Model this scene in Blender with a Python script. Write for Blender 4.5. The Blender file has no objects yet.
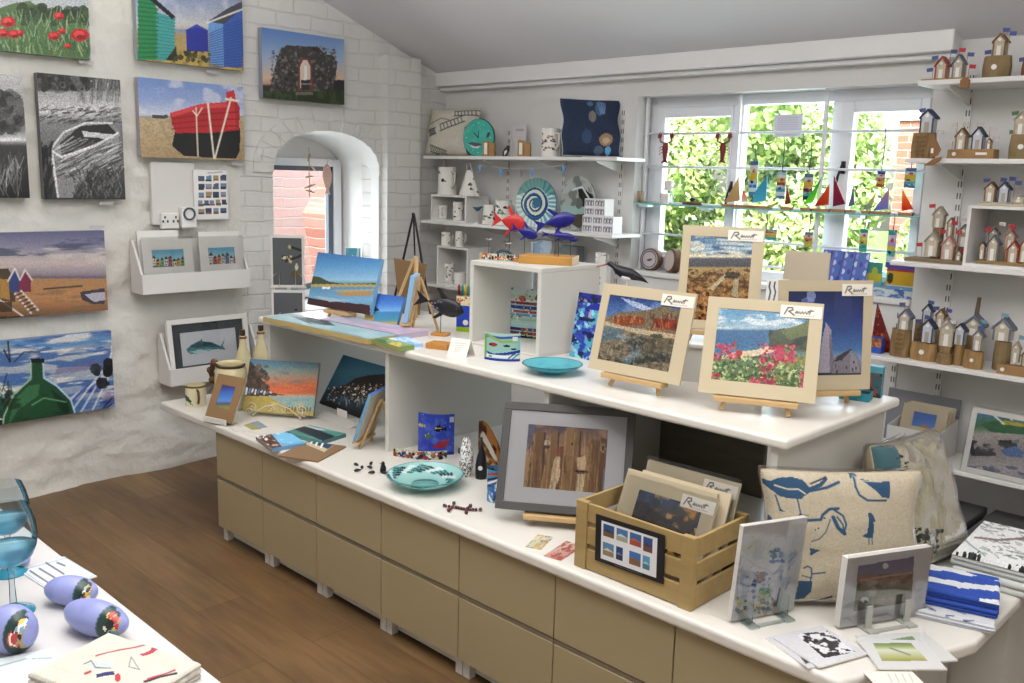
import bpy, math, random
import numpy as np
from mathutils import Vector, Matrix, Euler, noise as mnoise
PI = math.pi
rnd = random.Random(7)
SC = bpy.context.scene
COL = SC.collection

# ------------------------------------------------------------ camera
FPX = 922.557; YAW, PITCH, ROLL = 0.7681785, 0.1780345, 0.0269030
EYE = Vector((0, 0, 1.65))
_f = Vector((-math.sin(YAW)*math.cos(PITCH), math.cos(YAW)*math.cos(PITCH), -math.sin(PITCH)))
_r0 = Vector((math.cos(YAW), math.sin(YAW), 0)); _u0 = _r0.cross(_f)
_r = math.cos(ROLL)*_r0 + math.sin(ROLL)*_u0
_u = -math.sin(ROLL)*_r0 + math.cos(ROLL)*_u0
cam = bpy.data.objects.new('camera', bpy.data.cameras.new('camera'))
COL.objects.link(cam)
cam.data.sensor_width = 36; cam.data.lens = 36*FPX/1024; cam.data.clip_start = .02
cam.matrix_world = Matrix((( _r.x, _u.x, -_f.x, EYE.x), (_r.y, _u.y, -_f.y, EYE.y), (_r.z, _u.z, -_f.z, EYE.z), (0, 0, 0, 1)))
SC.camera = cam

def P(px, py, x=None, y=None, z=None):
    """point of the room seen at a place of the photograph, on one known plane"""
    d = _f + _r*((px-512)/FPX) - _u*((py-341.5)/FPX)
    t = (z-EYE.z)/d.z if z is not None else (y-EYE.y)/d.y if y is not None else (x-EYE.x)/d.x
    return EYE + t*d
def PJ(p):
    d = Vector(p)-EYE; k = d.dot(_f)
    return 512+FPX*d.dot(_r)/k, 341.5-FPX*d.dot(_u)/k

# ------------------------------------------------------------ colour + materials
def lin(c): return c/12.92 if c <= .04045 else ((c+.055)/1.055)**2.4
def hx(h): h = h.lstrip('#'); return [int(h[i:i+2], 16)/255 for i in (0, 2, 4)]
def LC(h, k=1.0):
    return tuple(min(.93, lin(c)*k) for c in hx(h)) + (1,)
_m = {}
def mat(name, color, rough=.5, metal=0, var=0, vscale=20, bump=0, bscale=60, spec=.5, k=1.0, stretch=None, coat=0, alpha=1, trans=0, emit=0, ior=1.45):
    if name in _m: return _m[name]
    m = bpy.data.materials.new(name); m.use_nodes = True
    nt = m.node_tree; b = nt.nodes['Principled BSDF']; L = nt.links
    c = LC(color, k) if isinstance(color, str) else color
    b.inputs['Base Color'].default_value = c; b.inputs['Roughness'].default_value = rough
    b.inputs['Metallic'].default_value = metal; b.inputs['Specular IOR Level'].default_value = spec
    b.inputs['Coat Weight'].default_value = coat; b.inputs['Alpha'].default_value = alpha
    b.inputs['Transmission Weight'].default_value = trans; b.inputs['IOR'].default_value = ior
    tc = nt.nodes.new('ShaderNodeTexCoord'); mp = nt.nodes.new('ShaderNodeMapping')
    L.new(tc.outputs['Object'], mp.inputs['Vector'])
    if stretch: mp.inputs['Scale'].default_value = stretch
    if var:
        n = nt.nodes.new('ShaderNodeTexNoise'); n.inputs['Scale'].default_value = vscale; n.inputs['Detail'].default_value = 5
        L.new(mp.outputs[0], n.inputs['Vector'])
        r = nt.nodes.new('ShaderNodeMapRange'); r.inputs['From Min'].default_value = .3; r.inputs['From Max'].default_value = .7
        r.inputs['To Min'].default_value = 1-var; r.inputs['To Max'].default_value = 1+var
        L.new(n.outputs['Fac'], r.inputs['Value'])
        mx = nt.nodes.new('ShaderNodeVectorMath'); mx.operation = 'SCALE'
        mx.inputs[0].default_value = c[:3]; L.new(r.outputs[0], mx.inputs['Scale'])
        L.new(mx.outputs[0], b.inputs['Base Color'])
    if bump:
        n = nt.nodes.new('ShaderNodeTexNoise'); n.inputs['Scale'].default_value = bscale; n.inputs['Detail'].default_value = 4
        L.new(mp.outputs[0], n.inputs['Vector'])
        bp = nt.nodes.new('ShaderNodeBump'); bp.inputs['Strength'].default_value = bump; bp.inputs['Distance'].default_value = .01
        L.new(n.outputs['Fac'], bp.inputs['Height']); L.new(bp.outputs[0], b.inputs['Normal'])
    if emit:
        b.inputs['Emission Color'].default_value = c; b.inputs['Emission Strength'].default_value = emit
    _m[name] = m
    return m
def glass(name, color, clear=.6, rough=.05):
    """thin clear or tinted glass / cellophane"""
    if name in _m: return _m[name]
    m = bpy.data.materials.new(name); m.use_nodes = True; nt = m.node_tree; L = nt.links
    nt.nodes.remove(nt.nodes['Principled BSDF']); out = nt.nodes['Material Output']
    t = nt.nodes.new('ShaderNodeBsdfTransparent'); c = LC(color); t.inputs[0].default_value = c
    if clear > .8: p = nt.nodes.new('ShaderNodeBsdfGlossy'); p.inputs['Roughness'].default_value = rough
    else:
        p = nt.nodes.new('ShaderNodeBsdfPrincipled'); p.inputs['Base Color'].default_value = c
        p.inputs['Roughness'].default_value = rough; p.inputs['Coat Weight'].default_value = .3
    fr = nt.nodes.new('ShaderNodeFresnel'); fr.inputs[0].default_value = 1.4 if clear <= .8 else 1.25
    mr = nt.nodes.new('ShaderNodeMapRange'); mr.inputs['To Min'].default_value = (1-clear) if clear <= .8 else (1-clear)*.3; mr.inputs['To Max'].default_value = 1
    L.new(fr.outputs[0], mr.inputs['Value'])
    mx = nt.nodes.new('ShaderNodeMixShader'); L.new(mr.outputs[0], mx.inputs[0])
    L.new(t.outputs[0], mx.inputs[1]); L.new(p.outputs[0], mx.inputs[2]); L.new(mx.outputs[0], out.inputs['Surface'])
    _m[name] = m
    return m
def artmat(name='painted_art', rough=.5, clear=0, bump=0):
    if name in _m: return _m[name]
    m = bpy.data.materials.new(name); m.use_nodes = True; nt = m.node_tree; L = nt.links
    p = nt.nodes['Principled BSDF']; a = nt.nodes.new('ShaderNodeVertexColor'); a.layer_name = 'Col'
    L.new(a.outputs[0], p.inputs['Base Color']); p.inputs['Roughness'].default_value = rough
    if bump:
        n = nt.nodes.new('ShaderNodeTexNoise'); n.inputs['Scale'].default_value = 220
        bp = nt.nodes.new('ShaderNodeBump'); bp.inputs['Strength'].default_value = bump; bp.inputs['Distance'].default_value = .004
        L.new(n.outputs['Fac'], bp.inputs['Height']); L.new(bp.outputs[0], p.inputs['Normal'])
    if clear:
        out = nt.nodes['Material Output']; t = nt.nodes.new('ShaderNodeBsdfTransparent'); L.new(a.outputs[0], t.inputs[0])
        mx = nt.nodes.new('ShaderNodeMixShader'); mx.inputs[0].default_value = 1-clear
        L.new(t.outputs[0], mx.inputs[1]); L.new(p.outputs[0], mx.inputs[2]); L.new(mx.outputs[0], out.inputs['Surface'])
    _m[name] = m
    return m
ART = artmat(); ARTGLOSS = artmat('glossy_print', .2); ARTCLOTH = artmat('printed_cloth', .85, bump=.4); ARTGLASS = artmat('fused_glass', .08, clear=.35)

# ------------------------------------------------------------ mesh building
class MB:
    def __init__(s): s.v = []; s.f = []; s.m = []; s.c = []; s.hasc = False
    def add(s, vs, fs, mi=0, T=None, cols=None):
        o = len(s.v)
        s.v += [tuple(T @ Vector(v)) for v in vs] if T is not None else [tuple(v) for v in vs]
        s.f += [tuple(i+o for i in f) for f in fs]
        s.m += [mi]*len(fs)
        if cols is not None: s.hasc = True
        s.c += list(cols) if cols is not None else [(1, 1, 1)]*len(fs)
        return s
    def box(s, x0, x1, y0, y1, z0, z1, mi=0, T=None):
        vs = [(x0,y0,z0),(x1,y0,z0),(x1,y1,z0),(x0,y1,z0),(x0,y0,z1),(x1,y0,z1),(x1,y1,z1),(x0,y1,z1)]
        return s.add(vs, [(0,3,2,1),(4,5,6,7),(0,1,5,4),(1,2,6,5),(2,3,7,6),(3,0,4,7)], mi, T)
    def prism(s, pts, d0, d1, ax='y', mi=0, T=None):
        n = len(pts)
        a = sum(pts[i][0]*pts[(i+1) % n][1]-pts[(i+1) % n][0]*pts[i][1] for i in range(n))
        if a < 0: pts = pts[::-1]
        g = {'y': lambda p, d: (p[0], d, p[1]), 'x': lambda p, d: (d, p[0], p[1]), 'z': lambda p, d: (p[0], p[1], d)}[ax]
        vs = [g(p, d0) for p in pts]+[g(p, d1) for p in pts]
        fs = [tuple(range(n)), tuple(range(2*n-1, n-1, -1))]
        fs += [(i+n, (i+1) % n+n, (i+1) % n, i) for i in range(n)]
        if ax != 'y': fs = [tuple(reversed(f)) for f in fs]
        return s.add(vs, fs, mi, T)
    def loft(s, rings, mi=0, T=None, caps=True, closed=True):
        n = len(rings[0]); vs = [p for r in rings for p in r]; fs = []
        for k in range(len(rings)-1):
            for i in range(n if closed else n-1):
                j = (i+1) % n
                fs.append((k*n+i, k*n+j, (k+1)*n+j, (k+1)*n+i))
        if caps: fs += [tuple(reversed(range(n))), tuple(range((len(rings)-1)*n, len(rings)*n))]
        return s.add(vs, fs, mi, T)
    def tube(s, pts, r, n=8, mi=0, T=None, caps=True):
        pts = [Vector(p) for p in pts]; rs = r if isinstance(r, (list, tuple)) else [r]*len(pts)
        rings = []; prev = None
        for i, p in enumerate(pts):
            d = (pts[min(i+1, len(pts)-1)]-pts[max(i-1, 0)]).normalized()
            if prev is None:
                a = Vector((0, 0, 1)) if abs(d.z) < .9 else Vector((1, 0, 0)); x = d.cross(a).normalized()
            else: x = (prev-d*prev.dot(d)).normalized()
            prev = x; y = d.cross(x)
            rings.append([p+rs[i]*(math.cos(2*PI*k/n)*x+math.sin(2*PI*k/n)*y) for k in range(n)])
        return s.loft(rings, mi, T, caps)
    def lathe(s, prof, n=24, mi=0, c=(0, 0, 0), T=None, caps=True):
        rings = [[(c[0]+r*math.cos(2*PI*k/n), c[1]+r*math.sin(2*PI*k/n), c[2]+z) for k in range(n)] for r, z in prof]
        return s.loft(rings, mi, T, caps)
    def blob(s, secs, n=12, mi=0, T=None):
        """body lofted along x from sections (x, zc, rz, ry)"""
        return s.loft([[(x, ry*math.cos(2*PI*k/n), zc+rz*math.sin(2*PI*k/n)) for k in range(n)] for x, zc, rz, ry in secs], mi, T)
    def ball(s, c, r, n=12, mi=0, sc=(1, 1, 1), T=None):
        m = n//2
        pr = [(r*math.sin(PI*i/m), -r*math.cos(PI*i/m)) for i in range(m+1)]
        pr[0] = (r*.02, -r); pr[-1] = (r*.02, r)
        rings = [[(c[0]+sc[0]*a*math.cos(2*PI*k/n), c[1]+sc[1]*a*math.sin(2*PI*k/n), c[2]+sc[2]*z) for k in range(n)] for a, z in pr]
        return s.loft(rings, mi, T)
    def build(s, name, mats, parent=None, smooth=False, bevel=0, seg=2, label=None, loc=None):
        me = bpy.data.meshes.new(name); me.from_pydata(s.v, [], s.f)
        mats = mats if isinstance(mats, (list, tuple)) else [mats]
        for m in mats: me.materials.append(m)
        me.polygons.foreach_set('material_index', s.m)
        if smooth: me.polygons.foreach_set('use_smooth', [True]*len(s.f))
        if s.hasc:
            at = me.color_attributes.new('Col', 'FLOAT_COLOR', 'CORNER')
            tot = np.array([len(f) for f in s.f]); c = np.ones((len(s.f), 4), np.float32); c[:, :3] = np.array(s.c, np.float32)
            at.data.foreach_set('color', np.repeat(c, tot, axis=0).ravel())
        me.update()
        o = bpy.data.objects.new(name, me); COL.objects.link(o)
        if loc is not None: o.location = loc
        if parent: o.parent = parent
        if bevel:
            b = o.modifiers.new('bevel', 'BEVEL'); b.width = bevel; b.segments = seg; b.limit_method = 'ANGLE'; b.angle_limit = .7
        if label: o['label'] = label
        return o
def thing(name, label, cat, loc=(0, 0, 0), rz=0, group=None, rx=0, ry=0):
    o = bpy.data.objects.new(name, None); COL.objects.link(o); o.empty_display_size = .05
    o.location = loc; o.rotation_euler = (rx, ry, rz)
    return tag(o, label, cat, group)
def tag(o, label, cat, group=None):
    o['label'] = label; o['category'] = cat
    if group: o['group'] = group
    return o
def struct(name, mb, m, **k):
    o = mb.build(name, m, **k); o['kind'] = 'structure'; return o
def copy_tree(o, parent=None):
    c = o.copy(); COL.objects.link(c)
    if parent: c.parent = parent
    for ch in list(o.children): copy_tree(ch, c)
    return c
def TR(x=0, y=0, z=0, rz=0, rx=0, ry=0, s=1):
    return Matrix.Translation((x, y, z)) @ Euler((rx, ry, rz)).to_matrix().to_4x4() @ Matrix.Scale(s, 4)

# ------------------------------------------------------------ pictures painted in code (colour per small facet)
NR = np.random.RandomState(11)
AK = 1.08
def vnoise(h, w, sx, sy, seed=None):
    R = np.random.RandomState(seed) if seed is not None else NR
    out = np.zeros((h, w)); amp = 1; tot = 0
    for o in range(4):
        gx = max(2, int(sx*2**o)+2); gy = max(2, int(sy*2**o)+2)
        g = R.rand(gy, gx)
        X = np.linspace(0, gx-1.001, w); Y = np.linspace(0, gy-1.001, h)
        xi = X.astype(int); yi = Y.astype(int); fx = X-xi; fy = (Y-yi)[:, None]
        fx = fx*fx*(3-2*fx); fy = fy*fy*(3-2*fy)
        a = g[yi][:, xi]*(1-fx)+g[yi][:, xi+1]*fx; b = g[yi+1][:, xi]*(1-fx)+g[yi+1][:, xi+1]*fx
        out += amp*(a*(1-fy)+b*fy); tot += amp; amp *= .55
    return out/tot
class Pic:
    def __init__(s, w, h, c='#ffffff'):
        s.w, s.h = w, h; s.a = np.ones((h, w, 3))*np.array(hx(c))
        s.X, s.Y = np.meshgrid((np.arange(w)+.5)/w, (np.arange(h)+.5)/h)
    px = False
    def put(s, mask, c, al=1.0):
        m = (np.clip(mask, 0, 1)*al)[..., None]; s.a = s.a*(1-m)+np.array(hx(c) if isinstance(c, str) else c)*m; return s
    def grad(s, st, region=None):
        vs = [q[0] for q in st]; cs = np.array([hx(q[1]) for q in st])
        col = np.stack([np.interp(s.Y, vs, cs[:, i]) for i in range(3)], -1)
        if region is None: s.a = col
        else: s.a = np.where(region[..., None], col, s.a)
        return s
    def box(s, u0, u1, v0, v1): return (s.X >= u0) & (s.X <= u1) & (s.Y >= v0) & (s.Y <= v1)
    def rect(s, u0, u1, v0, v1, c, al=1): return s.put(s.box(u0, u1, v0, v1)*1., c, al)
    def pm(s, pts):
        m = np.zeros((s.h, s.w), bool); n = len(pts)
        for i in range(n):
            x1, y1 = pts[i]; x2, y2 = pts[(i+1) % n]
            if y1 == y2: continue
            c = ((y1 > s.Y) != (y2 > s.Y)) & (s.X < (x2-x1)*(s.Y-y1)/(y2-y1)+x1); m ^= c
        return m
    def poly(s, pts, c, al=1): return s.put(s.pm(pts)*1., c, al)
    def ell(s, cx, cy, rx, ry, c, al=1): return s.put((((s.X-cx)/rx)**2+((s.Y-cy)/ry)**2 <= 1)*1., c, al)
    def line(s, pts, wd, c, al=1):
        A = 1 if s.px else s.w/s.h; S = 1 if s.px else s.h; m = np.zeros((s.h, s.w))
        for (x1, y1), (x2, y2) in zip(pts[:-1], pts[1:]):
            dx, dy = (x2-x1)*A, y2-y1; L = dx*dx+dy*dy+1e-9
            t = np.clip((((s.X-x1)*A)*dx+(s.Y-y1)*dy)/L, 0, 1)
            d = np.hypot((s.X-x1)*A-t*dx, s.Y-y1-t*dy); m = np.maximum(m, np.clip((wd-d)*S+.5, 0, 1))
        return s.put(m, c, al)
    def noise(s, c, sx, sy, lo=.5, hi=.6, al=1, region=None, seed=None):
        n = np.clip((vnoise(s.h, s.w, sx, sy, seed)-lo)/(hi-lo), 0, 1)
        if region is not None: n = n*region
        return s.put(n, c, al)
    def grain(s, amt, region=None):
        g = 1+amt*(NR.rand(s.h, s.w, 1)-.5)*2
        if region is not None: g = np.where(region[..., None], g, 1)
        s.a = np.clip(s.a*g, 0, 1); return s
    def dots(s, n, cs, r, box, al=1, asp=1):
        for i in range(n):
            u = box[0]+(box[1]-box[0])*NR.rand(); v = box[2]+(box[3]-box[2])*NR.rand(); q = r*(.5+NR.rand())
            s.ell(u, v, q*(1 if s.px else s.h/s.w)*asp, q, cs[NR.randint(len(cs))], al)
        return s
    def strokes(s, n, cs, ln, wd, box, ang=(0, PI), al=.9):
        for i in range(n):
            u = box[0]+(box[1]-box[0])*NR.rand(); v = box[2]+(box[3]-box[2])*NR.rand(); a = ang[0]+(ang[1]-ang[0])*NR.rand()
            q = ln*(.5+NR.rand()); s.line([(u, v), (u+q*math.cos(a)*(1 if s.px else s.h/s.w), v-q*math.sin(a))], wd, cs[NR.randint(len(cs))], al)
        return s
    def cols(s):
        a = s.a; g = a.mean(-1, keepdims=True); a = np.clip(g+(a-g)*.86, 0, 1); l = np.where(a <= .04045, a/12.92, ((a+.055)/1.055)**2.4)*AK
        return np.clip(l, 0, .92)
def view(M, w, h, flat=False, x=0, z=0, dens=1.15, c='#ffffff', y=0):
    """a picture for the panel w x h in frame M, its facets sized to what the eye resolves; drawn in photograph units"""
    loc = (lambda u, v: (x+(u-.5)*w, (.5-v)*h, z)) if flat else (lambda u, v: (x+(u-.5)*w, y, z+(1-v)*h))
    cs = [PJ(M @ Vector(loc(u, v))) for u, v in ((0, 0), (1, 0), (1, 1), (0, 1))]
    d = lambda a, b: math.hypot(a[0]-b[0], a[1]-b[1])
    nw = max(3, min(220, int(dens*max(d(cs[0], cs[1]), d(cs[3], cs[2]))))); nh = max(3, min(220, int(dens*max(d(cs[0], cs[3]), d(cs[1], cs[2])))))
    p = Pic(nw, nh, c); p.px = True; X = np.zeros((nh, nw)); Y = np.zeros((nh, nw))
    M4 = np.array(M); A0 = M4 @ np.array([*loc(0, 0), 1]); U = M4 @ np.array([*loc(1, 0), 1])-A0; V = M4 @ np.array([*loc(0, 1), 1])-A0
    uu = ((np.arange(nw)+.5)/nw)[None, :, None]; vv = ((np.arange(nh)+.5)/nh)[:, None, None]
    W = (A0+uu*U+vv*V)[..., :3]-np.array(EYE); k = W @ np.array(_f)
    p.X = 512+FPX*(W @ np.array(_r))/k; p.Y = 341.5-FPX*(W @ np.array(_u))/k
    return p
def art_grid(mb, pic, fn, mi=0):
    """facets coloured by pic on the surface fn(u, v) with v downwards"""
    h, w = pic.h, pic.w
    vs = [fn(i/w, j/h) for j in range(h+1) for i in range(w+1)]
    fs = [(j*(w+1)+i, (j+1)*(w+1)+i, (j+1)*(w+1)+i+1, j*(w+1)+i+1) for j in range(h) for i in range(w)]
    return mb.add(vs, fs, mi, None, [tuple(c) for c in pic.cols().reshape(-1, 3)])
def art_slab(name, pic, w, h, t, parent=None, edge=None, art=None, x=0, y=0, z=0, label=None, loc=None, wrap=False):
    """panel with the picture on its -y face, lower edge centred on x, z"""
    mb = MB(); art_grid(mb, pic, lambda u, v: (x+(u-.5)*w, y, z+(1-v)*h))
    x0, x1 = x-w/2, x+w/2
    vs = [(x0,y,z),(x1,y,z),(x1,y,z+h),(x0,y,z+h),(x0,y+t,z),(x1,y+t,z),(x1,y+t,z+h),(x0,y+t,z+h)]
    fs = [(0,4,5,1),(1,5,6,2),(2,6,7,3),(3,7,4,0),(4,7,6,5)]
    if wrap:                                    # the painting runs on round the canvas edges
        c = pic.cols(); q = [c[-1].mean(0), c[:, -1].mean(0), c[0].mean(0), c[:, 0].mean(0), (.6, .55, .45)]
        mb.add(vs, fs, 0, None, [tuple(k) for k in q])
    else: mb.add(vs, fs, 1)
    return mb.build(name, [art or ART, edge or WHITE], parent, label=label, loc=loc)
def flat_slab(name, pic, w, d, t, parent=None, edge=None, art=None, loc=None, wrap=False):
    """panel lying flat, picture on top, centred; top of picture towards +y"""
    mb = MB(); art_grid(mb, pic, lambda u, v: ((u-.5)*w, (.5-v)*d, t))
    x0, x1, y0, y1 = -w/2, w/2, -d/2, d/2
    vs = [(x0,y0,0),(x1,y0,0),(x1,y1,0),(x0,y1,0),(x0,y0,t),(x1,y0,t),(x1,y1,t),(x0,y1,t)]
    fs = [(0,3,2,1),(0,1,5,4),(1,2,6,5),(2,3,7,6),(3,0,4,7)]
    if wrap:
        c = pic.cols(); q = [(.6, .55, .45), c[-1].mean(0), c[:, -1].mean(0), c[0].mean(0), c[:, 0].mean(0)]
        mb.add(vs, fs, 0, None, [tuple(k) for k in q])
    else: mb.add(vs, fs, 1)
    return mb.build(name, [art or ART, edge or WHITE], parent, loc=loc)
def fit(bl, br, tl, z, lean=None, show=''):
    """base middle, yaw, width, height, backward lean of a panel standing with its lower edge at height z"""
    A = P(*bl, z=z); B = P(*br, z=z); d = B-A; w = d.length; yaw = math.atan2(d.y, d.x)
    n = Vector((-d.y, d.x, 0)).normalized()
    best = None
    for li in ([lean] if lean is not None else [math.radians(q*.5) for q in range(0, 80)]):
        for hi in range(20, 900, 4):
            h = hi/1000; T = A+Vector((0, 0, h*math.cos(li)))+n*h*math.sin(li); q = PJ(T)
            e = math.hypot(q[0]-tl[0], q[1]-tl[1])+math.degrees(li)*.01
            if best is None or e < best[0]: best = (e, h, li)
    if show: print('FIT', show, 'w %.3f h %.3f lean %.0f yaw %.0f err %.1f' % (w, best[1], math.degrees(best[2]), math.degrees(yaw), best[0]), tuple(round(q, 3) for q in (A+B)/2))
    return (A+B)/2, yaw, w, best[1], best[2]

WHITE = mat('white_paint', '#e4e2de', .45)
# ------------------------------------------------------------ the room
XW, YB = -4.8, 4.27
def ceil_z(y): return 2.27+.37*(YB-y) if y > 1.6 else 2.27+.37*(YB-1.6)-.3*(1.6-y)
plaster = mat('white_plaster', '#dcdad5', .8, bump=.25, bscale=14)
smooth_wall = mat('smooth_painted_wall', '#dfdedb', .75, bump=.08, bscale=30)
ceil_m = mat('ceiling_paint', '#dcdbde', .85)
trim_m = mat('trim_gloss', '#e6e6e4', .35)
upvc = mat('window_plastic', '#e8eaee', .3)

def floor_material():
    m = bpy.data.materials.new('oak_plank_floor'); m.use_nodes = True; nt = m.node_tree; L = nt.links; b = nt.nodes['Principled BSDF']
    tc = nt.nodes.new('ShaderNodeTexCoord')
    br = nt.nodes.new('ShaderNodeTexBrick'); br.inputs['Scale'].default_value = 1
    br.inputs['Brick Width'].default_value = 1.3; br.inputs['Row Height'].default_value = .19; br.inputs['Mortar Size'].default_value = .0015
    br.inputs['Color1'].default_value = LC('#7f6340', 1.0); br.inputs['Color2'].default_value = LC('#6b5033', 1.0); br.inputs['Mortar'].default_value = LC('#4e3820')
    br.offset = .37; br.inputs['Bias'].default_value = -.1
    L.new(tc.outputs['Object'], br.inputs['Vector'])
    mp = nt.nodes.new('ShaderNodeMapping'); mp.inputs['Scale'].default_value = (1.4, 16, 1); L.new(tc.outputs['Object'], mp.inputs['Vector'])
    n = nt.nodes.new('ShaderNodeTexNoise'); n.inputs['Scale'].default_value = 2.2; n.inputs['Detail'].default_value = 8; n.inputs['Roughness'].default_value = .65; L.new(mp.outputs[0], n.inputs['Vector'])
    n2 = nt.nodes.new('ShaderNodeTexNoise'); n2.inputs['Scale'].default_value = 1.7; n2.inputs['Detail'].default_value = 3
    mp2 = nt.nodes.new('ShaderNodeMapping'); mp2.inputs['Scale'].default_value = (1, 3, 1); L.new(tc.outputs['Object'], mp2.inputs['Vector']); L.new(mp2.outputs[0], n2.inputs['Vector'])
    ad = nt.nodes.new('ShaderNodeMath'); ad.operation = 'ADD'; L.new(n.outputs[0], ad.inputs[0]); L.new(n2.outputs[0], ad.inputs[1])
    r = nt.nodes.new('ShaderNodeMapRange'); r.inputs['From Min'].default_value = .7; r.inputs['From Max'].default_value = 1.3; r.inputs['To Min'].default_value = .62; r.inputs['To Max'].default_value = 1.32
    L.new(ad.outputs[0], r.inputs['Value'])
    sc = nt.nodes.new('ShaderNodeVectorMath'); sc.operation = 'SCALE'; L.new(br.outputs['Color'], sc.inputs[0]); L.new(r.outputs[0], sc.inputs['Scale'])
    L.new(sc.outputs[0], b.inputs['Base Color']); b.inputs['Roughness'].default_value = .45
    bp = nt.nodes.new('ShaderNodeBump'); bp.inputs['Strength'].default_value = .15; bp.inputs['Distance'].default_value = .002
    L.new(n.outputs[0], bp.inputs['Height']); L.new(bp.outputs[0], b.inputs['Normal'])
    return m
def brick_bump(name, color, axis='yz', w=.23, h=.085, c2=None, mort=None, strength=.6, dist=.012):
    m = bpy.data.materials.new(name); m.use_nodes = True; nt = m.node_tree; L = nt.links; b = nt.nodes['Principled BSDF']
    tc = nt.nodes.new('ShaderNodeTexCoord'); sp = nt.nodes.new('ShaderNodeSeparateXYZ'); cb = nt.nodes.new('ShaderNodeCombineXYZ')
    L.new(tc.outputs['Object'], sp.inputs[0]); L.new(sp.outputs['Y' if axis == 'yz' else 'X'], cb.inputs[0]); L.new(sp.outputs['Z'], cb.inputs[1])
    nz = nt.nodes.new('ShaderNodeTexNoise'); nz.inputs['Scale'].default_value = 5; L.new(tc.outputs['Object'], nz.inputs['Vector'])
    vs = nt.nodes.new('ShaderNodeVectorMath'); vs.operation = 'SCALE'; vs.inputs['Scale'].default_value = .03; L.new(nz.outputs['Color'], vs.inputs[0])
    va = nt.nodes.new('ShaderNodeVectorMath'); va.operation = 'ADD'; L.new(cb.outputs[0], va.inputs[0]); L.new(vs.outputs[0], va.inputs[1])
    br = nt.nodes.new('ShaderNodeTexBrick'); br.inputs['Scale'].default_value = 1; br.inputs['Brick Width'].default_value = w; br.inputs['Row Height'].default_value = h
    br.inputs['Mortar Size'].default_value = .006; br.inputs['Mortar Smooth'].default_value = .6
    br.inputs['Color1'].default_value = LC(color); br.inputs['Color2'].default_value = LC(c2 or color); br.inputs['Mortar'].default_value = LC(mort or color, .965)
    L.new(va.outputs[0], br.inputs['Vector']); L.new(br.outputs['Color'], b.inputs['Base Color'])
    n = nt.nodes.new('ShaderNodeTexNoise'); n.inputs['Scale'].default_value = 16; n.inputs['Detail'].default_value = 5; L.new(tc.outputs['Object'], n.inputs['Vector'])
    mm = nt.nodes.new('ShaderNodeMath'); mm.operation = 'MULTIPLY_ADD'; mm.inputs[1].default_value = -.8; L.new(br.outputs['Fac'], mm.inputs[0]); L.new(n.outputs[0], mm.inputs[2])
    bp = nt.nodes.new('ShaderNodeBump'); bp.inputs['Strength'].default_value = strength; bp.inputs['Distance'].default_value = dist
    L.new(mm.outputs[0], bp.inputs['Height']); L.new(bp.outputs[0], b.inputs['Normal']); b.inputs['Roughness'].default_value = .75
    return m
white_brick = brick_bump('white_painted_brick', '#dbdad6')
struct('floor', MB().box(-6, 1.6, -2, 4.6, -.1, 0), floor_material())

# left wall: rubble stretch (really uneven), then brick with the arched opening, then the corner
AY0, AY1, ASP, ATOP = 2.93, 3.70, 1.63, 1.885           # arch opening: sides, springing, crown
def rubble(y, z):
    q = Vector((y*2.2, z*4.2, .3)); a = mnoise.noise(q)*.019+mnoise.noise(q*3.1)*.014-abs(mnoise.noise(q*6.3))*.011+mnoise.noise(q*14)*.003
    edge = min(1, max(0, (2.72-y)/.5)); bul = .03*max(0, 1-z/.35) if z < .35 else 0
    return (a+bul*(.6+mnoise.noise(Vector((y*3, 1, 2)))))*edge
mb = MB(); ny, nz = 230, 170; Y0 = -1.2
vs = []
for j in range(nz+1):
    for i in range(ny+1):
        y = Y0+(2.72-Y0)*i/ny; z = ceil_z(y)*j/nz
        vs.append((XW+rubble(y, z), y, z))
mb.add(vs, [(j*(ny+1)+i, j*(ny+1)+i+1, (j+1)*(ny+1)+i+1, (j+1)*(ny+1)+i) for j in range(nz) for i in range(ny)])
mb.box(XW-.2, XW-.06, Y0, 2.72, 0, 2.5)
struct('wall_left', mb, mat('whitewashed_rubble', '#dad8d0', .85, var=.05, vscale=3, bump=.75, bscale=26), smooth=True)
mb = MB(); N = 28
cy, ry = (AY0+AY1)/2, (AY1-AY0)/2
arc = [(cy-ry*math.cos(PI*k/N), ASP+(ATOP-ASP)*math.sin(PI*k/N)**.8) for k in range(N+1)]
sill = .80
def wq(a, b): mb.add([(XW, a[0], a[1]), (XW, b[0], b[1]), (XW, b[0], ceil_z(b[0])), (XW, a[0], ceil_z(a[0]))], [(0, 1, 2, 3)])
for a, b in zip(arc[:-1], arc[1:]): wq(a, b)
mb.add([(XW, 2.72, 0), (XW, AY0, 0), (XW, AY0, ceil_z(AY0)), (XW, 2.72, ceil_z(2.72))], [(0, 1, 2, 3)])
mb.add([(XW, AY1, 0), (XW, YB, 0), (XW, YB, ceil_z(YB)), (XW, AY1, ceil_z(AY1))], [(0, 1, 2, 3)])
mb.add([(XW, AY0, 0), (XW, AY1, 0), (XW, AY1, sill), (XW, AY0, sill)], [(0, 1, 2, 3)])
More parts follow.
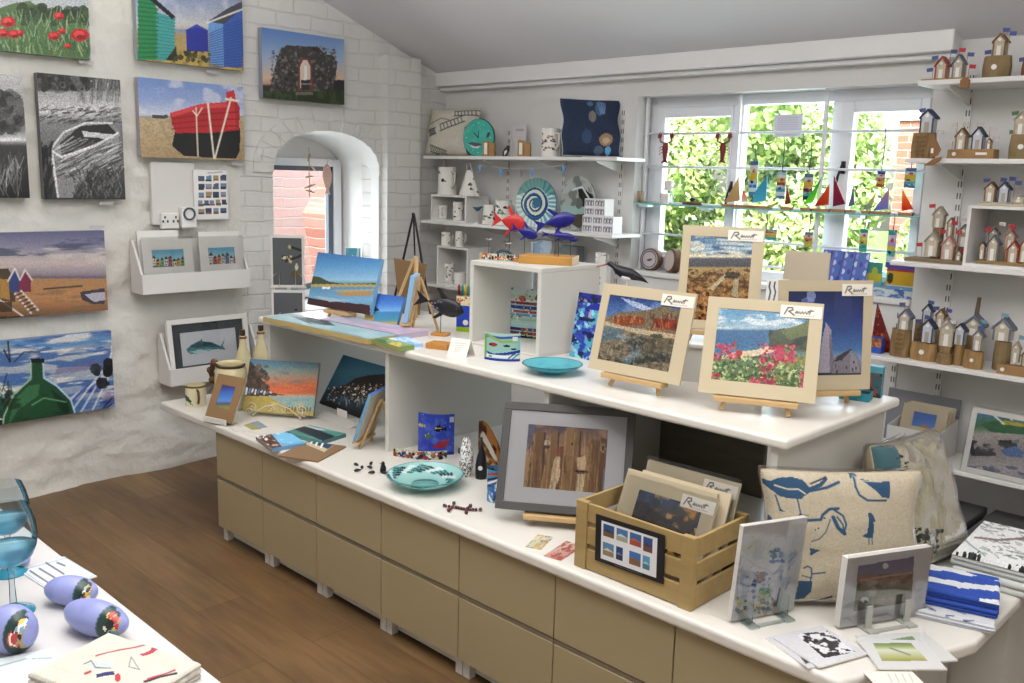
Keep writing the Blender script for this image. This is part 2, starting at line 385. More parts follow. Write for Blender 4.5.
# ring of voussoirs standing a little proud
out = [(cy-(ry+.13)*math.cos(PI*k/N), ASP+.0+(ATOP+.1-ASP)*math.sin(PI*k/N)**.8) for k in range(N+1)]
for k in range(N):
    g = .012 if k % 2 == 0 else .006
    (a, b, c, d) = arc[k], arc[k+1], out[k+1], out[k]
    vs = [(XW+g, *a), (XW+g, *b), (XW+g, *c), (XW+g, *d), (XW, *a), (XW, *b), (XW, *c), (XW, *d)]
    mb.add(vs, [(0, 1, 2, 3), (0, 4, 5, 1), (3, 2, 6, 7), (1, 5, 6, 2), (0, 3, 7, 4)])
mb.box(XW-.2, XW+.07, 3.715, 3.985, 0, ceil_z(3.985)-.002)      # the pier beside the arch
struct('wall_left', mb, white_brick)
# reveal of the arch (deep, splayed) and the niche window
D = -.52; mb = MB()
prof = [(AY0, sill)]+arc+[(AY1, sill)]
inner = [(cy+(y-cy)*1.12+.03, z-(.02 if z > sill+.01 else 0)) for y, z in prof]
mb.loft([[(XW, *p) for p in prof], [(XW+D, *p) for p in inner]], caps=False)
struct('wall_niche', mb, smooth_wall)
wy0, wy1, wz0, wz1 = 3.08, 3.70, .86, 1.675
mb = MB(); X = XW+D
mb.box(X-.05, X, 2.7, wy0, .5, 2.1); mb.box(X-.05, X, wy1, 4.1, .5, 2.1); mb.box(X-.05, X, wy0, wy1, wz1, 2.1); mb.box(X-.05, X, wy0, wy1, .5, wz0)
struct('wall_niche', mb, smooth_wall)
w1 = struct('window_1', MB().box(X-.03, X+.012, wy0, wy0+.035, wz0, wz1).box(X-.03, X+.012, wy1-.035, wy1, wz0, wz1).box(X-.03, X+.012, wy0, wy1, wz0, wz0+.035).box(X-.03, X+.012, wy0, wy1, wz1-.03, wz1), mat('window_seal_grey', '#5c6470', .5))
MB().box(X-.02, X-.015, wy0, wy1, wz0, wz1).build('window_pane', glass('window_glass', '#f4f8fa', .97), w1)
MB().box(X+.012, X+.03, wy0-.05, wy0, wz0-.05, wz1+.05).box(X+.012, X+.03, wy1, wy1+.06, wz0-.05, wz1+.05).box(X+.012, X+.03, wy0, wy1, wz1, wz1+.05).box(X+.012, X+.05, wy0, wy1, wz0-.05, wz0).build('window_frame', upvc, w1, bevel=.003)

# back wall with window opening, right part with shelves
WX0, WX1, WZ0, WZ1 = -3.2, -1.60, 1.14, 2.10
mb = MB(); TH = .2
mb.box(XW-.1, WX0, YB, YB+TH, 0, 2.4); mb.box(WX1, 1.6, YB, YB+TH, 0, 2.4); mb.box(WX0, WX1, YB, YB+TH, 0, WZ0-.01); mb.box(WX0, WX1, YB, YB+TH, WZ1, 2.4)
struct('wall_back', mb, smooth_wall)
struct('wall_right', MB().box(1.5, 1.6, -2, YB, 0, 3.3), smooth_wall)
struct('wall_front', MB().box(XW-.2, 1.6, -1.3, -1.2, 0, 3.3), smooth_wall)
mb = MB(); ys = [4.47, 1.6, -1.3]
for a, b in zip(ys[:-1], ys[1:]):
    za, zb = ceil_z(a), ceil_z(b)
    mb.add([(XW-.2, a, za), (1.6, a, za), (1.6, b, zb), (XW-.2, b, zb), (XW-.2, a, za+.08), (1.6, a, za+.08), (1.6, b, zb+.08), (XW-.2, b, zb+.08)], [(3, 2, 1, 0), (4, 5, 6, 7), (0, 1, 5, 4), (2, 3, 7, 6), (1, 2, 6, 5), (3, 0, 4, 7)])
struct('ceiling', mb, ceil_m)
bm = MB().box(XW, -1.5, YB-.10, YB, 2.215, 2.305).box(XW, -1.5, YB-.06, YB, 2.19, 2.215)
struct('trim_1', bm, trim_m, bevel=.006)
struct('trim_2', MB().box(WX0, WX1, YB-.02, YB+.19, WZ0-.03, WZ0), trim_m, bevel=.006)   # window sill board
# the window: three lights in a white frame
FY = YB+.13
w2 = struct('window_2', MB().box(WX0, WX0+.05, FY, FY+.06, WZ0, WZ1).box(WX1-.05, WX1, FY, FY+.06, WZ0, WZ1).box(WX0+.05, WX1-.05, FY, FY+.06, WZ0, WZ0+.05).box(WX0+.05, WX1-.05, FY, FY+.06, WZ1-.055, WZ1)
            .box(-2.665, -2.605, FY-.005, FY+.055, WZ0+.05, WZ1-.055).box(-2.115, -2.06, FY-.005, FY+.055, WZ0+.05, WZ1-.055), upvc, bevel=.004)
for a, b, sr in ((WX0+.05, -2.665, .014), (-2.06, WX1-.05, .04)):
    s = .055
    MB().box(a, a+s, FY-.012, FY+.04, WZ0+.05, WZ1-.055).box(b-sr, b, FY-.012, FY+.04, WZ0+.05, WZ1-.055).box(a+s, b-sr, FY-.012, FY+.04, WZ0+.05, WZ0+.05+s).box(a+s, b-sr, FY-.012, FY+.04, WZ1-.055-s, WZ1-.055).build('casement', upvc, w2, bevel=.004)
for a, b in ((-3.1, -2.67), (-2.605, -2.115), (-2.02, -1.68)):
    MB().box(a, b, FY+.02, FY+.026, WZ0+.05, WZ1-.05).build('window_pane', glass('window_glass', '#f4f8fa', .97), w2)
hb = mat('handle_black', '#15151a', .35)
for hxx, hz in ((-2.635, 1.62), (-2.03, 1.73), (-2.03, 1.22)):
    MB().box(hxx-.008, hxx+.008, FY-.03, FY-.01, hz-.03, hz+.03).tube([(hxx, FY-.03, hz+.02), (hxx-.015, FY-.04, hz-.04), (hxx-.022, FY-.04, hz-.09)], .006, 6).build('window_handle', hb, w2, smooth=True)
# horizontal security bars
brs = []
for z in (1.90, 1.72, 1.52, 1.345, 1.22):
    brs.append(MB().tube([(WX0, FY-.05, z), (WX1, FY-.05, z)], .0065, 8).build('window_bar', upvc, w2, smooth=True))
mb = MB()
for x in (WX0+.015, -2.60, -2.125): mb.box(x-.008, x+.008, FY-.06, FY-.045, WZ0, WZ1)
mb.build('bar_support', upvc, w2)

# ------------------------------------------------------------ outside
def hedge(x, y, rx, ry, h, n, seed, label):
    r = random.Random(seed); mb = MB(); t = thing('garden_tree', label, 'tree', (x, y, 0))
    tb = MB().tube([(0, 0, 0), (.05, 0, h*.4), (0, .1, h*.7)], [.09, .07, .04], 8).build('trunk', mat('bark', '#5b4a38', .9), t, smooth=True)
    cs = []
    for k in range(26):
        a = r.random()*2*PI; q = math.sqrt(r.random()); cs.append((q*(rx-.2)*math.cos(a), q*ry*math.sin(a), .5+(h-.7)*k/33, (.25+.2*r.random())))
    lv = [LC(c) for c in ('#a9c070', '#c6d684', '#e0e8a4', '#7f9c50', '#f0f4c8')]
    for k in range(n):
        c = cs[r.randrange(len(cs))]; a = r.random()*2*PI; b = math.acos(2*r.random()-1); R = c[3]*(.8+.35*r.random())
        d = Vector((math.sin(b)*math.cos(a), -abs(math.sin(b)*math.sin(a)) if r.random() < .75 else math.sin(b)*math.sin(a), math.cos(b))); p = Vector(c[:3])+d*R
        p.x = max(-rx-.12, min(rx+.12, p.x))
        u = Vector((r.random()-.5, r.random()-.5, r.random()-.5)).normalized(); v = u.cross(d+Vector((.3*r.random(), 0, .2))).normalized(); s = .02+.034*r.random()
        mb.add([p-u*s, p+v*s*.5, p+u*s, p-v*s*.5], [(0, 1, 2, 3)], 0, None, [lv[min(4, int(r.random()**1.2*5))][:3]])
    fm = artmat('leaf', .6, 0); mb.build('foliage', fm, t)
    m2 = MB()
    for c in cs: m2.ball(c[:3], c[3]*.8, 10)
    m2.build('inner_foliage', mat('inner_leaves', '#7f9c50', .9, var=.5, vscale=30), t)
for i, (x, y, rx, ry, h, lb) in enumerate([(-5.45, 7.6, .64, .7, 2.9, 'leafy garden tree outside the left pane of the long window, the taller one'),
        (-3.84, 7.6, .68, .7, 2.9, 'leafy garden tree outside the middle pane of the long window'),
        (-2.75, 8.3, .40, .6, 1.7, 'lower leafy bush outside the right pane before the brick house')]):
    hedge(x, y, rx, ry, h, 19000, i+3, lb)
hs = thing('brick_house', 'red brick house seen outside through the right end of the window', 'building', (-3.0, 9.6, 0))
MB().box(-.9, 3.5, 0, 3, 0, 3.05).build('wall', brick_bump('red_brick', '#a5664f', 'xz', .22, .075, '#b98370', '#cbb9ac'), hs)
MB().prism([(-.3, 2.95), (1.5, 4.4), (3.3, 2.95)], -1.1, 3.7, 'x').build('roof', mat('slate_roof', '#6d6a70', .8, var=.1), hs)
fr = MB().box(-.52, -.42, -.03, .0, 1.2, 2.75).box(-.9, -.5, -.03, 0, 2.3, 2.4).build('window', upvc, hs)
struct('ground_outside', MB().box(-30, 30, 4.5, 40, -.4, -.3), mat('lawn', '#6f8f3f', .9, var=.3, vscale=6))
struct('ground_outside', MB().box(-12, -6, -8, 4.5, -.4, -.3), mat('pale_paving', '#bdb6ab', .9, var=.1))
yw = thing('yard_wall', 'sunlit whitewashed brick wall outside the arched niche window', 'wall', (-6.6, 0, 0))
MB().box(-.2, 0, 1.0, 8.5, -.3, 2.6).build('wall', brick_bump('pink_white_brick', '#c4a49c', 'yz', .23, .08, '#b8a49e', '#c0b4b0', .4), yw)
MB().prism([(4.6, -.3), (4.3, 1.3), (5.5, 3.0), (6.5, 3.0), (5.6, -.3)], 0, .5, 'x').build('buttress', brick_bump('red_brick_y', '#9c6456', 'yz', .23, .08, '#b08478', '#c0aca4'), yw)

# ------------------------------------------------------------ the long display counter
cab_m = mat('cabinet_cream', '#a39473', .42); case_m = mat('cabinet_white', '#cfcdc5', .45)
top_m = mat('worktop_white', '#dad6cd', .3); steel = mat('brushed_steel', '#a8aca8', .3, metal=.9)
LZ = .55
CX = [-3.66, -3.275, -2.885, -2.48, -2.07, -1.655, -1.237, -.80]
for i, (a, b) in enumerate(zip(CX[:-1], CX[1:])):
    pos = ['leftmost, at the open end of the counter', 'second from the left end', 'third from the left end', 'middle one under the row', 'under the bead lizard', 'left of the wooden crate', 'rightmost, under the wooden crate'][i]
    c = thing('drawer_cabinet', 'cream two-drawer base cabinet, '+pos, 'cabinet', ((a+b)/2, 1.925, 0), 0, 'base cabinets of the counter')
    w = (b-a)/2
    MB().box(-w, w, .02, .78, .065, .51).build('carcass', case_m, c)
    MB().box(-w+.002, w-.002, -.002, .018, .305, .508).build('drawer', cab_m, c, bevel=.002)
    MB().box(-w+.002, w-.002, -.002, .018, .068, .288).build('drawer', cab_m, c, bevel=.002)
    MB().box(-w+.002, w-.002, .0, .016, .291, .302).build('handle_rail', steel, c)
    MB().box(-w, w, .05, .066, .012, .064).build('plinth', case_m, c)
    for sx in (-1, 1): MB().box(sx*(w-.018)-.016, sx*(w-.018)+.016, .022, .05, 0, .064).build('leg', case_m, c)
# worktops
wt = thing('worktop', 'long white lower worktop with rounded edge on the cream drawer cabinets', 'worktop', (0, 0, 0))
pts = [(-4.15, 1.90), (-.78, 1.90), (-.63, 2.33), (-.63, 3.02), (-4.15, 3.02)]
MB().prism(pts, .511, LZ, 'z').build('top', top_m, wt, bevel=.012, seg=4)
UZ = .985
ut = thing('raised_worktop', 'white upper worktop raised on upright panels above the long counter', 'worktop', (0, 0, LZ))
MB().box(-3.74, -1.10, 2.19, 2.93, UZ-.03-LZ, UZ-LZ).build('top', top_m, ut, bevel=.01, seg=4)
for x in (-3.70, -2.83, -1.985, -1.16): MB().box(x, x+.022, 2.215, 2.91, 0, UZ-.03-LZ).build('upright_panel', case_m, ut)
MB().box(-1.96, -1.52, 2.86, 2.88, 0, UZ-.03-LZ).build('back_panel', mat('grey_brown_board', '#6e675c', .6, var=.12, vscale=6, stretch=(1, 1, 12)), ut, label='dark grey brown back panel')
MB().box(-2.56, -2.40, 2.88, 2.90, .12, UZ-.03-LZ).build('back_panel', mat('dark_brown_board', '#3b2d26', .6), ut, label='dark brown back panel')
bk = thing('base_cabinet', 'white closed base cabinet behind the cream drawers at the open right end', 'cabinet', (-1.3, 2.86, 0))
MB().box(-.64, .64, -.14, .14, 0, .509).build('carcass', case_m, bk)
MB().box(-.62, .62, .141, .155, .06, .50).build('door', cab_m, bk)
# ================================================================ things on the left wall
canvas_edge = mat('canvas_edge', '#b9b4aa', .8)
def wall_frame(p_lo, p_hi, off=.06):
    """yaw/centre of a panel flat on the left wall from its lower left and upper right corner"""
    a = P(*p_lo, x=XW+off); b = P(*p_hi, x=XW+off)
    y0, z0, y1, z1 = a.y, a.z, b.y, b.z
    return Matrix.Translation((XW+off, (y0+y1)/2, z0)) @ Euler((0, 0, PI/2)).to_matrix().to_4x4(), y1-y0, z1-z0
def wall_canvas(p_lo, p_hi, label, paint, grow_left=0, grow_up=0):
    M, w, h = wall_frame(p_lo, p_hi)
    M = M @ Matrix.Translation((-grow_left/2, 0, 0)); w += grow_left; h += grow_up
    t = thing('canvas_print', label, 'picture', M.translation, PI/2, 'canvas prints on the left wall')
    p = view(M, w, h); paint(p); p.a = np.clip(p.a, 0, 1)**1.15
    art_slab('canvas', p, w, h, .04, t, wrap=True)
    return t
def poppies(p):
    p.grad([(-60, '#8f9cab'), (6, '#b7bcc0'), (14, '#a9adae')])
    p.poly([(-90, 12), (0, 8), (14, 3), (30, 1), (42, 10), (60, 18), (88, 22), (90, 70), (-90, 60)], '#5d7d4c')
    p.dots(60, ['#3b5233', '#4a5f3c', '#2f4029'], 4, (20, 90, 8, 22), .8)
    p.strokes(420, ['#7fa066', '#4d7448', '#2f5a3f', '#9fb77c', '#34684a', '#b8c9a0'], 9, .45, (-60, 90, 18, 58), (1.1, 2.1), .8)
    for x, y, r in [(8, 22, 7.5), (3, 33, 6), (14, 34, 6), (59, 16, 5.2), (62, 31, 4), (54, 36, 6), (80, 35, 9), (68, 46, 3.5), (-14, 30, 8), (-34, 24, 8), (20, 33, 4)]:
        p.ell(x, y, r, r*.72, '#c8262c'); p.ell(x-1, y-1.2, r*.6, r*.35, '#ea4a45'); p.ell(x+1, y+2, r*.5, r*.25, '#94141e')
    p.grain(.12)
wall_canvas((0, 50.5), (88, 0), 'canvas of red poppies in green grass, topmost on the left wall', poppies, .35, .22)
def huts(p):
    p.grad([(-40, '#6f8fbf'), (0, '#8f9fc0'), (24, '#c4c3c4'), (30, '#c2b8a2'), (34, '#b09a6c'), (62, '#c2a758')])
    p.noise('#d9d6d6', 6, 5, .5, .7, .6, p.Y < 22)
    p.rect(174, 210, 29, 33, '#8a9ab0'); p.noise('#8a7a42', 20, 12, .5, .6, .6, p.Y > 50)
    p.poly([(186, 30), (196, 25), (208, 31), (208, 52), (187, 51)], '#2c3aa4'); p.poly([(185, 30), (197, 24), (209, 31), (197, 27)], '#3d55c0')
    p.poly([(138, -20), (150, -6), (158, 12), (158, 60), (138, 60)], '#2a9358'); p.poly([(156, 12), (175, 18), (174, 61), (157, 60)], '#47a7a0')
    for k in range(13): p.line([(138, 2+k*4.6), (158, 5+k*4.3)], .5, '#1c6d42'); p.line([(157, 16+k*3.5), (175, 20+k*3.2)], .4, '#2f8c8e')
    p.poly([(140, -12), (152, -4), (176, 17), (172, 19), (150, 0)], '#20242c')
    p.poly([(208, 22), (223, 23), (224, 67), (210, 63)], '#6d9fd8'); p.poly([(223, 23), (243, 6), (243, 68), (224, 67)], '#3e66b8')
    for k in range(16): p.line([(209, 40+k*2.2-6), (223, 28+k*2.6)], .45, '#3e62a6'); p.line([(224, 26+k*2.7), (243, 20+k*3)], .4, '#2f4f9c')
    p.poly([(207, 22), (228, 8), (243, 1), (243, 8), (224, 24)], '#54545c'); p.line([(207, 23), (243, 9)], .9, '#e0ddd6')
    p.poly([(166, 60), (176, 46), (178, 61)], '#3b3a20'); p.dots(25, ['#5d5a2c', '#3a3c20'], 2, (174, 210, 50, 62), .8); p.grain(.06)
wall_canvas((138, 59.5), (242, -2), 'canvas of green and blue beach huts, above the red boat', huts, 0, .12)
def redboat(p):
    p.grad([(78, '#7795cc'), (100, '#93a8d4'), (115, '#c9cbd8'), (117, '#8f9a9c'), (118, '#c5b08a'), (160, '#b49b70')])
    p.noise('#d5d3de', 5, 6, .48, .62, .7, p.Y < 114); p.noise('#8d7a5c', 60, 40, .5, .56, .35, p.Y > 118)
    p.rect(152, 168, 115, 118.5, '#4b5458')
    p.poly([(175, 131), (172, 146), (184, 156), (236, 159), (240, 150), (240, 128), (205, 133)], '#20211f')
    p.poly([(170, 113), (200, 104), (226, 102), (227, 92), (234, 90), (236, 100), (240, 108), (239, 130), (210, 133), (176, 133), (172, 124)], '#c3232b')
    p.poly([(171, 113), (200, 104), (228, 103), (229, 107), (200, 109), (172, 117)], '#e2474a'); p.poly([(226, 92), (234, 90), (236, 128), (227, 130)], '#d8303a')
    for k in range(3): p.line([(172, 119+k*5), (205, 114+k*6), (238, 112+k*7)], .5, '#8e141d')
    p.line([(196, 108), (198, 156)], .8, '#d9cfb4'); p.line([(208, 104), (214, 158)], 1, '#e6dfcb'); p.line([(231, 98), (215, 158)], 1, '#e6dfcb'); p.line([(226, 99), (238, 101)], 1.2, '#e6dfcb')
    p.line([(193, 111), (197, 116), (202, 108)], .7, '#e6dfcb'); p.grain(.05)
wall_canvas((141, 157), (243, 87), 'canvas of a red and black boat on the beach, below the huts', redboat)
def bwboat(p):
    p.grad([(74, '#4a4a4a'), (90, '#5d5d5d'), (92, '#a5a5a5'), (112, '#cfcfcf'), (122, '#8a8a8a'), (200, '#3a3a3a')])
    p.strokes(160, ['#777777', '#999999', '#bdbdbd', '#555555'], 14, .4, (74, 120, 84, 104), (1.3, 1.7), .6); p.dots(80, ['#3a3a3a', '#707070', '#252525'], 3, (38, 90, 76, 90), .7)
    p.strokes(140, ['#555555', '#999999', '#2a2a2a'], 6, .5, (38, 120, 108, 124), (0, .5), .7)
    p.poly([(50, 150), (62, 132), (84, 122), (110, 122), (119, 130), (119, 150), (90, 172), (72, 198), (58, 198), (52, 170)], '#8e8e8e')
    p.poly([(60, 143), (80, 126), (108, 124), (117, 133), (96, 144), (62, 156)], '#333333'); p.poly([(82, 131), (116, 135), (112, 139), (84, 137)], '#c8c8c8')
    p.strokes(220, ['#b5b5b5', '#5c5c5c', '#2d2d2d', '#dddddd'], 16, .45, (54, 112, 146, 178), (.3, .65), .7); p.line([(50, 150), (62, 157), (96, 145), (118, 133)], 1.1, '#e0e0e0'); p.line([(52, 152), (58, 197)], 1, '#dcdcdc')
    p.line([(50, 150), (64, 132), (86, 123), (112, 123)], 1, '#d5d5d5')
    p.strokes(240, ['#222222', '#777777', '#444444', '#9a9a9a'], 7, .5, (74, 122, 172, 200), (.6, 2.4), .7); p.strokes(60, ['#1c1c1c'], 10, .8, (38, 52, 150, 200), (1.2, 1.9), .8); p.grain(.15)
wall_canvas((44.5, 199.5), (120, 80), 'black and white canvas of a derelict rowing boat, below the poppies', bwboat)
def bwgrass(p):
    p.grad([(74, '#c0c0c0'), (96, '#b0b0b0'), (130, '#8a8a8a'), (140, '#cccccc'), (146, '#4a4a4a'), (200, '#191919')])
    p.dots(200, ['#4c4c4c', '#777777', '#333333'], 4, (-60, 22, 92, 132), .6); p.line([(-60, 142), (20, 139)], 1.6, '#dddddd')
    p.strokes(200, ['#aaaaaa', '#666666', '#dddddd'], 14, .35, (-60, 22, 165, 198), (1.1, 2.2), .7); p.grain(.12)
wall_canvas((0, 198), (22, 76), 'black and white canvas of a shore with grasses, cut by the picture edge', bwgrass, .36)
def sunset_huts(p):
    p.grad([(232, '#6b6c8f'), (246, '#8d8ca2'), (262, '#c7b8b2'), (272, '#a59aa2'), (277, '#8d7a82'), (279, '#b98d5e'), (300, '#c1895a'), (321, '#6d4c34')])
    p.noise('#4c5270', 4, 9, .5, .62, .75, p.Y < 256); p.noise('#dcd0c6', 3, 10, .5, .65, .6, (p.Y > 248) & (p.Y < 268)); p.noise('#84704f', 10, 30, .5, .6, .5, p.Y > 290)
    p.poly([(80, 292), (105, 288), (105, 304), (92, 304), (82, 300)], '#4d4552'); p.poly([(84, 294), (105, 292), (105, 300), (94, 302)], '#b9b6c4'); p.line([(44, 289), (82, 286)], .7, '#4b3a30')
    p.rect(-90, 105, 276, 278.5, '#7a6f86')
    p.poly([(-8, 281), (-8, 270), (8, 268), (15, 282), (15, 302), (-8, 300)], '#5a4a3a'); p.poly([(0, 279), (9, 279), (10, 300), (0, 298)], '#b58a43')
    p.poly([(9, 281), (15, 268), (20, 280), (20, 292), (10, 292)], '#3a4d88'); p.poly([(19, 280), (25, 270), (31, 280), (31, 292), (19, 292)], '#8a3150'); p.line([(8, 281), (15, 268.5), (20, 280), (25, 270), (32, 280)], .9, '#d8d3cd')
    p.line([(15, 294), (31, 313)], 1.1, '#dad5cf'); p.line([(21, 291), (38, 310)], 1.1, '#dad5cf'); p.line([(0, 300), (24, 317)], .9, '#dad5cf')
    for k in range(6): p.line([(15+k*2.8, 296+k*3), (22+k*2.8, 293+k*3)], .6, '#3a2c26')
    p.rect(-90, 12, 302, 312, '#37291f', .7); p.poly([(-90, 318), (30, 316), (70, 313), (40, 322), (-90, 328)], '#3d2b20', .8); p.grain(.06)
wall_canvas((0, 319), (104, 230.5), 'canvas of beach huts on stilts at sunset on brown sand', sunset_huts, .34)
def bottle(p):
    p.grad([(334, '#5c86bd'), (356, '#b9bfc4'), (380, '#a7b4c6'), (425, '#6f8cc0')])
    p.noise('#3f6fb5', 4, 10, .48, .56, .85); p.noise('#e4e2da', 5, 14, .55, .63, .85); p.noise('#2c3f94', 3, 7, .6, .68, .8, p.X > 45); p.noise('#7a6f9c', 4, 6, .6, .7, .6, (p.X > 55) & (p.Y > 355))
    for a in (0, 9, 20, 32, 44): p.line([(48+a, 420-a*.2), (75+a*.8, 395-a*.5), (112, 372-a*.6)], 1, '#3450b4' if a % 2 else '#dfe3ea', .8)
    p.line([(-60, 352), (10, 342), (60, 346), (112, 338)], 1.6, '#5c98cf', .9); p.line([(8, 341), (10, 362), (4, 350)], .7, '#15181c'); p.line([(14, 362), (24, 352), (40, 352)], .5, '#2a2c30')
    p.dots(40, ['#0f1d16', '#1e4a3c', '#123028'], 4, (-40, 12, 388, 425), .8); p.strokes(60, ['#1d5a3c', '#0f2a20', '#2f7a50'], 14, .5, (-40, 20, 390, 425), (.9, 2.3), .8)
    p.dots(12, ['#101418', '#27343c'], 4, (94, 112, 360, 384), .8); p.line([(112, 398), (100, 412), (112, 404)], .6, '#1c1d24')
    p.poly([(32, 361), (43, 360), (44, 378), (56, 386), (70, 400), (76, 418), (76, 432), (2, 436), (4, 416), (14, 396), (30, 380)], '#1f5c38')
    p.poly([(14, 400), (28, 386), (40, 384), (38, 396), (18, 410), (8, 426)], '#4d9060', .7); p.poly([(50, 388), (68, 402), (70, 422), (60, 410)], '#0f3a28', .9); p.line([(31, 361), (31, 379), (14, 394), (4, 416), (2, 434)], .8, '#a8cfae'); p.line([(43, 362), (44, 378), (57, 386), (71, 400), (77, 420)], .9, '#bcd6ea')
    p.rect(31, 44, 358.5, 363, '#0c1a14'); p.noise('#0c3020', 6, 8, .52, .62, .6, (p.X > 8) & (p.X < 70) & (p.Y > 392)); p.line([(32, 405), (44, 398), (66, 402)], .7, '#6fae7c'); p.grain(.08)
wall_canvas((0, 425), (111, 330.5), 'blue canvas with a large green glass bottle, lowest on the left wall', bottle, .34)
def arch_ruin(p):
    p.grad([(28, '#5b86c8'), (58, '#9db3d0'), (78, '#d9b99c'), (84, '#c49a80'), (86, '#3c3a34'), (104, '#2e3c22')])
    p.poly([(268, 95), (274, 70), (280, 50), (287, 45), (300, 46), (318, 47), (326, 54), (334, 56), (337, 65), (334, 93), (316, 93), (304, 93)], '#4a4845')
    p.dots(320, ['#2c2b2a', '#6b6762', '#8d8881', '#38342f', '#a09a90'], 1.3, (270, 336, 47, 92), .6)
    p.poly([(298, 92), (298, 66), (302, 58), (308, 58), (312, 64), (313, 92)], '#8a4a34'); p.poly([(300, 88), (300, 67), (303, 60), (307, 60), (310, 66), (310, 88)], '#d9c8b8'); p.rect(304, 307, 66, 82, '#e9e6e0'); p.rect(301, 310, 80, 90, '#2e3540'); p.line([(300, 84), (311, 84)], .5, '#bfb8ae')
    p.rect(334, 344, 80, 92, '#33322e'); p.rect(262, 345, 91, 106, '#2f3e22', .9); p.noise('#53663a', 12, 5, .5, .6, .7, p.Y > 91); p.rect(296, 313, 92, 95, '#8f8f88', .7)
wall_canvas((263, 97.5), (344, 39.5), 'canvas of a flint arch ruin against evening sky, above the niche', arch_ruin)

lab = mat('price_label', '#c6c2c6', .6)
for i, (x, y, lb) in enumerate([(86, 62, 'poppy'), (212, 72, 'beach hut'), (237, 164, 'red boat'), (106, 203, 'derelict boat'), (97, 227, 'sunset huts'), (336, 104, 'flint arch')]):
    a = P(x, y, x=XW+.032)
    tag(MB().box(0, .004, -.035, .035, -.008, .008).build('price_label', lab, loc=a), 'small paper price label on the wall by the %s canvas' % lb, 'label', 'wall price labels')

# white board, sockets and photo notice
a = P(153, 225, x=XW+.03); b = P(194, 163, x=XW+.03)
tag(MB().box(XW, XW+.03, a.y, b.y, a.z, b.z).build('blank_board', mat('matt_white_board', '#d9d7d2', .6), bevel=.003), 'plain white board on the wall behind the two sockets', 'board')
sock = mat('white_plastic', '#e8e6e2', .3); dk = mat('dark_slot', '#3a3536', .5)
a = P(162, 229, x=XW+.06); b = P(179, 213, x=XW+.06); w = b.y-a.y; h = b.z-a.z
t = thing('wall_socket', 'white double wall socket below the white board', 'socket', (XW+.03, (a.y+b.y)/2, a.z), PI/2)
MB().box(-w/2, w/2, -.03, 0, 0, h).build('faceplate', sock, t, bevel=.005)
for x, z in ((-.041, .4), (-.016, .4), (-.03, .66), (.016, .4), (.04, .4), (.03, .66)): MB().box(x-.004, x+.004, -.033, -.029, h*z, h*(z+.15)).build('pin_hole', dk, t)
a = P(181, 228, x=XW+.06); b = P(195, 207, x=XW+.06); w = b.y-a.y; h = b.z-a.z
t = thing('plug_timer', 'white plug timer with a round dial beside the double socket', 'timer', (XW+.03, (a.y+b.y)/2, a.z), PI/2)
MB().box(-w/2, w/2, -.045, 0, 0, h).build('body', sock, t, bevel=.006)
R = Euler((PI/2, 0, 0)).to_matrix().to_4x4()
MB().lathe([(.034, 0), (.034, .008), (.026, .008), (.026, .0)], 24, c=(0, 0, 0), T=Matrix.Translation((0, -.045, h*.68)) @ R, caps=False).build('dial', mat('dial_blue_grey', '#4a5568', .4), t)
M, w, h = wall_frame((195, 219.5), (227, 170.5), .045)
p = view(M, w, h, c='#e2e0de')
for r in range(5):
    for c in range(4 if r != 3 else 5):
        x = 198.5+c*7.3; y = 176+r*8.2-c*.3+r*.0
        if r == 3: x = 198+c*5.9
        cc = ['#4a6080', '#5b86a8', '#a08a6a', '#2f4460', '#7a8fa6'][(r*3+c) % 5]
        p.rect(x, x+(5.8 if r != 3 else 4.6), y, y+5.6, cc); p.rect(x, x+5.5, y+3.6, y+5.6, ['#6a5a44', '#2c3a40', '#a4583a'][(r+c) % 3])
p.line([(208, 173), (222, 172)], .5, '#9a98a0')
t = thing('photo_notice', 'white notice with a grid of small photos on the wall', 'notice', M.translation, PI/2)
art_slab('sheet', p, w, h, .012, t)

# literature holders on the wall
box_m = mat('holder_white', '#dfdcd8', .5)
def holder(lo, hi, depth, label, slope_h):
    """open white box on the left wall; lo / hi = lower left, upper right pixel of its front board"""
    a = P(*lo, x=XW+depth); b = P(*hi, x=XW+depth); w = b.y-a.y; h = b.z-a.z
    t = thing('literature_holder', label, 'holder', (XW+depth, (a.y+b.y)/2, a.z), PI/2)
    MB().box(-w/2, w/2, 0, .012, 0, h).build('front_board', box_m, t)
    MB().box(-w/2+.0125, w/2-.0125, .0122, depth-.035, 0, .012).build('base_board', box_m, t)
    MB().box(-w/2+.012, w/2-.012, depth-.047, depth-.036, .012, slope_h).build('back_board', box_m, t)
    for s in (-1, 1):
        x0 = s*(w/2-.006)
        MB().prism([(.012, .0), (depth-.035, .0), (depth-.035, slope_h), (depth-.06, slope_h), (.012, h)], x0-.006, x0+.006, 'x').build('side_board', box_m, t)
    return t, a, b, w, h
H1, a1, b1, w1h, h1h = holder((143, 295), (250, 269), .17, 'white wall holder with two townscape prints, under the sockets', .27)
H2, a2, b2, w2h, h2h = holder((171, 387), (262, 358), .17, 'white wall holder carrying the framed mackerel, nearest the counter', .27)
mount_m = mat('mount_card', '#c0b294', .7); white_mount = mat('white_mount', '#e6e3dd', .6); backing = mat('backing_card', '#c8c2b4', .8)
cello = glass('cellophane', '#ffffff', .90, .04)
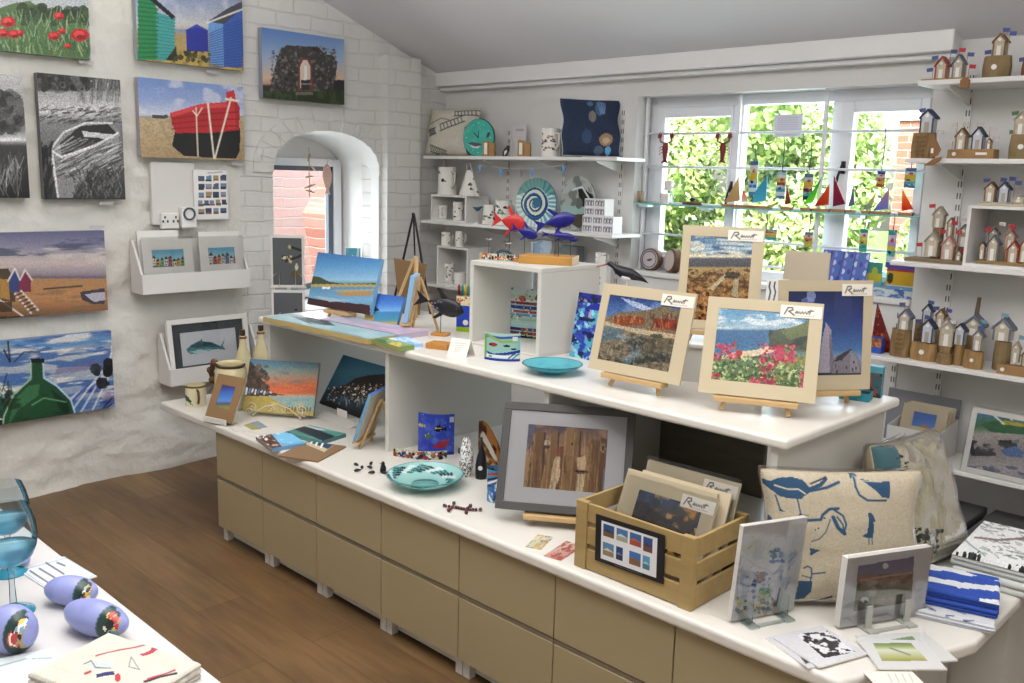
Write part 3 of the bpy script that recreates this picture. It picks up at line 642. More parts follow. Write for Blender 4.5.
def mounted(M, loc, rz, rx, w, h, mg, label, paint, group=None, mm=None, caption=None, film=False, t_=.004, name='mounted_print', cat='print'):
    """card mount with a cut window (mg = left, right, bottom, top margins), the print recessed in it"""
    l, r, b, tp = mg; t = thing(name, label, cat, loc, rz, group, rx=rx)
    mm = mm or mount_m; x0, x1 = -w/2, w/2
    MB().box(x0, x0+l, -t_, 0, 0, h).box(x1-r, x1, -t_, 0, 0, h).box(x0+l, x1-r, -t_, 0, 0, b).box(x0+l, x1-r, -t_, 0, h-tp, h).build('mount', mm, t)
    p = view(M, w-l-r, h-b-tp, x=(l-r)/2, z=b, y=-.0015); paint(p); p.a = np.clip(p.a, 0, 1)**1.22
    art_slab('photograph', p, w-l-r, h-b-tp, .003, t, edge=backing, art=ARTGLOSS, x=(l-r)/2, y=-.0018, z=b)
    MB().box(x0, x1, .0014, .004, 0, h).build('backing_board', backing, t)
    if caption:
        cx, cz, cw, ch = caption
        q = Pic(46, 14, '#e3dccd'); R_ = [(.1, .75), (.18, .2), (.28, .18), (.3, .38), (.2, .5), (.34, .8)]
        q.line(R_, .05, '#3a3430'); q.line([(.36, .62), (.4, .45), (.44, .62), (.36, .62)], .04, '#4a443e'); q.line([(.46, .5), (.49, .65), (.53, .48), (.56, .64), (.6, .48), (.64, .66)], .04, '#4a443e'); q.line([(.64, .62), (.74, .3), (.7, .66)], .04, '#4a443e'); q.line([(.66, .42), (.8, .36)], .04, '#4a443e'); q.line([(.3, .86), (.82, .84)], .02, '#8a8478')
        art_slab('signature_label', q, cw, ch, .0015, t, x=cx, y=-t_-.0017, z=cz, label='pale label with a handwritten signature')
    if film: MB().box(x0-.004, x1+.004, -t_-.006, -t_-.0055, -.001, h+.012).build('clear_sleeve', cello, t)
    return t
def fm(c, yaw, lean): return Matrix.Translation(c) @ Euler((-lean, 0, yaw)).to_matrix().to_4x4()
def town(cols, x0, y0, y1):
    def f(p):
        p.grad([(y0, '#6fb4cf'), (y0+8, '#a8d2da'), (y1-3, '#7aa6b8'), (y1, '#3f66a8')])
        for k in range(9):
            x = x0+k*4.1; tpv = y0+4+3*((k*7) % 4)/3
            p.rect(x, x+3.6, tpv+2, y1-5, cols[k % len(cols)]); p.poly([(x-.4, tpv+2.4), (x+1.8, tpv-1), (x+4, tpv+2.4)], ['#3c4a52', '#6a3f34', '#2f5a4a'][k % 3])
            for q in range(3): p.rect(x+.8, x+1.5, tpv+4+q*3, tpv+5.4+q*3, '#3a4450'); p.rect(x+2.2, x+2.9, tpv+4+q*3, tpv+5.4+q*3, '#3a4450')
        p.rect(x0, x0+40, y1-5, y1-2.5, '#3f8a6a', .7)
    return f
def in_holder(px_bl, px_br, px_tl, x, z0, label, mg, paint, tilt=.16, **k):
    a = P(*px_bl, x=XW+x); b = P(*px_br, x=XW+x); w = b.y-a.y
    tz = P(*px_tl, x=XW+x-.03).z; h = (tz-z0)/math.cos(tilt)
    loc = Vector((XW+x, (a.y+b.y)/2, z0)); M = fm(loc, PI/2, tilt)
    return mounted(M, loc, PI/2, -tilt, w, h, mg, label, paint, **k)
zb = a1.z+.0145
in_holder((145, 276), (195, 272), (140, 240), .145, zb, 'townscape print with yellow tree, front left in the upper wall holder', (.05, .05, .12, .055), town(['#e3d9c4', '#d9a83f', '#8fb36a', '#d8d3d0', '#c0605a'], 152, 252, 271), .13, mm=white_mount, group='townscape prints in the wall holder', film=True)
in_holder((202, 272), (245, 268), (198, 239), .145, zb, 'townscape print with red brick houses, front right in the upper wall holder', (.05, .05, .12, .05), town(['#d8d3cc', '#c9604a', '#d9805a', '#d0c8b8', '#6a7a9a'], 209, 249, 270), .13, mm=white_mount, group='townscape prints in the wall holder', film=True)
blank = lambda p: p.grad([(230, '#cfcac0'), (250, '#bdb8ae')])
in_holder((141, 274), (182, 270), (139, 231), .105, zb, 'blank cream mount behind the yellow tree townscape', (.05, .05, .1, .06), lambda p: p.put(p.X*0+1, '#d5cdbd'), .12, mm=white_mount)
in_holder((202, 271), (242, 268), (204, 232), .105, zb, 'blank cream mount behind the red brick townscape', (.05, .05, .1, .06), lambda p: p.put(p.X*0+1, '#d5cdbd'), .12, mm=white_mount)
# framed mackerel
zb = a2.z+.018; tilt = .14
a = P(172, 372, x=XW+.145); b = P(252, 362, x=XW+.145); w = b.y-a.y; h = (P(164, 321, x=XW+.10).z-zb)/math.cos(tilt)
c = Vector((XW+.145, (a.y+b.y)/2, zb)); t = thing('framed_print', 'white framed print of a mackerel in the lower wall holder', 'picture', c, PI/2, rx=-tilt); M = fm(c, PI/2, tilt)
fw = .028
MB().box(-w/2, w/2, -.0, .03, 0, fw).box(-w/2, w/2, 0, .03, h-fw, h).box(-w/2, -w/2+fw, 0, .03, fw, h-fw).box(w/2-fw, w/2, 0, .03, fw, h-fw).build('frame', mat('frame_white', '#e3e0da', .35), t, bevel=.003)
MB().box(-w/2+fw, w/2-fw, .016, .028, fw, h-fw).build('mount', mat('dark_grey_mount', '#3f474d', .7), t, label='dark grey mount')
p = view(M, w-.15, h-.15, z=.075, c='#d8dbe0')
p.poly([(187, 350), (192, 345), (200, 341), (212, 342), (222, 346), (226, 338), (224, 346), (227, 350), (220, 349), (208, 351), (198, 354), (191, 354)], '#3d8d9a'); p.poly([(190, 347), (200, 341.5), (212, 342.5), (222, 347), (208, 347), (196, 348)], '#1f5566'); p.poly([(191, 352), (199, 350), (214, 349), (206, 351.5), (198, 354)], '#bcd8d6'); p.ell(191, 348.5, .8, .8, '#101820'); p.poly([(200, 343), (203, 338), (204, 343)], '#3a6a74')
art_slab('print', p, w-.15, h-.15, .003, t, y=.0125, z=.075, art=ARTGLOSS)
MB().box(-w/2+fw, w/2-fw, .008, .0095, fw, h-fw).build('glazing', glass('picture_glass', '#ffffff', .93, .02), t)
# ================================================================ lower worktop
pine = mat('pale_pine', '#c2a272', .55, var=.08, vscale=6, stretch=(1, 1, 8))
pine2 = mat('pine_crate', '#a48b5a', .6, var=.09, vscale=5, stretch=(1, 8, 8))
def easel(c, yaw, lean, t, h0, wl, H, label, group=None, splay=.32):
    """table easel under a picture whose base middle is c, h0 above the surface"""
    e = thing('tabletop_easel', label, 'easel', (c[0], c[1], c[2]-h0), yaw, group)
    tl = math.tan(lean); off = t+.012
    def front(z): return (z-h0)*tl+off
    hl = h0-t*math.sin(lean)-.0015; MB().box(-wl/2, wl/2, -.014, off+.012, hl-.016, hl).build('ledge', pine, e, bevel=.002)
    for s in (-1, 1):
        f = Vector((s*wl*splay+s*.02, front(0)+.008, .0065)); a = Vector((s*.012, front(H)+.008, H))
        MB().tube([f-Vector((0, 0, .0025)), a], .0085, 4).build('front_leg', pine, e)
    a = Vector((0, front(H*.86)+.02, H*.86)); MB().tube([a, (0, max(a.y, .02)+.13, .0035)], .0085, 4).build('rear_leg', pine, e)
    MB().box(-.03, .03, front(H*.86)+.0, front(H*.86)+.02, H*.84, H*.9).build('top_block', pine, e)
    return e

# rocks, flowers, beach and lighthouse mounted photographs on the raised worktop
def sig(w, h, wd=.115): return (w/2-wd/2-.004, h-.047, wd, .036)
def put_print(bl, br, tl, z, mg, label, paint, el_label, cap=True, wl=.26, h0=.05, lean=None, H=None, group='mounted photographs on easels', capw=.115, show=''):
    c, yaw, w, h, l = fit(bl, br, tl, z, lean, show)
    M = fm(c, yaw, l)
    t = mounted(M, c, yaw, -l, w, h, mg, label, paint, group, caption=sig(w, h, capw) if cap else None)
    e = easel(c, yaw, l, .004, h0, wl, H or h*.8, el_label, 'easels holding the mounted photographs')
    return c, yaw, w, h, l
def rocks(p):
    p.grad([(293, '#23407e'), (315, '#5a7cae'), (322, '#a7b0b4'), (330, '#8a7a62'), (345, '#6b6252'), (376, '#4f4a40')])
    p.poly([(620, 297), (640, 303), (660, 312), (650, 313), (632, 306)], '#b9c3d4', .8); p.noise('#8aa0c0', 5, 6, .55, .68, .5, p.Y < 312)
    p.poly([(605, 318), (620, 312), (648, 310), (665, 306), (688, 313), (688, 336), (660, 332), (640, 330), (620, 326), (604, 322)], '#7c6f58')
    p.poly([(612, 322), (620, 316), (645, 317), (644, 325), (622, 326)], '#90502f'); p.poly([(654, 318), (688, 322), (687, 333), (655, 328)], '#8f4028'); p.strokes(60, ['#6e2c1c', '#d08050', '#4b3226'], 4, .6, (650, 686, 318, 332), (1.3, 1.8), .7); p.strokes(30, ['#6e2c1c', '#c98a60'], 3, .5, (612, 644, 318, 325), (1.3, 1.8), .6)
    p.poly([(603, 320), (625, 327), (655, 331), (686, 336), (686, 341), (640, 334), (602, 324)], '#c0ab88', .8)
    p.noise('#2f3c3a', 9, 10, .48, .6, .7, p.Y > 334); p.poly([(602, 326), (625, 329), (620, 338), (640, 352), (628, 366), (600, 345)], '#5f7380', .8); p.noise('#93a5b0', 8, 14, .55, .68, .5, (p.Y > 328) & (p.X < 645))
    p.ell(614, 350, 17, 10, '#7d7260'); p.ell(660, 345, 17, 7, '#70664f', .8); p.ell(655, 369, 21, 7, '#84775f'); p.noise('#3d3a30', 18, 18, .52, .64, .5, p.Y > 338); p.noise('#a39680', 20, 20, .58, .7, .5, p.Y > 340); p.grain(.16)
RK = put_print((588.5, 368), (680, 386), (605, 283), UZ+.05, (.03, .047, .035, .035), 'mounted photo of red cliffs and rocks on its easel, leftmost of the front pair', rocks, 'pine easel under the red cliffs photo', wl=.23, h0=.05)
def flowers(p):
    p.grad([(306, '#4b8fb6'), (320, '#6d9cb8'), (328, '#9fb4bc'), (331, '#3f6f96'), (352, '#4d7f9e'), (360, '#6d8560'), (392, '#58663c')])
    p.noise('#c6cfd2', 4, 12, .5, .6, .85, p.Y < 329); p.noise('#2f6f9e', 3, 10, .58, .7, .6, p.Y < 322)
    p.poly([(768, 333), (770, 345), (756, 350), (735, 352), (716, 358), (735, 360), (775, 352)], '#cdb99a'); p.poly([(716, 352), (745, 348), (766, 342), (768, 334), (716, 330)], '#3e6f98')
    p.poly([(768, 333), (780, 329), (796, 327), (813, 318), (812, 352), (786, 350), (770, 347)], '#4d5a3e'); p.noise('#2c3436', 6, 6, .5, .6, .75, (p.X > 769) & (p.Y > 330) & (p.Y < 350)); p.poly([(780, 331), (813, 320), (812, 334), (790, 340)], '#6f7c40', .8)
    p.dots(700, ['#7f9a58', '#43603a', '#a9b97c', '#36482c', '#c5cb94', '#54744a'], 1.3, (708, 812, 356, 394), .75)
    p.noise('#8d8a44', 4, 4, .5, .65, .6, (p.X > 775) & (p.Y > 346) & (p.Y < 380))
    for n, b in ((60, (712, 740, 344, 360)), (90, (758, 776, 344, 388)), (60, (772, 796, 345, 364)), (80, (750, 772, 378, 392)), (50, (800, 812, 372, 392)), (18, (710, 720, 374, 382))):
        p.dots(n, ['#b52a4c', '#d05070', '#8c2038', '#d4607a', '#a03048'], 1.3, b, .85)
    p.ell(721, 346.5, 3.4, 2.6, '#b04058'); p.ell(735, 343, 2, 2, '#a03c50'); p.ell(739, 353, 3.6, 3, '#b83a52'); p.line([(735, 343), (737, 360)], .5, '#6f7f50'); p.ell(780, 354, 5, 7, '#c03a5c', .8); p.ell(791, 356, 3.5, 5, '#b83a5a', .8); p.grain(.14)
FL = put_print((698, 392), (815, 404), (709, 296.4), UZ+.05, (.034, .037, .042, .034), 'mounted photo of pink flowers above a beach on its easel, in front at the right', flowers, 'pine easel under the pink flowers photo', wl=.24)
def beach(p):
    p.grad([(235, '#5a7ea0'), (250, '#7a9cb0'), (256, '#d6c9a0'), (259, '#5f6472'), (266, '#5b5a58'), (268, '#a8946a'), (285, '#8c6c40'), (325, '#8a5c2e')])
    p.noise('#28487c', 3, 9, .45, .6, .8, (p.X > 706) & (p.Y < 256)); p.strokes(34, ['#e4dcc4', '#c8d0d0', '#7f98b0', '#2c4c84'], 18, 1.1, (678, 758, 236, 254), (-.12, .12), .6); p.ell(696, 246, 9, 5, '#f1e6c8', .6); p.rect(676, 760, 254.5, 257.5, '#d9cfae', .6)
    p.noise('#5a3c20', 14, 30, .48, .58, .8, p.Y > 269); p.noise('#c99a58', 12, 26, .55, .66, .6, p.Y > 269)
    p.poly([(728, 272), (732, 272), (713, 290), (708, 289)], '#b5a889'); p.poly([(735, 275), (739, 275), (738, 297), (731, 296)], '#a59a7c'); p.poly([(726, 272), (740, 273), (738, 279), (724, 278)], '#2e2c28', .7)
    p.dots(90, ['#3a2412', '#b06a34', '#d09050'], 1.6, (676, 712, 292, 326), .7); p.grain(.15)
BE = fit((675, 327), (757, 333), (684, 225), 1.16)
rz_h = 1.16-.045-UZ
put_print((675, 327), (757, 333), (684, 225), 1.16, (.028, .038, .03, .035), 'tall mounted photo of a sandy beach at sunset on its easel, at the back', beach, 'pine easel on a white riser under the sandy beach photo', wl=.22, h0=.045)
q = BE[0]
t = thing('display_riser', 'low white display box lifting the sandy beach photo at the back of the raised worktop', 'box', (q.x, q.y, UZ), BE[1])
MB().box(-.17, .17, -.05, .19, rz_h-.014, rz_h).build('top', case_m, t, bevel=.003)
for s in (-1, 1): MB().box(s*.155-.007, s*.155+.007, -.045, .185, 0, rz_h-.0142).build('side', case_m, t)
MB().box(-.147, .147, -.04, -.03, 0, rz_h-.0142).build('front', case_m, t)
def lighthouse(p):
    p.grad([(288, '#1c2a5c'), (320, '#28468c'), (350, '#4f7ab0'), (358, '#8aa6c8'), (379, '#4a4a58')])
    p.noise('#cfd6ea', 5, 5, .62, .75, .6, (p.X < 818) & (p.Y < 306)); p.ell(811, 296, 4.5, 6, '#a4acd0', .7); p.ell(808, 301, 7, 3.5, '#8b97c4', .6); p.ell(843, 308, 9, 26, '#3f4f88', .5)
    p.poly([(826, 322), (831, 330), (834, 378), (818, 378), (822, 340)], '#a7a0ac'); p.poly([(829, 330), (832, 340), (834, 378), (830, 378)], '#7e7888')
    p.poly([(832, 358), (840, 354), (850, 349), (859, 358), (861, 374), (834, 376)], '#87828a'); p.poly([(838, 356), (850, 349), (852, 350), (842, 360), (833, 362)], '#3e4048'); p.poly([(850, 351), (857, 358), (859, 371), (850, 372)], '#96919a')
    for x, y in ((835, 364), (836, 370), (846, 366), (853, 361), (855, 367), (852, 368)): p.rect(x, x+1.6, y, y+3, '#4c4954')
    p.rect(815, 862, 373, 380, '#2b2f30', .85); p.grain(.07)
put_print((776, 391), (869, 389), (782.7, 280), UZ+.05, (.03, .03, .045, .033), 'tall mounted photo of a lighthouse under dark blue sky, rightmost on its easel', lighthouse, 'pine easel under the lighthouse photo', wl=.24, lean=math.radians(6), capw=.1)

# groynes photograph in its dark frame
c, yaw, w, h, l = fit((494.5, 508), (629, 520), (504.3, 401), LZ+.05); M = fm(c, yaw, l)
t = thing('framed_photograph', 'dark grey framed photo of weathered wooden groyne posts, on an easel', 'picture', c, yaw, rx=-l)
dg = mat('frame_dark_grey', '#4c4b49', .45); fw = .026
MB().box(-w/2, w/2, 0, .02, 0, fw).box(-w/2, w/2, 0, .02, h-fw, h).box(-w/2, -w/2+fw, 0, .02, fw, h-fw).box(w/2-fw, w/2, 0, .02, fw, h-fw).build('frame', dg, t, bevel=.002)
mm2 = mat('mount_pale_grey', '#c2c2c4', .7); ml, mr, mbm, mt = .085, .085, .075, .07
MB().box(-w/2+fw, -w/2+ml, .007, .012, fw, h-fw).box(w/2-mr, w/2-fw, .007, .012, fw, h-fw).box(-w/2+ml, w/2-mr, .007, .012, fw, mbm).box(-w/2+ml, w/2-mr, .007, .012, h-mt, h-fw).build('mount', mm2, t)
pw, ph = w-ml-mr, h-mbm-mt; p = view(M, pw, ph, z=mbm, y=.01)
p.grad([(422, '#4a3f58'), (440, '#94684a'), (470, '#8b6a48'), (498, '#7a5836')]); p.noise('#b98d68', 4, 4, .45, .65, .8, p.Y < 455); p.noise('#3c3350', 4, 4, .58, .7, .7, p.Y < 445); p.poly([(519, 420), (536, 424), (532, 446), (519, 460)], '#59648a', .7); p.poly([(519, 455), (530, 450), (528, 498), (519, 498)], '#b08c50', .7)
for (x0, x1, y0, cc) in ((527, 533, 463, '#5a3f24'), (532, 543, 431, '#7a552e'), (542, 549, 462, '#8a6236'), (548, 557, 431, '#84603a'), (554, 563, 446, '#6f4428'), (563, 574, 428, '#916a3c'), (572, 579, 430, '#7c5830'), (585, 592, 444, '#8d6a40'), (589, 599, 440, '#775226'), (598, 609, 438, '#6a4624')):
    dx = -(1)*6
    p.poly([(x0+3, y0), (x1+2, y0+1), (x1-2, 500), (x0-4, 500)], cc); p.line([(x1+2, y0+2), (x1-2, 500)], .7, '#2a1b12'); p.line([(x0+3, y0+4), (x0-3, 500)], .5, '#c79c62', .7)
p.poly([(553, 462), (560, 450), (560, 476), (553, 494), (549, 492)], '#d3b78e'); p.poly([(577, 458), (586, 455), (586, 470), (578, 472)], '#d1b084'); p.poly([(577, 474), (585, 474), (582, 496), (575, 496)], '#d8c096'); p.line([(576, 471), (588, 472)], 1, '#1e1712'); p.ell(547, 443, 3, 3, '#c9b095'); p.ell(547, 447, 3, 2, '#3a2418'); p.ell(559, 452, 4, 5, '#8c3a2a', .8); p.ell(572, 444, 1.2, 1.6, '#1e1410'); p.ell(603, 448, 2.6, 5, '#a88458'); p.ell(603, 448, 1.4, 3, '#4c3218'); p.poly([(604, 470), (612, 460), (607, 498), (601, 498)], '#6f86a8', .8)
p.strokes(160, ['#4a3018', '#b98c56', '#6b4626'], 12, .35, (528, 606, 440, 498), (1.45, 1.65), .5); p.grain(.1)
art_slab('photograph', p, pw, ph, .002, t, y=.0095, z=mbm, art=ARTGLOSS)
MB().box(-w/2+fw, w/2-fw, .004, .005, fw, h-fw).build('glazing', glass('picture_glass', '#ffffff', .93, .02), t)
MB().box(-w/2+.004, w/2-.004, .0125, .0195, .004, h-.004).build('backing_board', backing, t)
easel(c, yaw, l, .02, .05, .24, .24, 'pine easel under the dark framed groyne photo')

# crate with prints
cr = thing('wooden_crate', 'slatted pale wooden crate of prints with a black sheet of photos on its front', 'crate', (-1.40, 1.935, LZ))
W2, Dp, Hc = .198, .27, .20
for s in (-1, 1):
    for y in (.0, Dp-.02): MB().box(s*(W2-.02)-.02, s*(W2-.02)+.02, y, y+.02, 0, Hc).build('corner_post', pine2, cr, bevel=.0015)
def slats(y0, y1):
    for z0, z1 in ((.003, .062), (.078, .128), (.144, .197)): MB().box(-W2+.0405, W2-.0405, y0, y1, z0, z1).build('slat', pine2, cr, bevel=.0015)
slats(.004, .014); slats(Dp-.014, Dp-.004)
for s in (-1, 1):
    for z0, z1 in ((.003, .062), (.078, .128), (.144, .197)): MB().box(s*(W2-.005)-.005, s*(W2-.005)+.005, .0205, Dp-.0205, z0, z1).build('slat', pine2, cr, bevel=.0015)
MB().box(-W2+.011, W2-.011, .021, Dp-.021, .003, .012).build('bottom', pine2, cr)
Mx = Matrix.Translation((-1.40, 1.935, LZ))
# black sheet fixed on the crate
sw, sh = .232, .135; sl = thing('photo_sheet', 'black sheet with eight small photos fixed to the front of the crate', 'sign', (-1.405, 1.9335, LZ+.045))
sl.rotation_euler = (0, math.radians(-1.5), 0)
Ms = Matrix.Translation(sl.location); p = view(Ms, sw, sh, c='#17171b', dens=1.4)
x0, x1 = p.X.min(), p.X.max()
p = Pic(170, 100, '#17171b'); p.rect(.09, .9, .1, .92, '#d6d7da')
for r in range(2):
    for k in range(4):
        u = .12+k*.195; v = .15+r*.39; wv = .165 if (r == 0 or k in (0, 2)) else .1; hh = .26 if not (r == 0 and k == 3) else .3
        if r == 1: hh = .28
        if r == 0 and k == 3: wv = .13
        p.rect(u, u+wv, v, v+hh, ['#24508a', '#3c70a8', '#2c5f9a', '#234884', '#4b7fa8', '#1d3c78', '#2f6ab0', '#4a90b8'][r*4+k])
        p.rect(u, u+wv, v+hh*.6, v+hh, ['#6a4f30', '#9a9a86', '#a0432f', '#6b4038', '#8a7a58', '#20304a', '#7a5a3c', '#3a7a88'][r*4+k])
        p.poly([(u, v+hh*.6), (u+wv*.4, v+hh*.4), (u+wv, v+hh*.6)], ['#2b2c30', '#b9c8d0', '#c05a3c', '#30354a', '#c9c0a0', '#5080c0', '#8a5c3c', '#9ac0d0'][r*4+k])
p.line([(.3, .955), (.7, .955)], .008, '#55565a')
art_slab('sheet', p, sw, sh, .002, sl, edge=mat('black_card', '#17171b', .6))
def dusk(p):
    p.grad([(475, '#21406e'), (500, '#33507a'), (515, '#5a5348'), (545, '#2c2c34')]); p.noise('#d0944c', 5, 5, .5, .62, .9, p.X > 655); p.noise('#e8b878', 6, 6, .62, .72, .8, p.X > 660); p.noise('#1d2c44', 6, 6, .55, .65, .7); p.poly([(622, 510), (640, 500), (665, 518), (690, 540), (622, 530)], '#20242a', .8); p.strokes(25, ['#11141a'], 3, .4, (626, 650, 505, 516), (1.2, 1.9), .9); p.grain(.12)
def sea(p):
    p.grad([(470, '#2f6ac0'), (480, '#6fa0d8'), (487, '#b0c8e0'), (495, '#4a78b8'), (510, '#2a4a88')]); p.noise('#e0ecf4', 6, 4, .55, .65, .7); p.grain(.08)
def crate_print(dx, y, w, h, l, yaw, label, paint, mg, cap=True, z=.0165):
    c = Vector((-1.40+dx, 1.935+y, LZ+z)); M = fm(c, yaw, l)
    return mounted(M, c, yaw, -l, w, h, mg, label, paint, 'prints standing in the crate', caption=sig(w, h, .105) if cap else None, film=cap, t_=.003)
crate_print(.005, .075, .30, .255, .42, .02, 'mounted dusk sky photo in the crate, front of the row', dusk, (.05, .04, .06, .035))
crate_print(-.012, .098, .30, .262, .40, .02, 'mounted print behind the dusk sky photo in the crate', lambda p: p.put(p.X*0+1, '#c0b69c'), (.05, .04, .06, .05), False)
crate_print(.028, .120, .29, .262, .36, .03, 'mounted print third in the crate, its edge showing at the right', lambda p: p.put(p.X*0+1, '#c0b69c'), (.05, .04, .06, .05), False)
crate_print(.03, .150, .30, .285, .34, .03, 'mounted blue sea photo in the crate, behind the dusk sky photo', sea, (.05, .045, .06, .045))
crate_print(.015, .170, .30, .275, .34, .03, 'plain cream mount at the back of the crate', lambda p: p.put(p.X*0+1, '#c0b69c'), (.05, .04, .06, .05), False)

# --- left end of the lower worktop
def at_low(px, py): return P(px, py, z=LZ)
cream = mat('cream_glaze', '#cfc49a', .25, var=.04, vscale=8, coat=.4); browng = mat('brown_glaze', '#4c3420', .3)
c = at_low(196, 405); t = thing('mackerel_mug', 'cream enamel mug with a green fish, at the left end of the counter', 'mug', c, -.3)
p = Pic(60, 22, '#d3c8a0'); p.rect(0, 1, 0, .07, '#5e5434'); p.poly([(.60, .55), (.66, .42), (.72, .5), (.78, .72), (.76, .8), (.68, .72)], '#2c5a4a'); p.poly([(.76, .74), (.8, .9), (.75, .86)], '#2c5a4a')
def cyl(r, h, r2=None): return lambda u, v: ((r+( (r2 or r)-r)*(1-v))*math.cos(2*PI*u-PI/2-2*PI*.62), (r+((r2 or r)-r)*(1-v))*math.sin(2*PI*u-PI/2-2*PI*.62), (1-v)*h)
m = MB(); art_grid(m, p, cyl(.047, .098)); m.lathe([(.047, 0), (.0, 0)], 24, 1, caps=False); m.lathe([(.047, .098), (.043, .098), (.043, .008), (.001, .008)], 24, 1, caps=False)
m.build('cup', [ARTGLOSS, cream], t); MB().tube([(.045, 0, .082), (.078, 0, .078), (.084, 0, .05), (.07, 0, .024), (.046, 0, .02)], .0055, 8).build('handle', browng, t, smooth=True)
c = P(232, 408, z=LZ); t = thing('stoneware_jug', 'tall cream stoneware jug with brown rope-like handle behind the brown mounted print', 'jug', c, .2)
MB().lathe([(.0, 0), (.066, 0), (.074, .02), (.076, .09), (.074, .15), (.070, .185), (.062, .196), (.060, .212), (.066, .218), (.056, .218), (.052, .20), (.06, .18), (.06, .02), (.001, .012)], 32, caps=False).build('body', cream, t, smooth=True)
MB().lathe([(.064, .197), (.067, .203), (.064, .209)], 32, caps=False).build('rim_band', browng, t, smooth=True)
MB().tube([(-.072, 0, .19), (-.10, -.01, .205), (-.128, -.01, .16), (-.118, 0, .11), (-.078, 0, .09)], [.012, .014, .015, .013, .01], 10).build('handle', browng, t, smooth=True)
for q in ((-.10, -.012, .207), (-.13, -.012, .165), (-.118, -.012, .12)): MB().ball(q, .017, 10).build('leather_knot', mat('leather_brown', '#6b4a2c', .6), t, smooth=True)
def stone_bottle(px, py, tpx, tpy, label):
    c = P(px, py, z=LZ); d = (c-EYE); h = .31
    z = P(tpx, tpy, y=c.y).z-LZ; t = thing('stoneware_bottle', label, 'bottle', c, 0, 'cream stoneware bottles')
    MB().lathe([(0, 0), (.043, 0), (.046, .01), (.046, z*.45), (.04, z*.56), (.02, z*.72), (.016, z*.82), (.0175, z*.9), (.013, z*.905), (.001, z*.9)], 24, caps=False).build('body', cream, t, smooth=True)
    MB().lathe([(0, z*.895), (.011, z*.895), (.014, z*.93), (.014, z), (0, z)], 16, caps=False).build('stopper', browng, t)
    MB().lathe([(.0185, z*.86), (.021, z*.88), (.0185, z*.9)], 16, caps=False).build('neck_ring', mat('brown_ring', '#7c5b38', .4), t, smooth=True)
stone_bottle(244, 392, 243.5, 330, 'cream stoneware bottle with dark stopper, beside the tall jug')
stone_bottle(262, 386, 259.5, 325, 'cream stoneware bottle with dark stopper, nearer the raised worktop')

# brown mounted card on clear stand
kraft = mat('kraft_mount', '#8d6f4c', .75, bump=.1)
c, yaw, w, h, l = fit((205, 418), (232, 424), (219, 374), LZ+.012); M = fm(c, yaw, l)
def little_sky(p): p.grad([(386, '#4a3f80'), (392, '#3d6fd0'), (401, '#5f9fe0'), (404, '#5a5a90'), (406, '#8a9a58'), (411, '#b0b050')]); p.noise('#c05a40', 8, 5, .6, .7, .6, (p.Y > 402) & (p.Y < 406))
mounted(M, c, yaw, -l, w, h, (.042, .042, .058, .045), 'small blue seascape in a brown mount on a clear stand', little_sky, mm=kraft)
acr = glass('acrylic', '#eef4f4', .88, .03)
t = thing('acrylic_stand', 'small clear stand holding the brown mounted seascape', 'stand', (c.x, c.y, LZ), yaw)
MB().box(-w/2+.01, w/2-.02, -.016, .05, 0, .003).build('base', acr, t); MB().prism([(.01, .003), (.0125, .003), (.08, .13), (.0775, .13)], -w/2+.02, w/2-.02, 'x').build('back', acr, t); MB().box(-w/2+.01, w/2-.02, -.016, -.013, .003, .028).build('lip', mat('white_card', '#e2dfd8', .6), t)
# orange sunset canvas with wire easel
c, yaw, w, h, l = fit((243, 411), (313, 416), (250, 359), LZ+.02); M = fm(c, yaw, l)
t = thing('canvas_painting', 'orange sunset beach painting on a curly wire stand', 'picture', c, yaw, 'small seascape paintings', rx=-l)
p = view(M, w, h); p.grad([(359, '#2c6c9c'), (366, '#5a8a94'), (372, '#8a9084'), (378, '#b08a6c'), (386, '#d0603a'), (393, '#d9602c'), (396, '#b0a48c'), (399, '#7ea6a8'), (410, '#8aa69a'), (417, '#b0a070')])
p.noise('#6a6f78', 3, 12, .55, .66, .6, p.Y < 385); p.noise('#e8743a', 3, 14, .5, .62, .5, (p.Y > 380) & (p.Y < 395)); p.poly([(243, 360), (252, 362), (262, 380), (272, 393), (285, 395), (243, 397)], '#3e3026'); p.dots(60, ['#4c3a30', '#2a221e', '#63503f'], 2, (244, 268, 366, 394), .7); p.poly([(243, 396), (268, 396), (290, 408), (316, 412), (316, 420), (240, 420)], '#b49e4c'); p.noise('#c9bb80', 8, 6, .5, .6, .7, (p.Y > 402)); p.poly([(243, 396), (252, 396), (252, 418), (243, 418)], '#9a8230', .6)
for k in range(9): p.line([(246+k*3, 394-(k % 3)), (247+k*3, 388+k*.6)], .8, ['#e0e4ec', '#5a78c0', '#e8e8ec'][k % 3])
for k in range(9): p.line([(286+k*3, 411), (286.3+k*3, 407.5)], .5, '#4c4030')
p.grain(.08); art_slab('canvas', p, w, h, .018, t, wrap=True)
wire = mat('cream_wire', '#d8cfb4', .4)
t = thing('wire_easel', 'cream curly wire stand under the orange sunset painting', 'stand', (c.x, c.y, LZ), yaw)
def scroll(cx, cz, r, s): return [(cx+s*r*(1-k/22)*math.cos(k*.42), -.012, cz+r*(1-k/22)*math.sin(k*.42)) for k in range(20)]
m = MB()
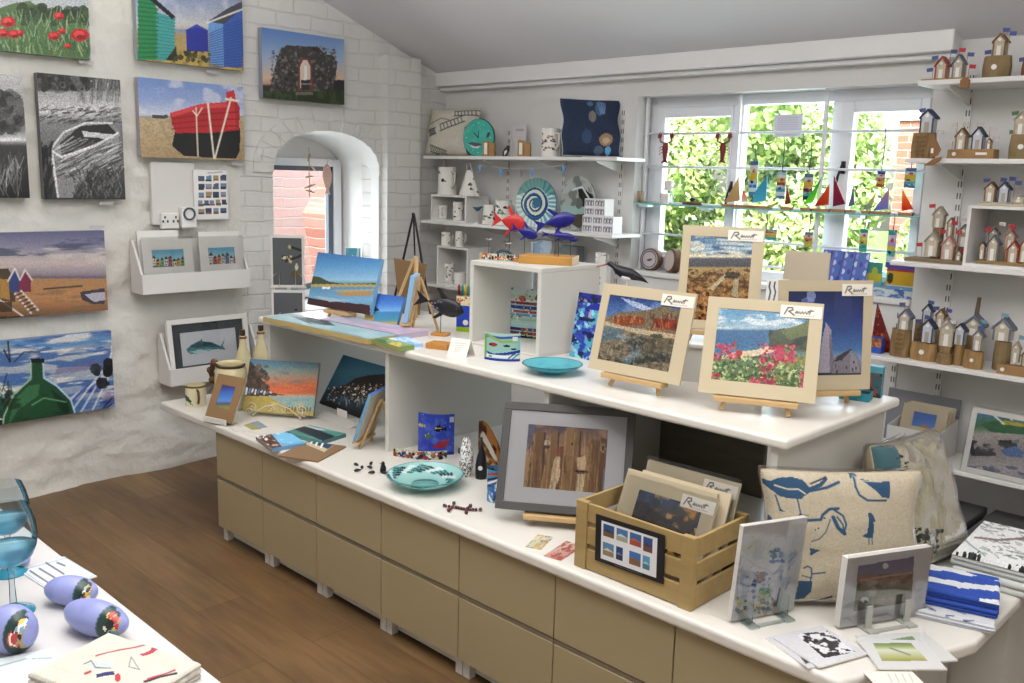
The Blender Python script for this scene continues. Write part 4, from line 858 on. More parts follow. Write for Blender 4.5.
for s in (-1, 1):
    m.tube([(s*.12, -.014, .006), (s*.10, -.014, .02), (s*.06, -.014, .05), (0, -.014, .068)], .0022, 6); m.tube(scroll(s*.115, .045, .024, s), .002, 6); m.tube(scroll(s*.03, .042, .018, -s), .002, 6); m.tube([(s*.11, -.014, .014), (s*.11, -.02, .004), (s*.09, .06, .003), (s*.03, .16, .003)], .0025, 6)
    m.tube([(s*.11, -.014, .016), (s*.11, .024, .009)], .0025, 6); m.tube(scroll(s*.13, .008+.016, .016, s), .002, 6)
m.tube([(-.03, .16, .003), (.03, .16, .003)], .0025, 6); m.tube([(0, .16, .003), (0, .125, .2)], .0025, 6); m.tube([(-.11, .024, .009), (.11, .024, .009)], .0025, 6)
m.build('wire_frame', wire, t, smooth=True)
# night canvas
c, yaw, w, h, l = fit((319, 403), (371, 422), (343, 355), LZ+.035); M = fm(c, yaw, l)
t = thing('canvas_painting', 'dark blue harbour night painting on a white block, left of the first upright panel', 'picture', c, yaw, 'small seascape paintings', rx=-l)
p = view(M, w, h); p.grad([(354, '#1f5a84'), (372, '#3a7f9e'), (386, '#2a6688'), (396, '#1b3c50'), (412, '#101c28'), (430, '#140f12')]); p.poly([(326, 392), (345, 385), (356, 378), (370, 375), (385, 374), (385, 400), (345, 396)], '#2a221e'); p.dots(120, ['#8c5a3c', '#c8c0b0', '#4a3a30', '#6a4a3a', '#d8a878'], .7, (330, 384, 384, 400), .9)
p.strokes(50, ['#8fb0b8', '#c0d0d0', '#3a5a68'], 5, .4, (326, 376, 400, 412), (1.3, 1.8), .7); p.dots(40, ['#e4e8e4', '#c8b090'], .8, (328, 372, 386, 402)); p.poly([(316, 404), (330, 400), (345, 408), (385, 420), (385, 440), (316, 420)], '#140e10'); p.grain(.08)
art_slab('canvas', p, w, h, .018, t, wrap=True)
t = thing('white_block', 'white block stand with a small label under the harbour night painting', 'stand', (c.x, c.y, LZ), yaw)
MB().prism([(-.07, 0), (.10, 0), (.10, .020), (.0, .020), (-.02, .018)], -w*.30, w*.34, 'x').build('block', case_m, t, bevel=.002)
MB().box(-.02, .06, -.0245, -.023, .0215, .055).box(-.02, .06, -.023, -.006, .0202, .0213).build('label_card', mat('white_card', '#e2dfd8', .6), t)
# card print leaning beside the panel, seen from the side
c = P(372, 452, z=LZ); c.x -= .085; t = thing('side_easel', 'small pine easel seen edge-on beside the first upright panel', 'easel', (c.x-.01, c.y+.04, LZ), math.radians(-62))
MB().tube([(-.05, -.0, .004), (-.01, .07, .20)], .006, 4).build('front_leg', pine, t); MB().tube([(.05, -.0, .004), (.01, .07, .20)], .006, 4).build('front_leg', pine, t); MB().tube([(0, .115, .004), (0, .078, .19)], .006, 4).build('rear_leg', pine, t); MB().box(-.08, .08, -.022, .008, .022, .032).build('ledge', pine, t)
M = Matrix.Translation(t.location+Vector((0, 0, .033))) @ Euler((-.34, 0, math.radians(-62))).to_matrix().to_4x4()
t2 = thing('canvas_painting', 'narrow blue painting seen edge-on, beside the first upright panel', 'picture', M.translation, math.radians(-62), 'small seascape paintings', rx=-.34)
p = Pic(30, 36); p.grad([(0, '#3c78d0'), (.4, '#9fd0e8'), (.6, '#4a9ab8'), (.8, '#2c5a4a'), (1, '#1c2a24')]); p.dots(20, ['#e8f0f4', '#204a3c'], .05, (0, 1, .5, .9))
art_slab('canvas', p, .17, .21, .014, t2, y=-.018, wrap=True)
t = thing('acrylic_stand', 'clear angular stand beside the first upright panel', 'stand', (c.x+.0, c.y+.19, LZ), math.radians(-50))
MB().prism([(-.04, 0), (-.037, 0), (.03, .19), (.027, .19)], -.04, .04, 'x').build('front_plate', acr, t); MB().prism([(.08, 0), (.083, 0), (.033, .19), (.03, .19)], -.04, .04, 'x').build('back_plate', acr, t)
# flat things
def lie(pxs, label, cat, name, t_, paint, z=LZ, edge=None, wrap=False, art=None, group=None, zoff=0):
    """flat panel whose near-left, near-right and far-left corners are seen at pxs"""
    A, B, D = (P(*q, z=z+t_) for q in pxs); e = B-A; yaw = math.atan2(e.y, e.x); n = Vector((-math.sin(yaw), math.cos(yaw), 0)); w = e.length; d = (D-A).dot(n)
    c = (A+B)/2+n*d/2; c.z = z+zoff; M = Matrix.Translation((c.x, c.y, c.z)) @ Euler((0, 0, yaw)).to_matrix().to_4x4()
    t = thing(name, label, cat, c, yaw, group); p = view(M, w, d, flat=True, z=t_); paint(p)
    flat_slab('panel' if name != 'canvas_painting' else 'canvas', p, w, d, t_, t, edge=edge, wrap=wrap, art=art)
    return t, w, d
wc = mat('white_card', '#e2dfd8', .6)
def f(p): p.put(p.X*0+1, '#d8d6cf'); p.poly([(244, 424), (258, 421), (268, 427), (252, 430)], '#7d93b4'); p.poly([(243, 425), (250, 423), (262, 429), (252, 430)], '#9c9a5c')
lie(((232, 429), (276, 437), (246, 419)), 'white card with a small picture lying by the orange sunset painting', 'card', 'greeting_card', .003, f, edge=wc, art=ARTGLOSS)
def f(p): p.grad([(425, '#7fb8d8'), (452, '#5aa0d0')]); p.poly([(250, 432), (268, 430), (284, 449), (270, 452)], '#5c3226'); p.dots(26, ['#e0d8d0', '#3a2018'], 1, (252, 276, 432, 450)); p.poly([(275, 432), (290, 428), (308, 440), (290, 444), (278, 442)], '#6cc0ec'); p.noise('#d8e8f0', 5, 5, .6, .7, .7)
lie(((272, 448), (306, 443), (251, 437)), 'small blue canvas with a brown edge lying flat at the counter edge', 'picture', 'canvas_painting', .016, f, wrap=True, group='small seascape paintings')
def f(p): p.grad([(419, '#2f6a68'), (427, '#3f8680'), (436, '#4c8c84')]); p.poly([(291, 428), (300, 424), (335, 436), (326, 442)], '#20303a'); p.line([(300, 424), (318, 429), (338, 431)], .9, '#c8d8d0'); p.poly([(312, 424), (330, 419), (350, 430), (338, 436)], '#4a9688', .7)
lie(((322, 441), (346, 433.5), (291, 430)), 'green sea canvas lying flat behind the small blue one', 'picture', 'canvas_painting', .016, f, wrap=True, group='small seascape paintings')
def f(p): p.put(p.X*0+1, '#8a6c4c'); p.poly([(305, 444), (313, 438), (333, 446), (324, 452)], '#c8b890'); p.poly([(308, 442), (313, 438), (333, 445), (328, 449)], '#2c3c5c'); p.line([(311, 443), (313, 440)], 1, '#e8ecf0'); p.line([(316, 445), (318, 441)], 1, '#e8ecf0'); p.line([(321, 447), (323, 443)], 1, '#e8ecf0')
lie(((318, 461), (346, 446), (289, 450)), 'brown mounted beach hut print lying flat at the counter edge', 'print', 'mounted_print', .007, f, edge=kraft)
# penguins and pebble birds
blk = mat('satin_black', '#1a1b20', .35); wht = mat('satin_white', '#e8e6e0', .4)
c = P(383, 473, z=LZ); t = thing('penguin_figurine', 'tiny black and white penguin standing left of the teal bowl', 'figurine', c, -.4)
MB().lathe([(0, 0), (.008, 0), (.012, .01), (.0115, .022), (.007, .032), (.007, .038), (.004, .044), (0, .045)], 14, caps=False).build('body', blk, t, smooth=True); MB().ball((0, -.006, .017), .009, 10, sc=(.8, .7, 1.4)).build('belly', wht, t, smooth=True)
MB().tube([(0, -.006, .038), (0, -.014, .037)], [.002, .0005], 6).build('beak', mat('orange_beak', '#c9772c', .4), t)
for i, (x, y) in enumerate([(356, 466), (357, 472), (371, 465), (370, 469), (372, 474), (362, 469), (385, 474.5)]):
    c = P(x, y, z=LZ); t = thing('penguin_figurine', 'tiny black and white penguin lying among the group left of the teal bowl', 'figurine', c, i*1.1, 'tiny penguins lying down')
    MB().blob([(-.012, .006, .001, .001), (-.008, .007, .005, .005), (.0, .0075, .0065, .006), (.008, .0075, .0045, .0045), (.013, .007, .003, .003), (.016, .0068, .0006, .0006)], 10).build('body', blk, t, smooth=True)
    MB().blob([(-.009, .0035, .001, .001), (0, .0045, .0045, .0045), (.007, .0045, .003, .003), (.009, .0045, .0005, .0005)], 8).build('belly', wht, t, smooth=True)
# teal dotted bowl
tealg = glass('teal_glass', '#8fd0cc', .5, .04)
c = P(425, 482, z=LZ); c = Vector((-2.405, 2.062, LZ)); t = thing('glass_bowl', 'wide shallow teal glass bowl with dark dashes, on the counter', 'bowl', c)
p = Pic(96, 20, '#a8dcd8'); p.dots(0, [], 0, (0, 1, 0, 1))
for k in range(90): u = (k*.6180) % 1; v = .08+.85*((k*.377) % 1); p.line([(u, v), (u+.012+.01*NR.rand(), v-.06)], .045, ['#164c54', '#2c7478', '#e8f4f2'][k % 3] if k % 3 else '#123c44')
def bw(u, v): r = .05+.085*(1-v)**.75; return (r*math.cos(2*PI*u), r*math.sin(2*PI*u), .006+.038*(1-v)**1.5)
m = MB(); art_grid(m, p, bw); art_grid(m, p, lambda u, v: (bw(u, v)[0]*.985, bw(u, v)[1]*.985, bw(u, v)[2]+.003)); m.build('wall', ARTGLASS, t, smooth=True)
MB().lathe([(0, 0), (.052, 0), (.053, .007), (0, .009)], 40, caps=False).build('foot', tealg, t, smooth=True); MB().lathe([(.135, .042), (.138, .045), (.135, .048), (.132, .045), (.135, .042)], 48, caps=False).build('rim', mat('teal_rim', '#3f8f8c', .1), t, smooth=True)
# blue curved panel with fish
def arc_panel(c, rz, r, a0, a1, h, pic, name, label, cat, t_=.005, group=None, art=None, wave=0, base=0):
    t = thing(name, label, cat, c, rz, group); m = MB()
    g = lambda rr: (lambda u, v: (rr*math.sin(a0+(a1-a0)*u), -rr*math.cos(a0+(a1-a0)*u)+r*math.cos((a0+a1)/2), base+(1-v)*(h+wave*math.sin(u*9))))
    art_grid(m, pic, g(r)); art_grid(m, pic, g(r-t_)); 
    f0, f1 = g(r), g(r-t_)
    for u0 in (0, 1): m.add([f0(u0, 0), f0(u0, 1), f1(u0, 1), f1(u0, 0)], [(0, 1, 2, 3)], 0, None, [tuple(pic.cols()[:, 0].mean(0))])
    n = 24; m.add([f(k/n, 0) for k in range(n+1) for f in (f0, f1)], [(2*k, 2*k+1, 2*k+3, 2*k+2) for k in range(n)], 0, None, [tuple(pic.cols()[0].mean(0))]*n)
    m.build('glass_panel', art or ARTGLASS, t, smooth=False); return t
def fish(p, x, y, s, c, c2='#101828'):
    p.ell(x, y, .075*s, .045*s, c); p.poly([(x+.06*s, y), (x+.12*s, y-.04*s), (x+.12*s, y+.04*s)], c); p.poly([(x-.01*s, y-.04*s), (x+.02*s, y-.075*s), (x+.04*s, y-.03*s)], c2); p.ell(x-.045*s, y-.008*s, .01*s, .012*s, '#f0e8c0')
p = Pic(60, 52, '#2c44c0'); p.noise('#4a68dc', 5, 5, .5, .65, .6); p.rect(0, 1, .93, 1, '#1c2ca0'); fish(p, .58, .35, 1.7, '#181c38', '#0c1020'); p.line([(.5, .34), (.66, .33)], .012, '#d8a040'); fish(p, .3, .55, 1.3, '#2c6450', '#b8b040'); fish(p, .1, .3, 1.1, '#b8b060'); p.poly([(.42, .82), (.6, .66), (.88, .6), (.8, .8), (.55, .84)], '#a83048'); p.dots(14, ['#a8b8f4', '#6c88f0'], .012, (0, 1, 0, 1)); p.rect(.86, .98, .05, .2, '#c8d0e8')
bluelook = artmat('blue_fused_glass', .08, clear=.12)
arc_panel((-2.66, 2.33, LZ), math.radians(38), .13, -.60, .60, .165, p, 'fish_glass_ornament', 'deep blue curved glass panel with fish behind the teal bowl', 'glass', art=bluelook)
p = Pic(90, 14, '#c8d4d0')
p.dots(150, ['#c03030', '#2a6a4a', '#2040a0', '#d8b030', '#181818', '#e8e8e0', '#c05828'], .16, (0, 1, .1, .9))
arc_panel((-2.655, 2.24, LZ), math.radians(38), .19, -.60, .60, .034, p, 'bead_glass_strip', 'low curved strip of multicoloured bead glass before the blue panel', 'glass')
# speckled vase
c = P(466, 476, z=LZ); t = thing('ceramic_vase', 'slim white vase with black squiggles, left of the black bottle', 'vase', c)
p = Pic(70, 60, '#e6e4e0'); p.strokes(330, ['#1c1c1e'], .05, .009, (0, 1, 0, 1), (0, 6.28), .9)
prof = lambda v: .006+.022*math.sin(PI*min(1, .12+.83*(1-v)))**.8*(1-.15*(1-v))
m = MB(); art_grid(m, p, lambda u, v: ((prof(v))*math.cos(2*PI*u), (prof(v))*math.sin(2*PI*u), (1-v)*.15)); m.lathe([(prof(1), 0), (.001, .0)], 20, 1, caps=False); m.build('body', [ARTGLOSS, wht], t, smooth=True)
MB().tube([(-.02, 0, .09), (-.034, -.006, .1), (-.034, -.006, .085), (-.022, 0, .075)], .004, 6).build('handle', blk, t, smooth=True)
c = P(481, 478, z=LZ); t = thing('black_bottle', 'black pointed bottle with a round white label, beside the speckled vase', 'bottle', c)
MB().lathe([(0, 0), (.021, 0), (.022, .01), (.022, .05), (.016, .085), (.006, .12), (.003, .155), (0, .157)], 20, caps=False).build('body', blk, t, smooth=True)
MB().lathe([(0, 0), (.0085, 0), (.0085, .0015), (0, .002)], 18, caps=False, T=Matrix.Translation((.014, -.0185, .045)) @ Euler((PI/2, 0, .65)).to_matrix().to_4x4()).build('label', wht, t)
# amber wave panel and blue cylinder
p = Pic(28, 50, '#7a4420'); p.noise('#c08038', 3, 4, .5, .6, .8); p.poly([(.0, .25), (.2, .2), (.8, .55), (.95, .75), (.7, .7), (.2, .4)], '#e0d8c8'); p.poly([(0, .6), (.6, .8), (1, .95), (.6, .9), (0, .7)], '#d8a868'); p.noise('#3c1c14', 3, 5, .6, .7, .7)
c = P(489, 470, z=LZ); t = thing('glass_wave', 'amber and brown curved glass wave standing behind the blue glass vase', 'glass', c, math.radians(45))
arch_out = lambda u, v: ((u-.5)*.085, .012*math.sin(u*3), (1-v)*.19*(1-.72*max(0, u-.12)**1.7))
m = MB(); art_grid(m, p, arch_out); art_grid(m, p, lambda u, v: tuple(Vector(arch_out(u, v))+Vector((0, .005, 0)))); m.build('glass_panel', bluelook, t)
c = P(496, 500, z=LZ); p = Pic(60, 32, '#4a90b8')
for k in range(26): p.line([(NR.rand(), NR.rand()), (NR.rand()*.2+k/26, NR.rand())], .035, ['#1c2c90', '#e0ecf0', '#20a0a8', '#c03838', '#2c50b8', '#102c50'][k % 6])
t = thing('glass_vase', 'blue and red streaked cylindrical glass vase beside the dark frame', 'vase', c)
m = MB(); art_grid(m, p, cyl(.032, .115)); art_grid(m, p, cyl(.029, .115)); m.build('wall', bluelook, t, smooth=True); MB().lathe([(0, 0), (.0315, 0), (.0315, .006), (0, .006)], 24, caps=False).build('base', mat('cobalt', '#1e2c9c', .15), t)
# bead lizard
c = P(461, 510, z=LZ); t = thing('bead_lizard', 'dark red beaded lizard lying on the counter before the teal bowl', 'ornament', c, math.radians(25))
rb = mat('dark_red_beads', '#4c1018', .2, coat=.6); m = MB()
def beads(pts, r):
    for a, b in zip(pts[:-1], pts[1:]):
        a, b = Vector(a), Vector(b); n = max(1, int((b-a).length/(r*1.7)))
        for k in range(n): m.ball(a+(b-a)*k/n, r, 8)
beads([(-.055, 0, .006), (-.02, .003, .006), (.02, -.002, .006), (.06, .012, .006)], .0058); beads([(-.03, 0, .005), (-.04, .03, .005)], .0045); beads([(-.03, 0, .005), (-.03, -.03, .005)], .0045); beads([(.015, 0, .005), (.02, .03, .005)], .0045); beads([(.015, 0, .005), (.03, -.028, .005)], .0045)
for q in ((-.06, 0), (-.04, .034), (-.03, -.034), (.02, .034), (.032, -.032), (.064, .013)): m.ball((q[0], q[1], .007), .0068, 8)
m.build('body', rb, t, smooth=True)
# two postcards
def f(p): p.grad([(530, '#cfd8d0'), (552, '#b8a878')]); p.noise('#c09040', 5, 5, .5, .6, .8); p.noise('#4a7a8c', 4, 4, .6, .7, .8)
lie(((525, 547), (541, 550), (548, 536)), 'yellow and blue postcard lying in front of the framed groyne photo', 'card', 'postcard', .001, f, art=ARTGLOSS)
def f(p): p.grad([(538, '#e0d0c8'), (560, '#b86a58')]); p.noise('#8c3028', 6, 6, .5, .6, .8)
lie(((543, 556), (561, 561), (563, 540)), 'red and white postcard lying beside the crate', 'card', 'postcard', .001, f, art=ARTGLOSS)
# small bird hanging from the raised worktop in the gap
c = P(533, 384, y=2.6)
t = thing('hanging_bird', 'small pale bird ornament hanging on a thread under the raised worktop', 'ornament', c, .6)
MB().blob([(-.03, -.01, .002, .002), (-.012, 0, .010, .006), (.006, .004, .012, .007), (.016, .012, .008, .006), (.03, .006, .001, .001)], 10).build('body', mat('pale_grey_paint', '#b8b4b0', .6), t, smooth=True)
MB().tube([(0, 0, .015), (0, 0, UZ-.031-c.z)], .0008, 5).build('thread', wht, t)
# ================================================================ raised worktop
def lie_u(*a, **k): return lie(*a, z=UZ, **k)
def f(p):
    p.grad([(308, '#7f9fa8'), (325, '#8fb4b8'), (345, '#7aa6b8')]); p.poly([(290, 316), (315, 318), (328, 321), (336, 326), (310, 324)], '#40484c'); p.poly([(262, 317), (300, 323), (360, 336), (366, 340), (262, 318)], '#5a7478', .6); p.noise('#a9c4c4', 6, 4, .5, .65, .5)
yel = mat('canvas_side_straw', '#b9a468', .7)
lie_u(((263, 316.5), (368, 339), (281, 311.5)), 'long grey green seascape canvas lying flat along the front of the raised worktop', 'picture', 'canvas_painting', .022, f, edge=yel, group='small seascape paintings')
def f(p): p.grad([(315, '#8fa4b8'), (330, '#b59ab4'), (348, '#7fb0d8')]); p.noise('#d0b8c8', 5, 5, .5, .65, .6); p.poly([(372, 338), (425, 345), (425, 350), (380, 346)], '#6fa8d8', .8)
lie_u(((320, 318.5), (399, 334.5), (335, 312.5)), 'pink and blue sky canvas lying flat behind the long seascape canvas', 'picture', 'canvas_painting', .022, f, wrap=True, group='small seascape paintings')
def f(p): p.grad([(335, '#7f9a58'), (350, '#8aa04c')]); p.poly([(372, 341), (388, 345), (386, 340), (376, 338)], '#2f6a3c'); p.poly([(388, 346), (400, 348), (402, 343), (392, 341)], '#d0b850'); p.noise('#3a7a48', 6, 4, .5, .65, .6)
lie_u(((371, 339.5), (400, 347), (378, 336)), 'small green field canvas lying flat at the front edge of the raised worktop', 'picture', 'canvas_painting', .018, f, wrap=True, group='small seascape paintings')
def f(p): p.grad([(335, '#8cc0e8'), (350, '#5c9cd8')]); p.noise('#e0ecf4', 4, 3, .5, .6, .8)
lie_u(((402, 344.8), (423, 343.5), (390, 337.5)), 'small light blue sky canvas lying flat beside the green one', 'picture', 'canvas_painting', .014, f, wrap=True, group='small seascape paintings')
honey = mat('honey_wood', '#b9803c', .5, var=.12, vscale=7, stretch=(1, 8, 1))
c = P(440, 350, z=UZ); t = thing('wooden_block', 'honey brown wooden block between the flat canvases and the white price card', 'block', c, .35)
MB().box(-.065, .03, .0, .07, 0, .022).build('block', honey, t, bevel=.003)
def tent(c, yaw, w, h, label, name='price_card'):
    t = thing(name, label, 'card', c, yaw); p = Pic(50, 36, '#dcd9d0')
    for k in range(5): p.line([(.2+.03*k, .28+.12*k), (.8-.05*k, .26+.12*k)], .012, '#8a8880', .8)
    m = MB(); art_grid(m, p, lambda u, v: ((u-.5)*w, -.03+(1-v)*.03, (1-v)*h)); m.add([(-w/2, .03, 0), (w/2, .03, 0), (w/2, .0005, h), (-w/2, .0005, h)], [(0, 1, 2, 3)], 1); m.build('folded_card', [ART, wc], t); return t
tent(P(461, 355, z=UZ), .25, .085, .062, 'white folded price card at the front edge of the raised worktop')
# large blue canvas on easel
c, yaw, w, h, l = fit((307, 304), (370, 315), (318, 252), UZ+.05); M = fm(c, yaw, l)
t = thing('canvas_painting', 'large blue estuary painting on an easel, highest on the left of the raised worktop', 'picture', c, yaw, 'small seascape paintings', rx=-l)
p = view(M, w, h); p.grad([(252, '#2f6fb0'), (265, '#4c8fc8'), (280, '#86b8d8'), (284, '#6f8a80'), (287, '#4c88b0'), (300, '#6ca4c8'), (318, '#4a7898')])
p.poly([(308, 275), (320, 277), (330, 282), (345, 284), (376, 283), (376, 286), (308, 286)], '#3c4c34'); p.poly([(308, 284), (376, 284.5), (376, 287), (308, 287)], '#b09a5c'); p.poly([(335, 293), (350, 291), (373, 292), (371, 296), (345, 296)], '#b08850'); p.poly([(332, 290), (374, 289), (374, 291), (340, 292)], '#c0a468', .7); p.rect(322, 330, 287, 289, '#e0e4e8'); p.poly([(304, 297), (330, 301), (370, 305), (370, 318), (304, 306)], '#3a1c20'); p.poly([(310, 295), (335, 299), (355, 300), (330, 302)], '#9cb8c8', .8); p.grain(.05)
art_slab('canvas', p, w, h, .018, t, wrap=True)
easel(c, yaw, l, .018, .05, .17, .22, 'pine easel under the large blue estuary painting', splay=.42)
c, yaw, w, h, l = fit((363, 322), (396, 327), (371, 293), UZ+.012); M = fm(c, yaw, l)
t = thing('canvas_painting', 'small bright blue bay painting right of the estuary painting', 'picture', c, yaw, 'small seascape paintings', rx=-l)
p = view(M, w, h); p.grad([(293, '#1f4fb0'), (305, '#3f7fd0'), (311, '#6fa8e0'), (312, '#2f7fb8'), (320, '#3a88a8'), (323, '#b09c58'), (330, '#b8a460')]); p.poly([(366, 300), (372, 303), (380, 311), (366, 312)], '#1f3428'); p.poly([(362, 313), (375, 314), (370, 328), (360, 328)], '#b8a058'); p.grain(.05)
art_slab('canvas', p, w, h, .016, t, wrap=True)
t = thing('bookend_stand', 'little pine wedge behind the small bright blue bay painting', 'stand', (c.x, c.y, UZ), yaw)
MB().box(-.05, .05, -.012, .05, 0, .004).build('base', pine, t); MB().prism([(.034, .0042), (.05, .0042), (.05, .04)], -.02, .02, 'x').build('wedge', pine, t)
# brown backed board with wooden mast, sideways canvas and its easel, black display easel
kb = mat('brown_board', '#7c6242', .7); lb = mat('light_blue_canvas', '#6fa8d8', .6, var=.12, vscale=9)
def up(px, py, y): return P(px, py, y=y)
c = P(394, 318, z=UZ); Y = c.y
c = Vector((-3.32, 2.74, UZ)); d = .3
t = thing('tabletop_easel', 'large pine easel seen from behind with a brown board, behind the bay painting', 'easel', c, math.radians(15))
MB().tube([(.035, 0, 0), (.012, .03, .285)], .011, 4).build('front_leg', pine, t); MB().tube([(-.10, 0, 0), (.0, .03, .27)], .008, 4).build('front_leg', pine, t); MB().tube([(.07, -.06, 0), (.02, .03, .26)], .008, 4).build('rear_leg', pine, t)
t = thing('brown_board', 'brown card board leaning on the pine easel behind the bay painting', 'board', Vector((-3.39, 2.79, UZ)), math.radians(18), rx=-.1)
MB().prism([(-.05, 0), (.06, 0), (.085, .245), (-.10, .26)], 0, .004, 'y').build('board', kb, t)
c = P(417, 332, z=UZ); c = Vector((-3.02, 2.50, UZ))
t = thing('tabletop_easel', 'slim pine easel seen edge-on holding the narrow light blue canvas', 'easel', c, math.radians(-50))
for s in (-1, 1): MB().tube([(s*.045, 0, 0), (s*.01, .04, .23)], .006, 4).build('front_leg', pine, t)
MB().tube([(0, .12, 0), (0, .045, .22)], .006, 4).build('rear_leg', pine, t); MB().box(-.07, .07, -.03, .006, .03, .04).build('ledge', pine, t)
M = Matrix.Translation(c+Vector((0, 0, .041))) @ Euler((-.16, 0, math.radians(-50))).to_matrix().to_4x4()
t = thing('canvas_painting', 'narrow light blue canvas seen edge-on, left of the black fish', 'picture', M.translation, math.radians(-50), 'small seascape paintings', rx=-.16)
p = Pic(26, 36); p.grad([(0, '#7cb4e0'), (.5, '#5c9cd0'), (.8, '#a0c8e0'), (1, '#4c88c0')]); p.noise('#a8d0ec', 3, 5, .5, .7, .6)
art_slab('canvas', p, .13, .20, .018, t, y=-.0225, wrap=True)
t = thing('display_easel', 'tall black folding display easel rising behind the paintings', 'easel', Vector((-3.42, 2.84, UZ)), math.radians(30))
bmt = mat('easel_black', '#17171a', .4); H = .47
for a, b in (((-.10, -.02, 0), (0, .005, H)), ((.10, -.02, 0), (.004, .005, H))): MB().tube([a, b], .0055, 6).build('front_leg', bmt, t)
MB().tube([(-.0, .06, 0), (0, .008, H-.01)], .004, 6).build('rear_leg', bmt, t); MB().ball((0, .004, H), .009, 10).build('hinge', bmt, t)
# fish sculptures: one kit for the black, the red and the blue ones
def fish_body(L, H, th, mb=None, fins=True):
    m = mb or MB(); n = 12; secs = []
    for k in range(n+1):
        u = k/n; r = H/2*(math.sin(PI*min(1, u*1.0)**.75))**.9+.0008; secs.append((L*(.5-u)*.78+L*.11, 0, r, th*(.15+.85*math.sin(PI*u)**.7)))
    return m.blob(secs, 14)
def wire_fish(c, yaw, L, H, col, label, stem, base=True, pitch=0, spots=None, group=None, basemat=None, name='fish_sculpture', thick=.10):
    """cut metal fish on a thin wire; local +x is the nose"""
    t = thing(name, label, 'ornament', c, yaw, group); th = L*thick
    R = Euler((0, -pitch, 0)).to_matrix().to_4x4(); T = Matrix.Translation((0, 0, stem)) @ R
    fish_body(L, H, th, MB()).build('body', col, t, smooth=True).matrix_local = T
    m = MB(); m.prism([(-L*.26, 0), (-L*.56, H*.42), (-L*.47, 0.02*H), (-L*.56, -H*.50), (-L*.27, -.01*L)], -th*.12, th*.12, 'y').build('tail_fin', col, t).matrix_local = T
    MB().prism([(-L*.02, H*.38), (-L*.16, H*.86), (-L*.10, H*.92), (L*.14, H*.40)], -th*.10, th*.10, 'y').build('dorsal_fin', col, t).matrix_local = T
    MB().prism([(L*.02, -H*.36), (-L*.12, -H*.82), (-L*.05, -H*.84), (L*.14, -H*.34)], -th*.10, th*.10, 'y').build('belly_fin', col, t).matrix_local = T
    MB().ball((L*.34, -th*.42, H*.08), L*.022, 8).ball((L*.34, th*.42, H*.08), L*.022, 8).build('eye', mat('white_enamel', '#e8e8e4', .2), t).matrix_local = T
    if spots:
        m = MB()
        for i in range(16):
            u = rnd.uniform(-.2, .3); v = rnd.uniform(-.28, .28); e = math.sqrt(max(0, 1-(u/.42)**2-(v/.5)**2))
            for sg in (-1, 1): m.ball((u*L, sg*(th*.86*e), v*H), L*.022, 6, sc=(1, .3, 1))
        m.build('spots', spots, t).matrix_local = T
    MB().tube([(0, 0, .0 if not base else .012), (0, 0, stem-H*.3)], .0016, 6).build('wire_stem', mat('dark_wire', '#2a2a2e', .4), t)
    if base: MB().box(-.035, .035, -.025, .025, 0, .012).build('base', basemat or honey, t, bevel=.002)
    return t
blackfish = mat('black_enamel', '#1c1b1f', .3, var=.3, vscale=120); redfish = mat('red_enamel', '#b82a26', .25); bluefish = mat('cobalt_enamel', '#181972', .22)
q = P(441, 305, y=2.52)
wire_fish(Vector((q.x, q.y, UZ)), math.radians(25), .215, .075, blackfish, 'black spotted fish sculpture on a wire, left of the white display box', q.z-UZ, pitch=-.22, spots=mat('grey_spots', '#77727c', .4), thick=.07)
# lime and blue packet, tube rack, red box
c = P(451, 339, z=UZ); c = Vector((-2.86, 2.66, UZ)); q = lambda px, py: P(px, py, y=2.66).z-UZ
z1, z2, z3 = q(448, 324), q(448, 303), q(448, 294)
t = thing('gift_pack', 'upright lime and blue pack with a white disc, left of the white display box', 'packaging', c, math.radians(28))
MB().box(-.034, .034, 0, .03, 0, z1).build('lower_part', mat('lime_green', '#9cc024', .4), t); MB().box(-.034, .034, 0, .03, z1+.0002, z2).build('upper_part', mat('royal_blue', '#1c44b4', .35), t)
MB().lathe([(0, 0), (.012, 0), (.012, .0015), (0, .0015)], 20, caps=False, T=Matrix.Translation((.008, -.0002, z1+.02)) @ Euler((PI/2, 0, 0)).to_matrix().to_4x4()).build('disc', wht, t)
p = Pic(30, 14, '#d8d0a0'); p.dots(14, ['#b03030', '#c84030', '#3a7a4a'], .09, (0, 1, .1, .9)); art_slab('top_band', p, .068, z3-z2, .03, t, z=z2+.0002, edge=mat('cream_card', '#d8d0a0', .6))
t2 = thing('tube_rack', 'clear rack of colourful tubes on top of the lime and blue pack', 'rack', c+Vector((0, 0, z3+.0008)), math.radians(28))
MB().box(-.036, .036, 0, .028, 0, .004).build('tray', acr, t2)
for k, cc in enumerate(['#8c2030', '#2a8f86', '#d8a820', '#2f8f7a', '#e0d8c0']): MB().lathe([(0, .0045), (.006, .0045), (.006, .04), (.003, .048), (0, .048)], 12, caps=False, c=(-.028+k*.014, .014, 0)).build('tube', mat('tube_%d' % k, cc, .3), t2, smooth=True)
t = thing('red_box', 'tall narrow dark red box beside the white display box', 'box', Vector((-2.75, 2.72, UZ)), math.radians(28))
MB().box(-.014, .014, 0, .03, 0, .205).build('carton', mat('dark_red_card', '#8c1f26', .5), t, bevel=.001); MB().box(-.0142, .0142, -.0005, .0, .01, .05).build('label', mat('brown_label', '#6a4432', .6), t)
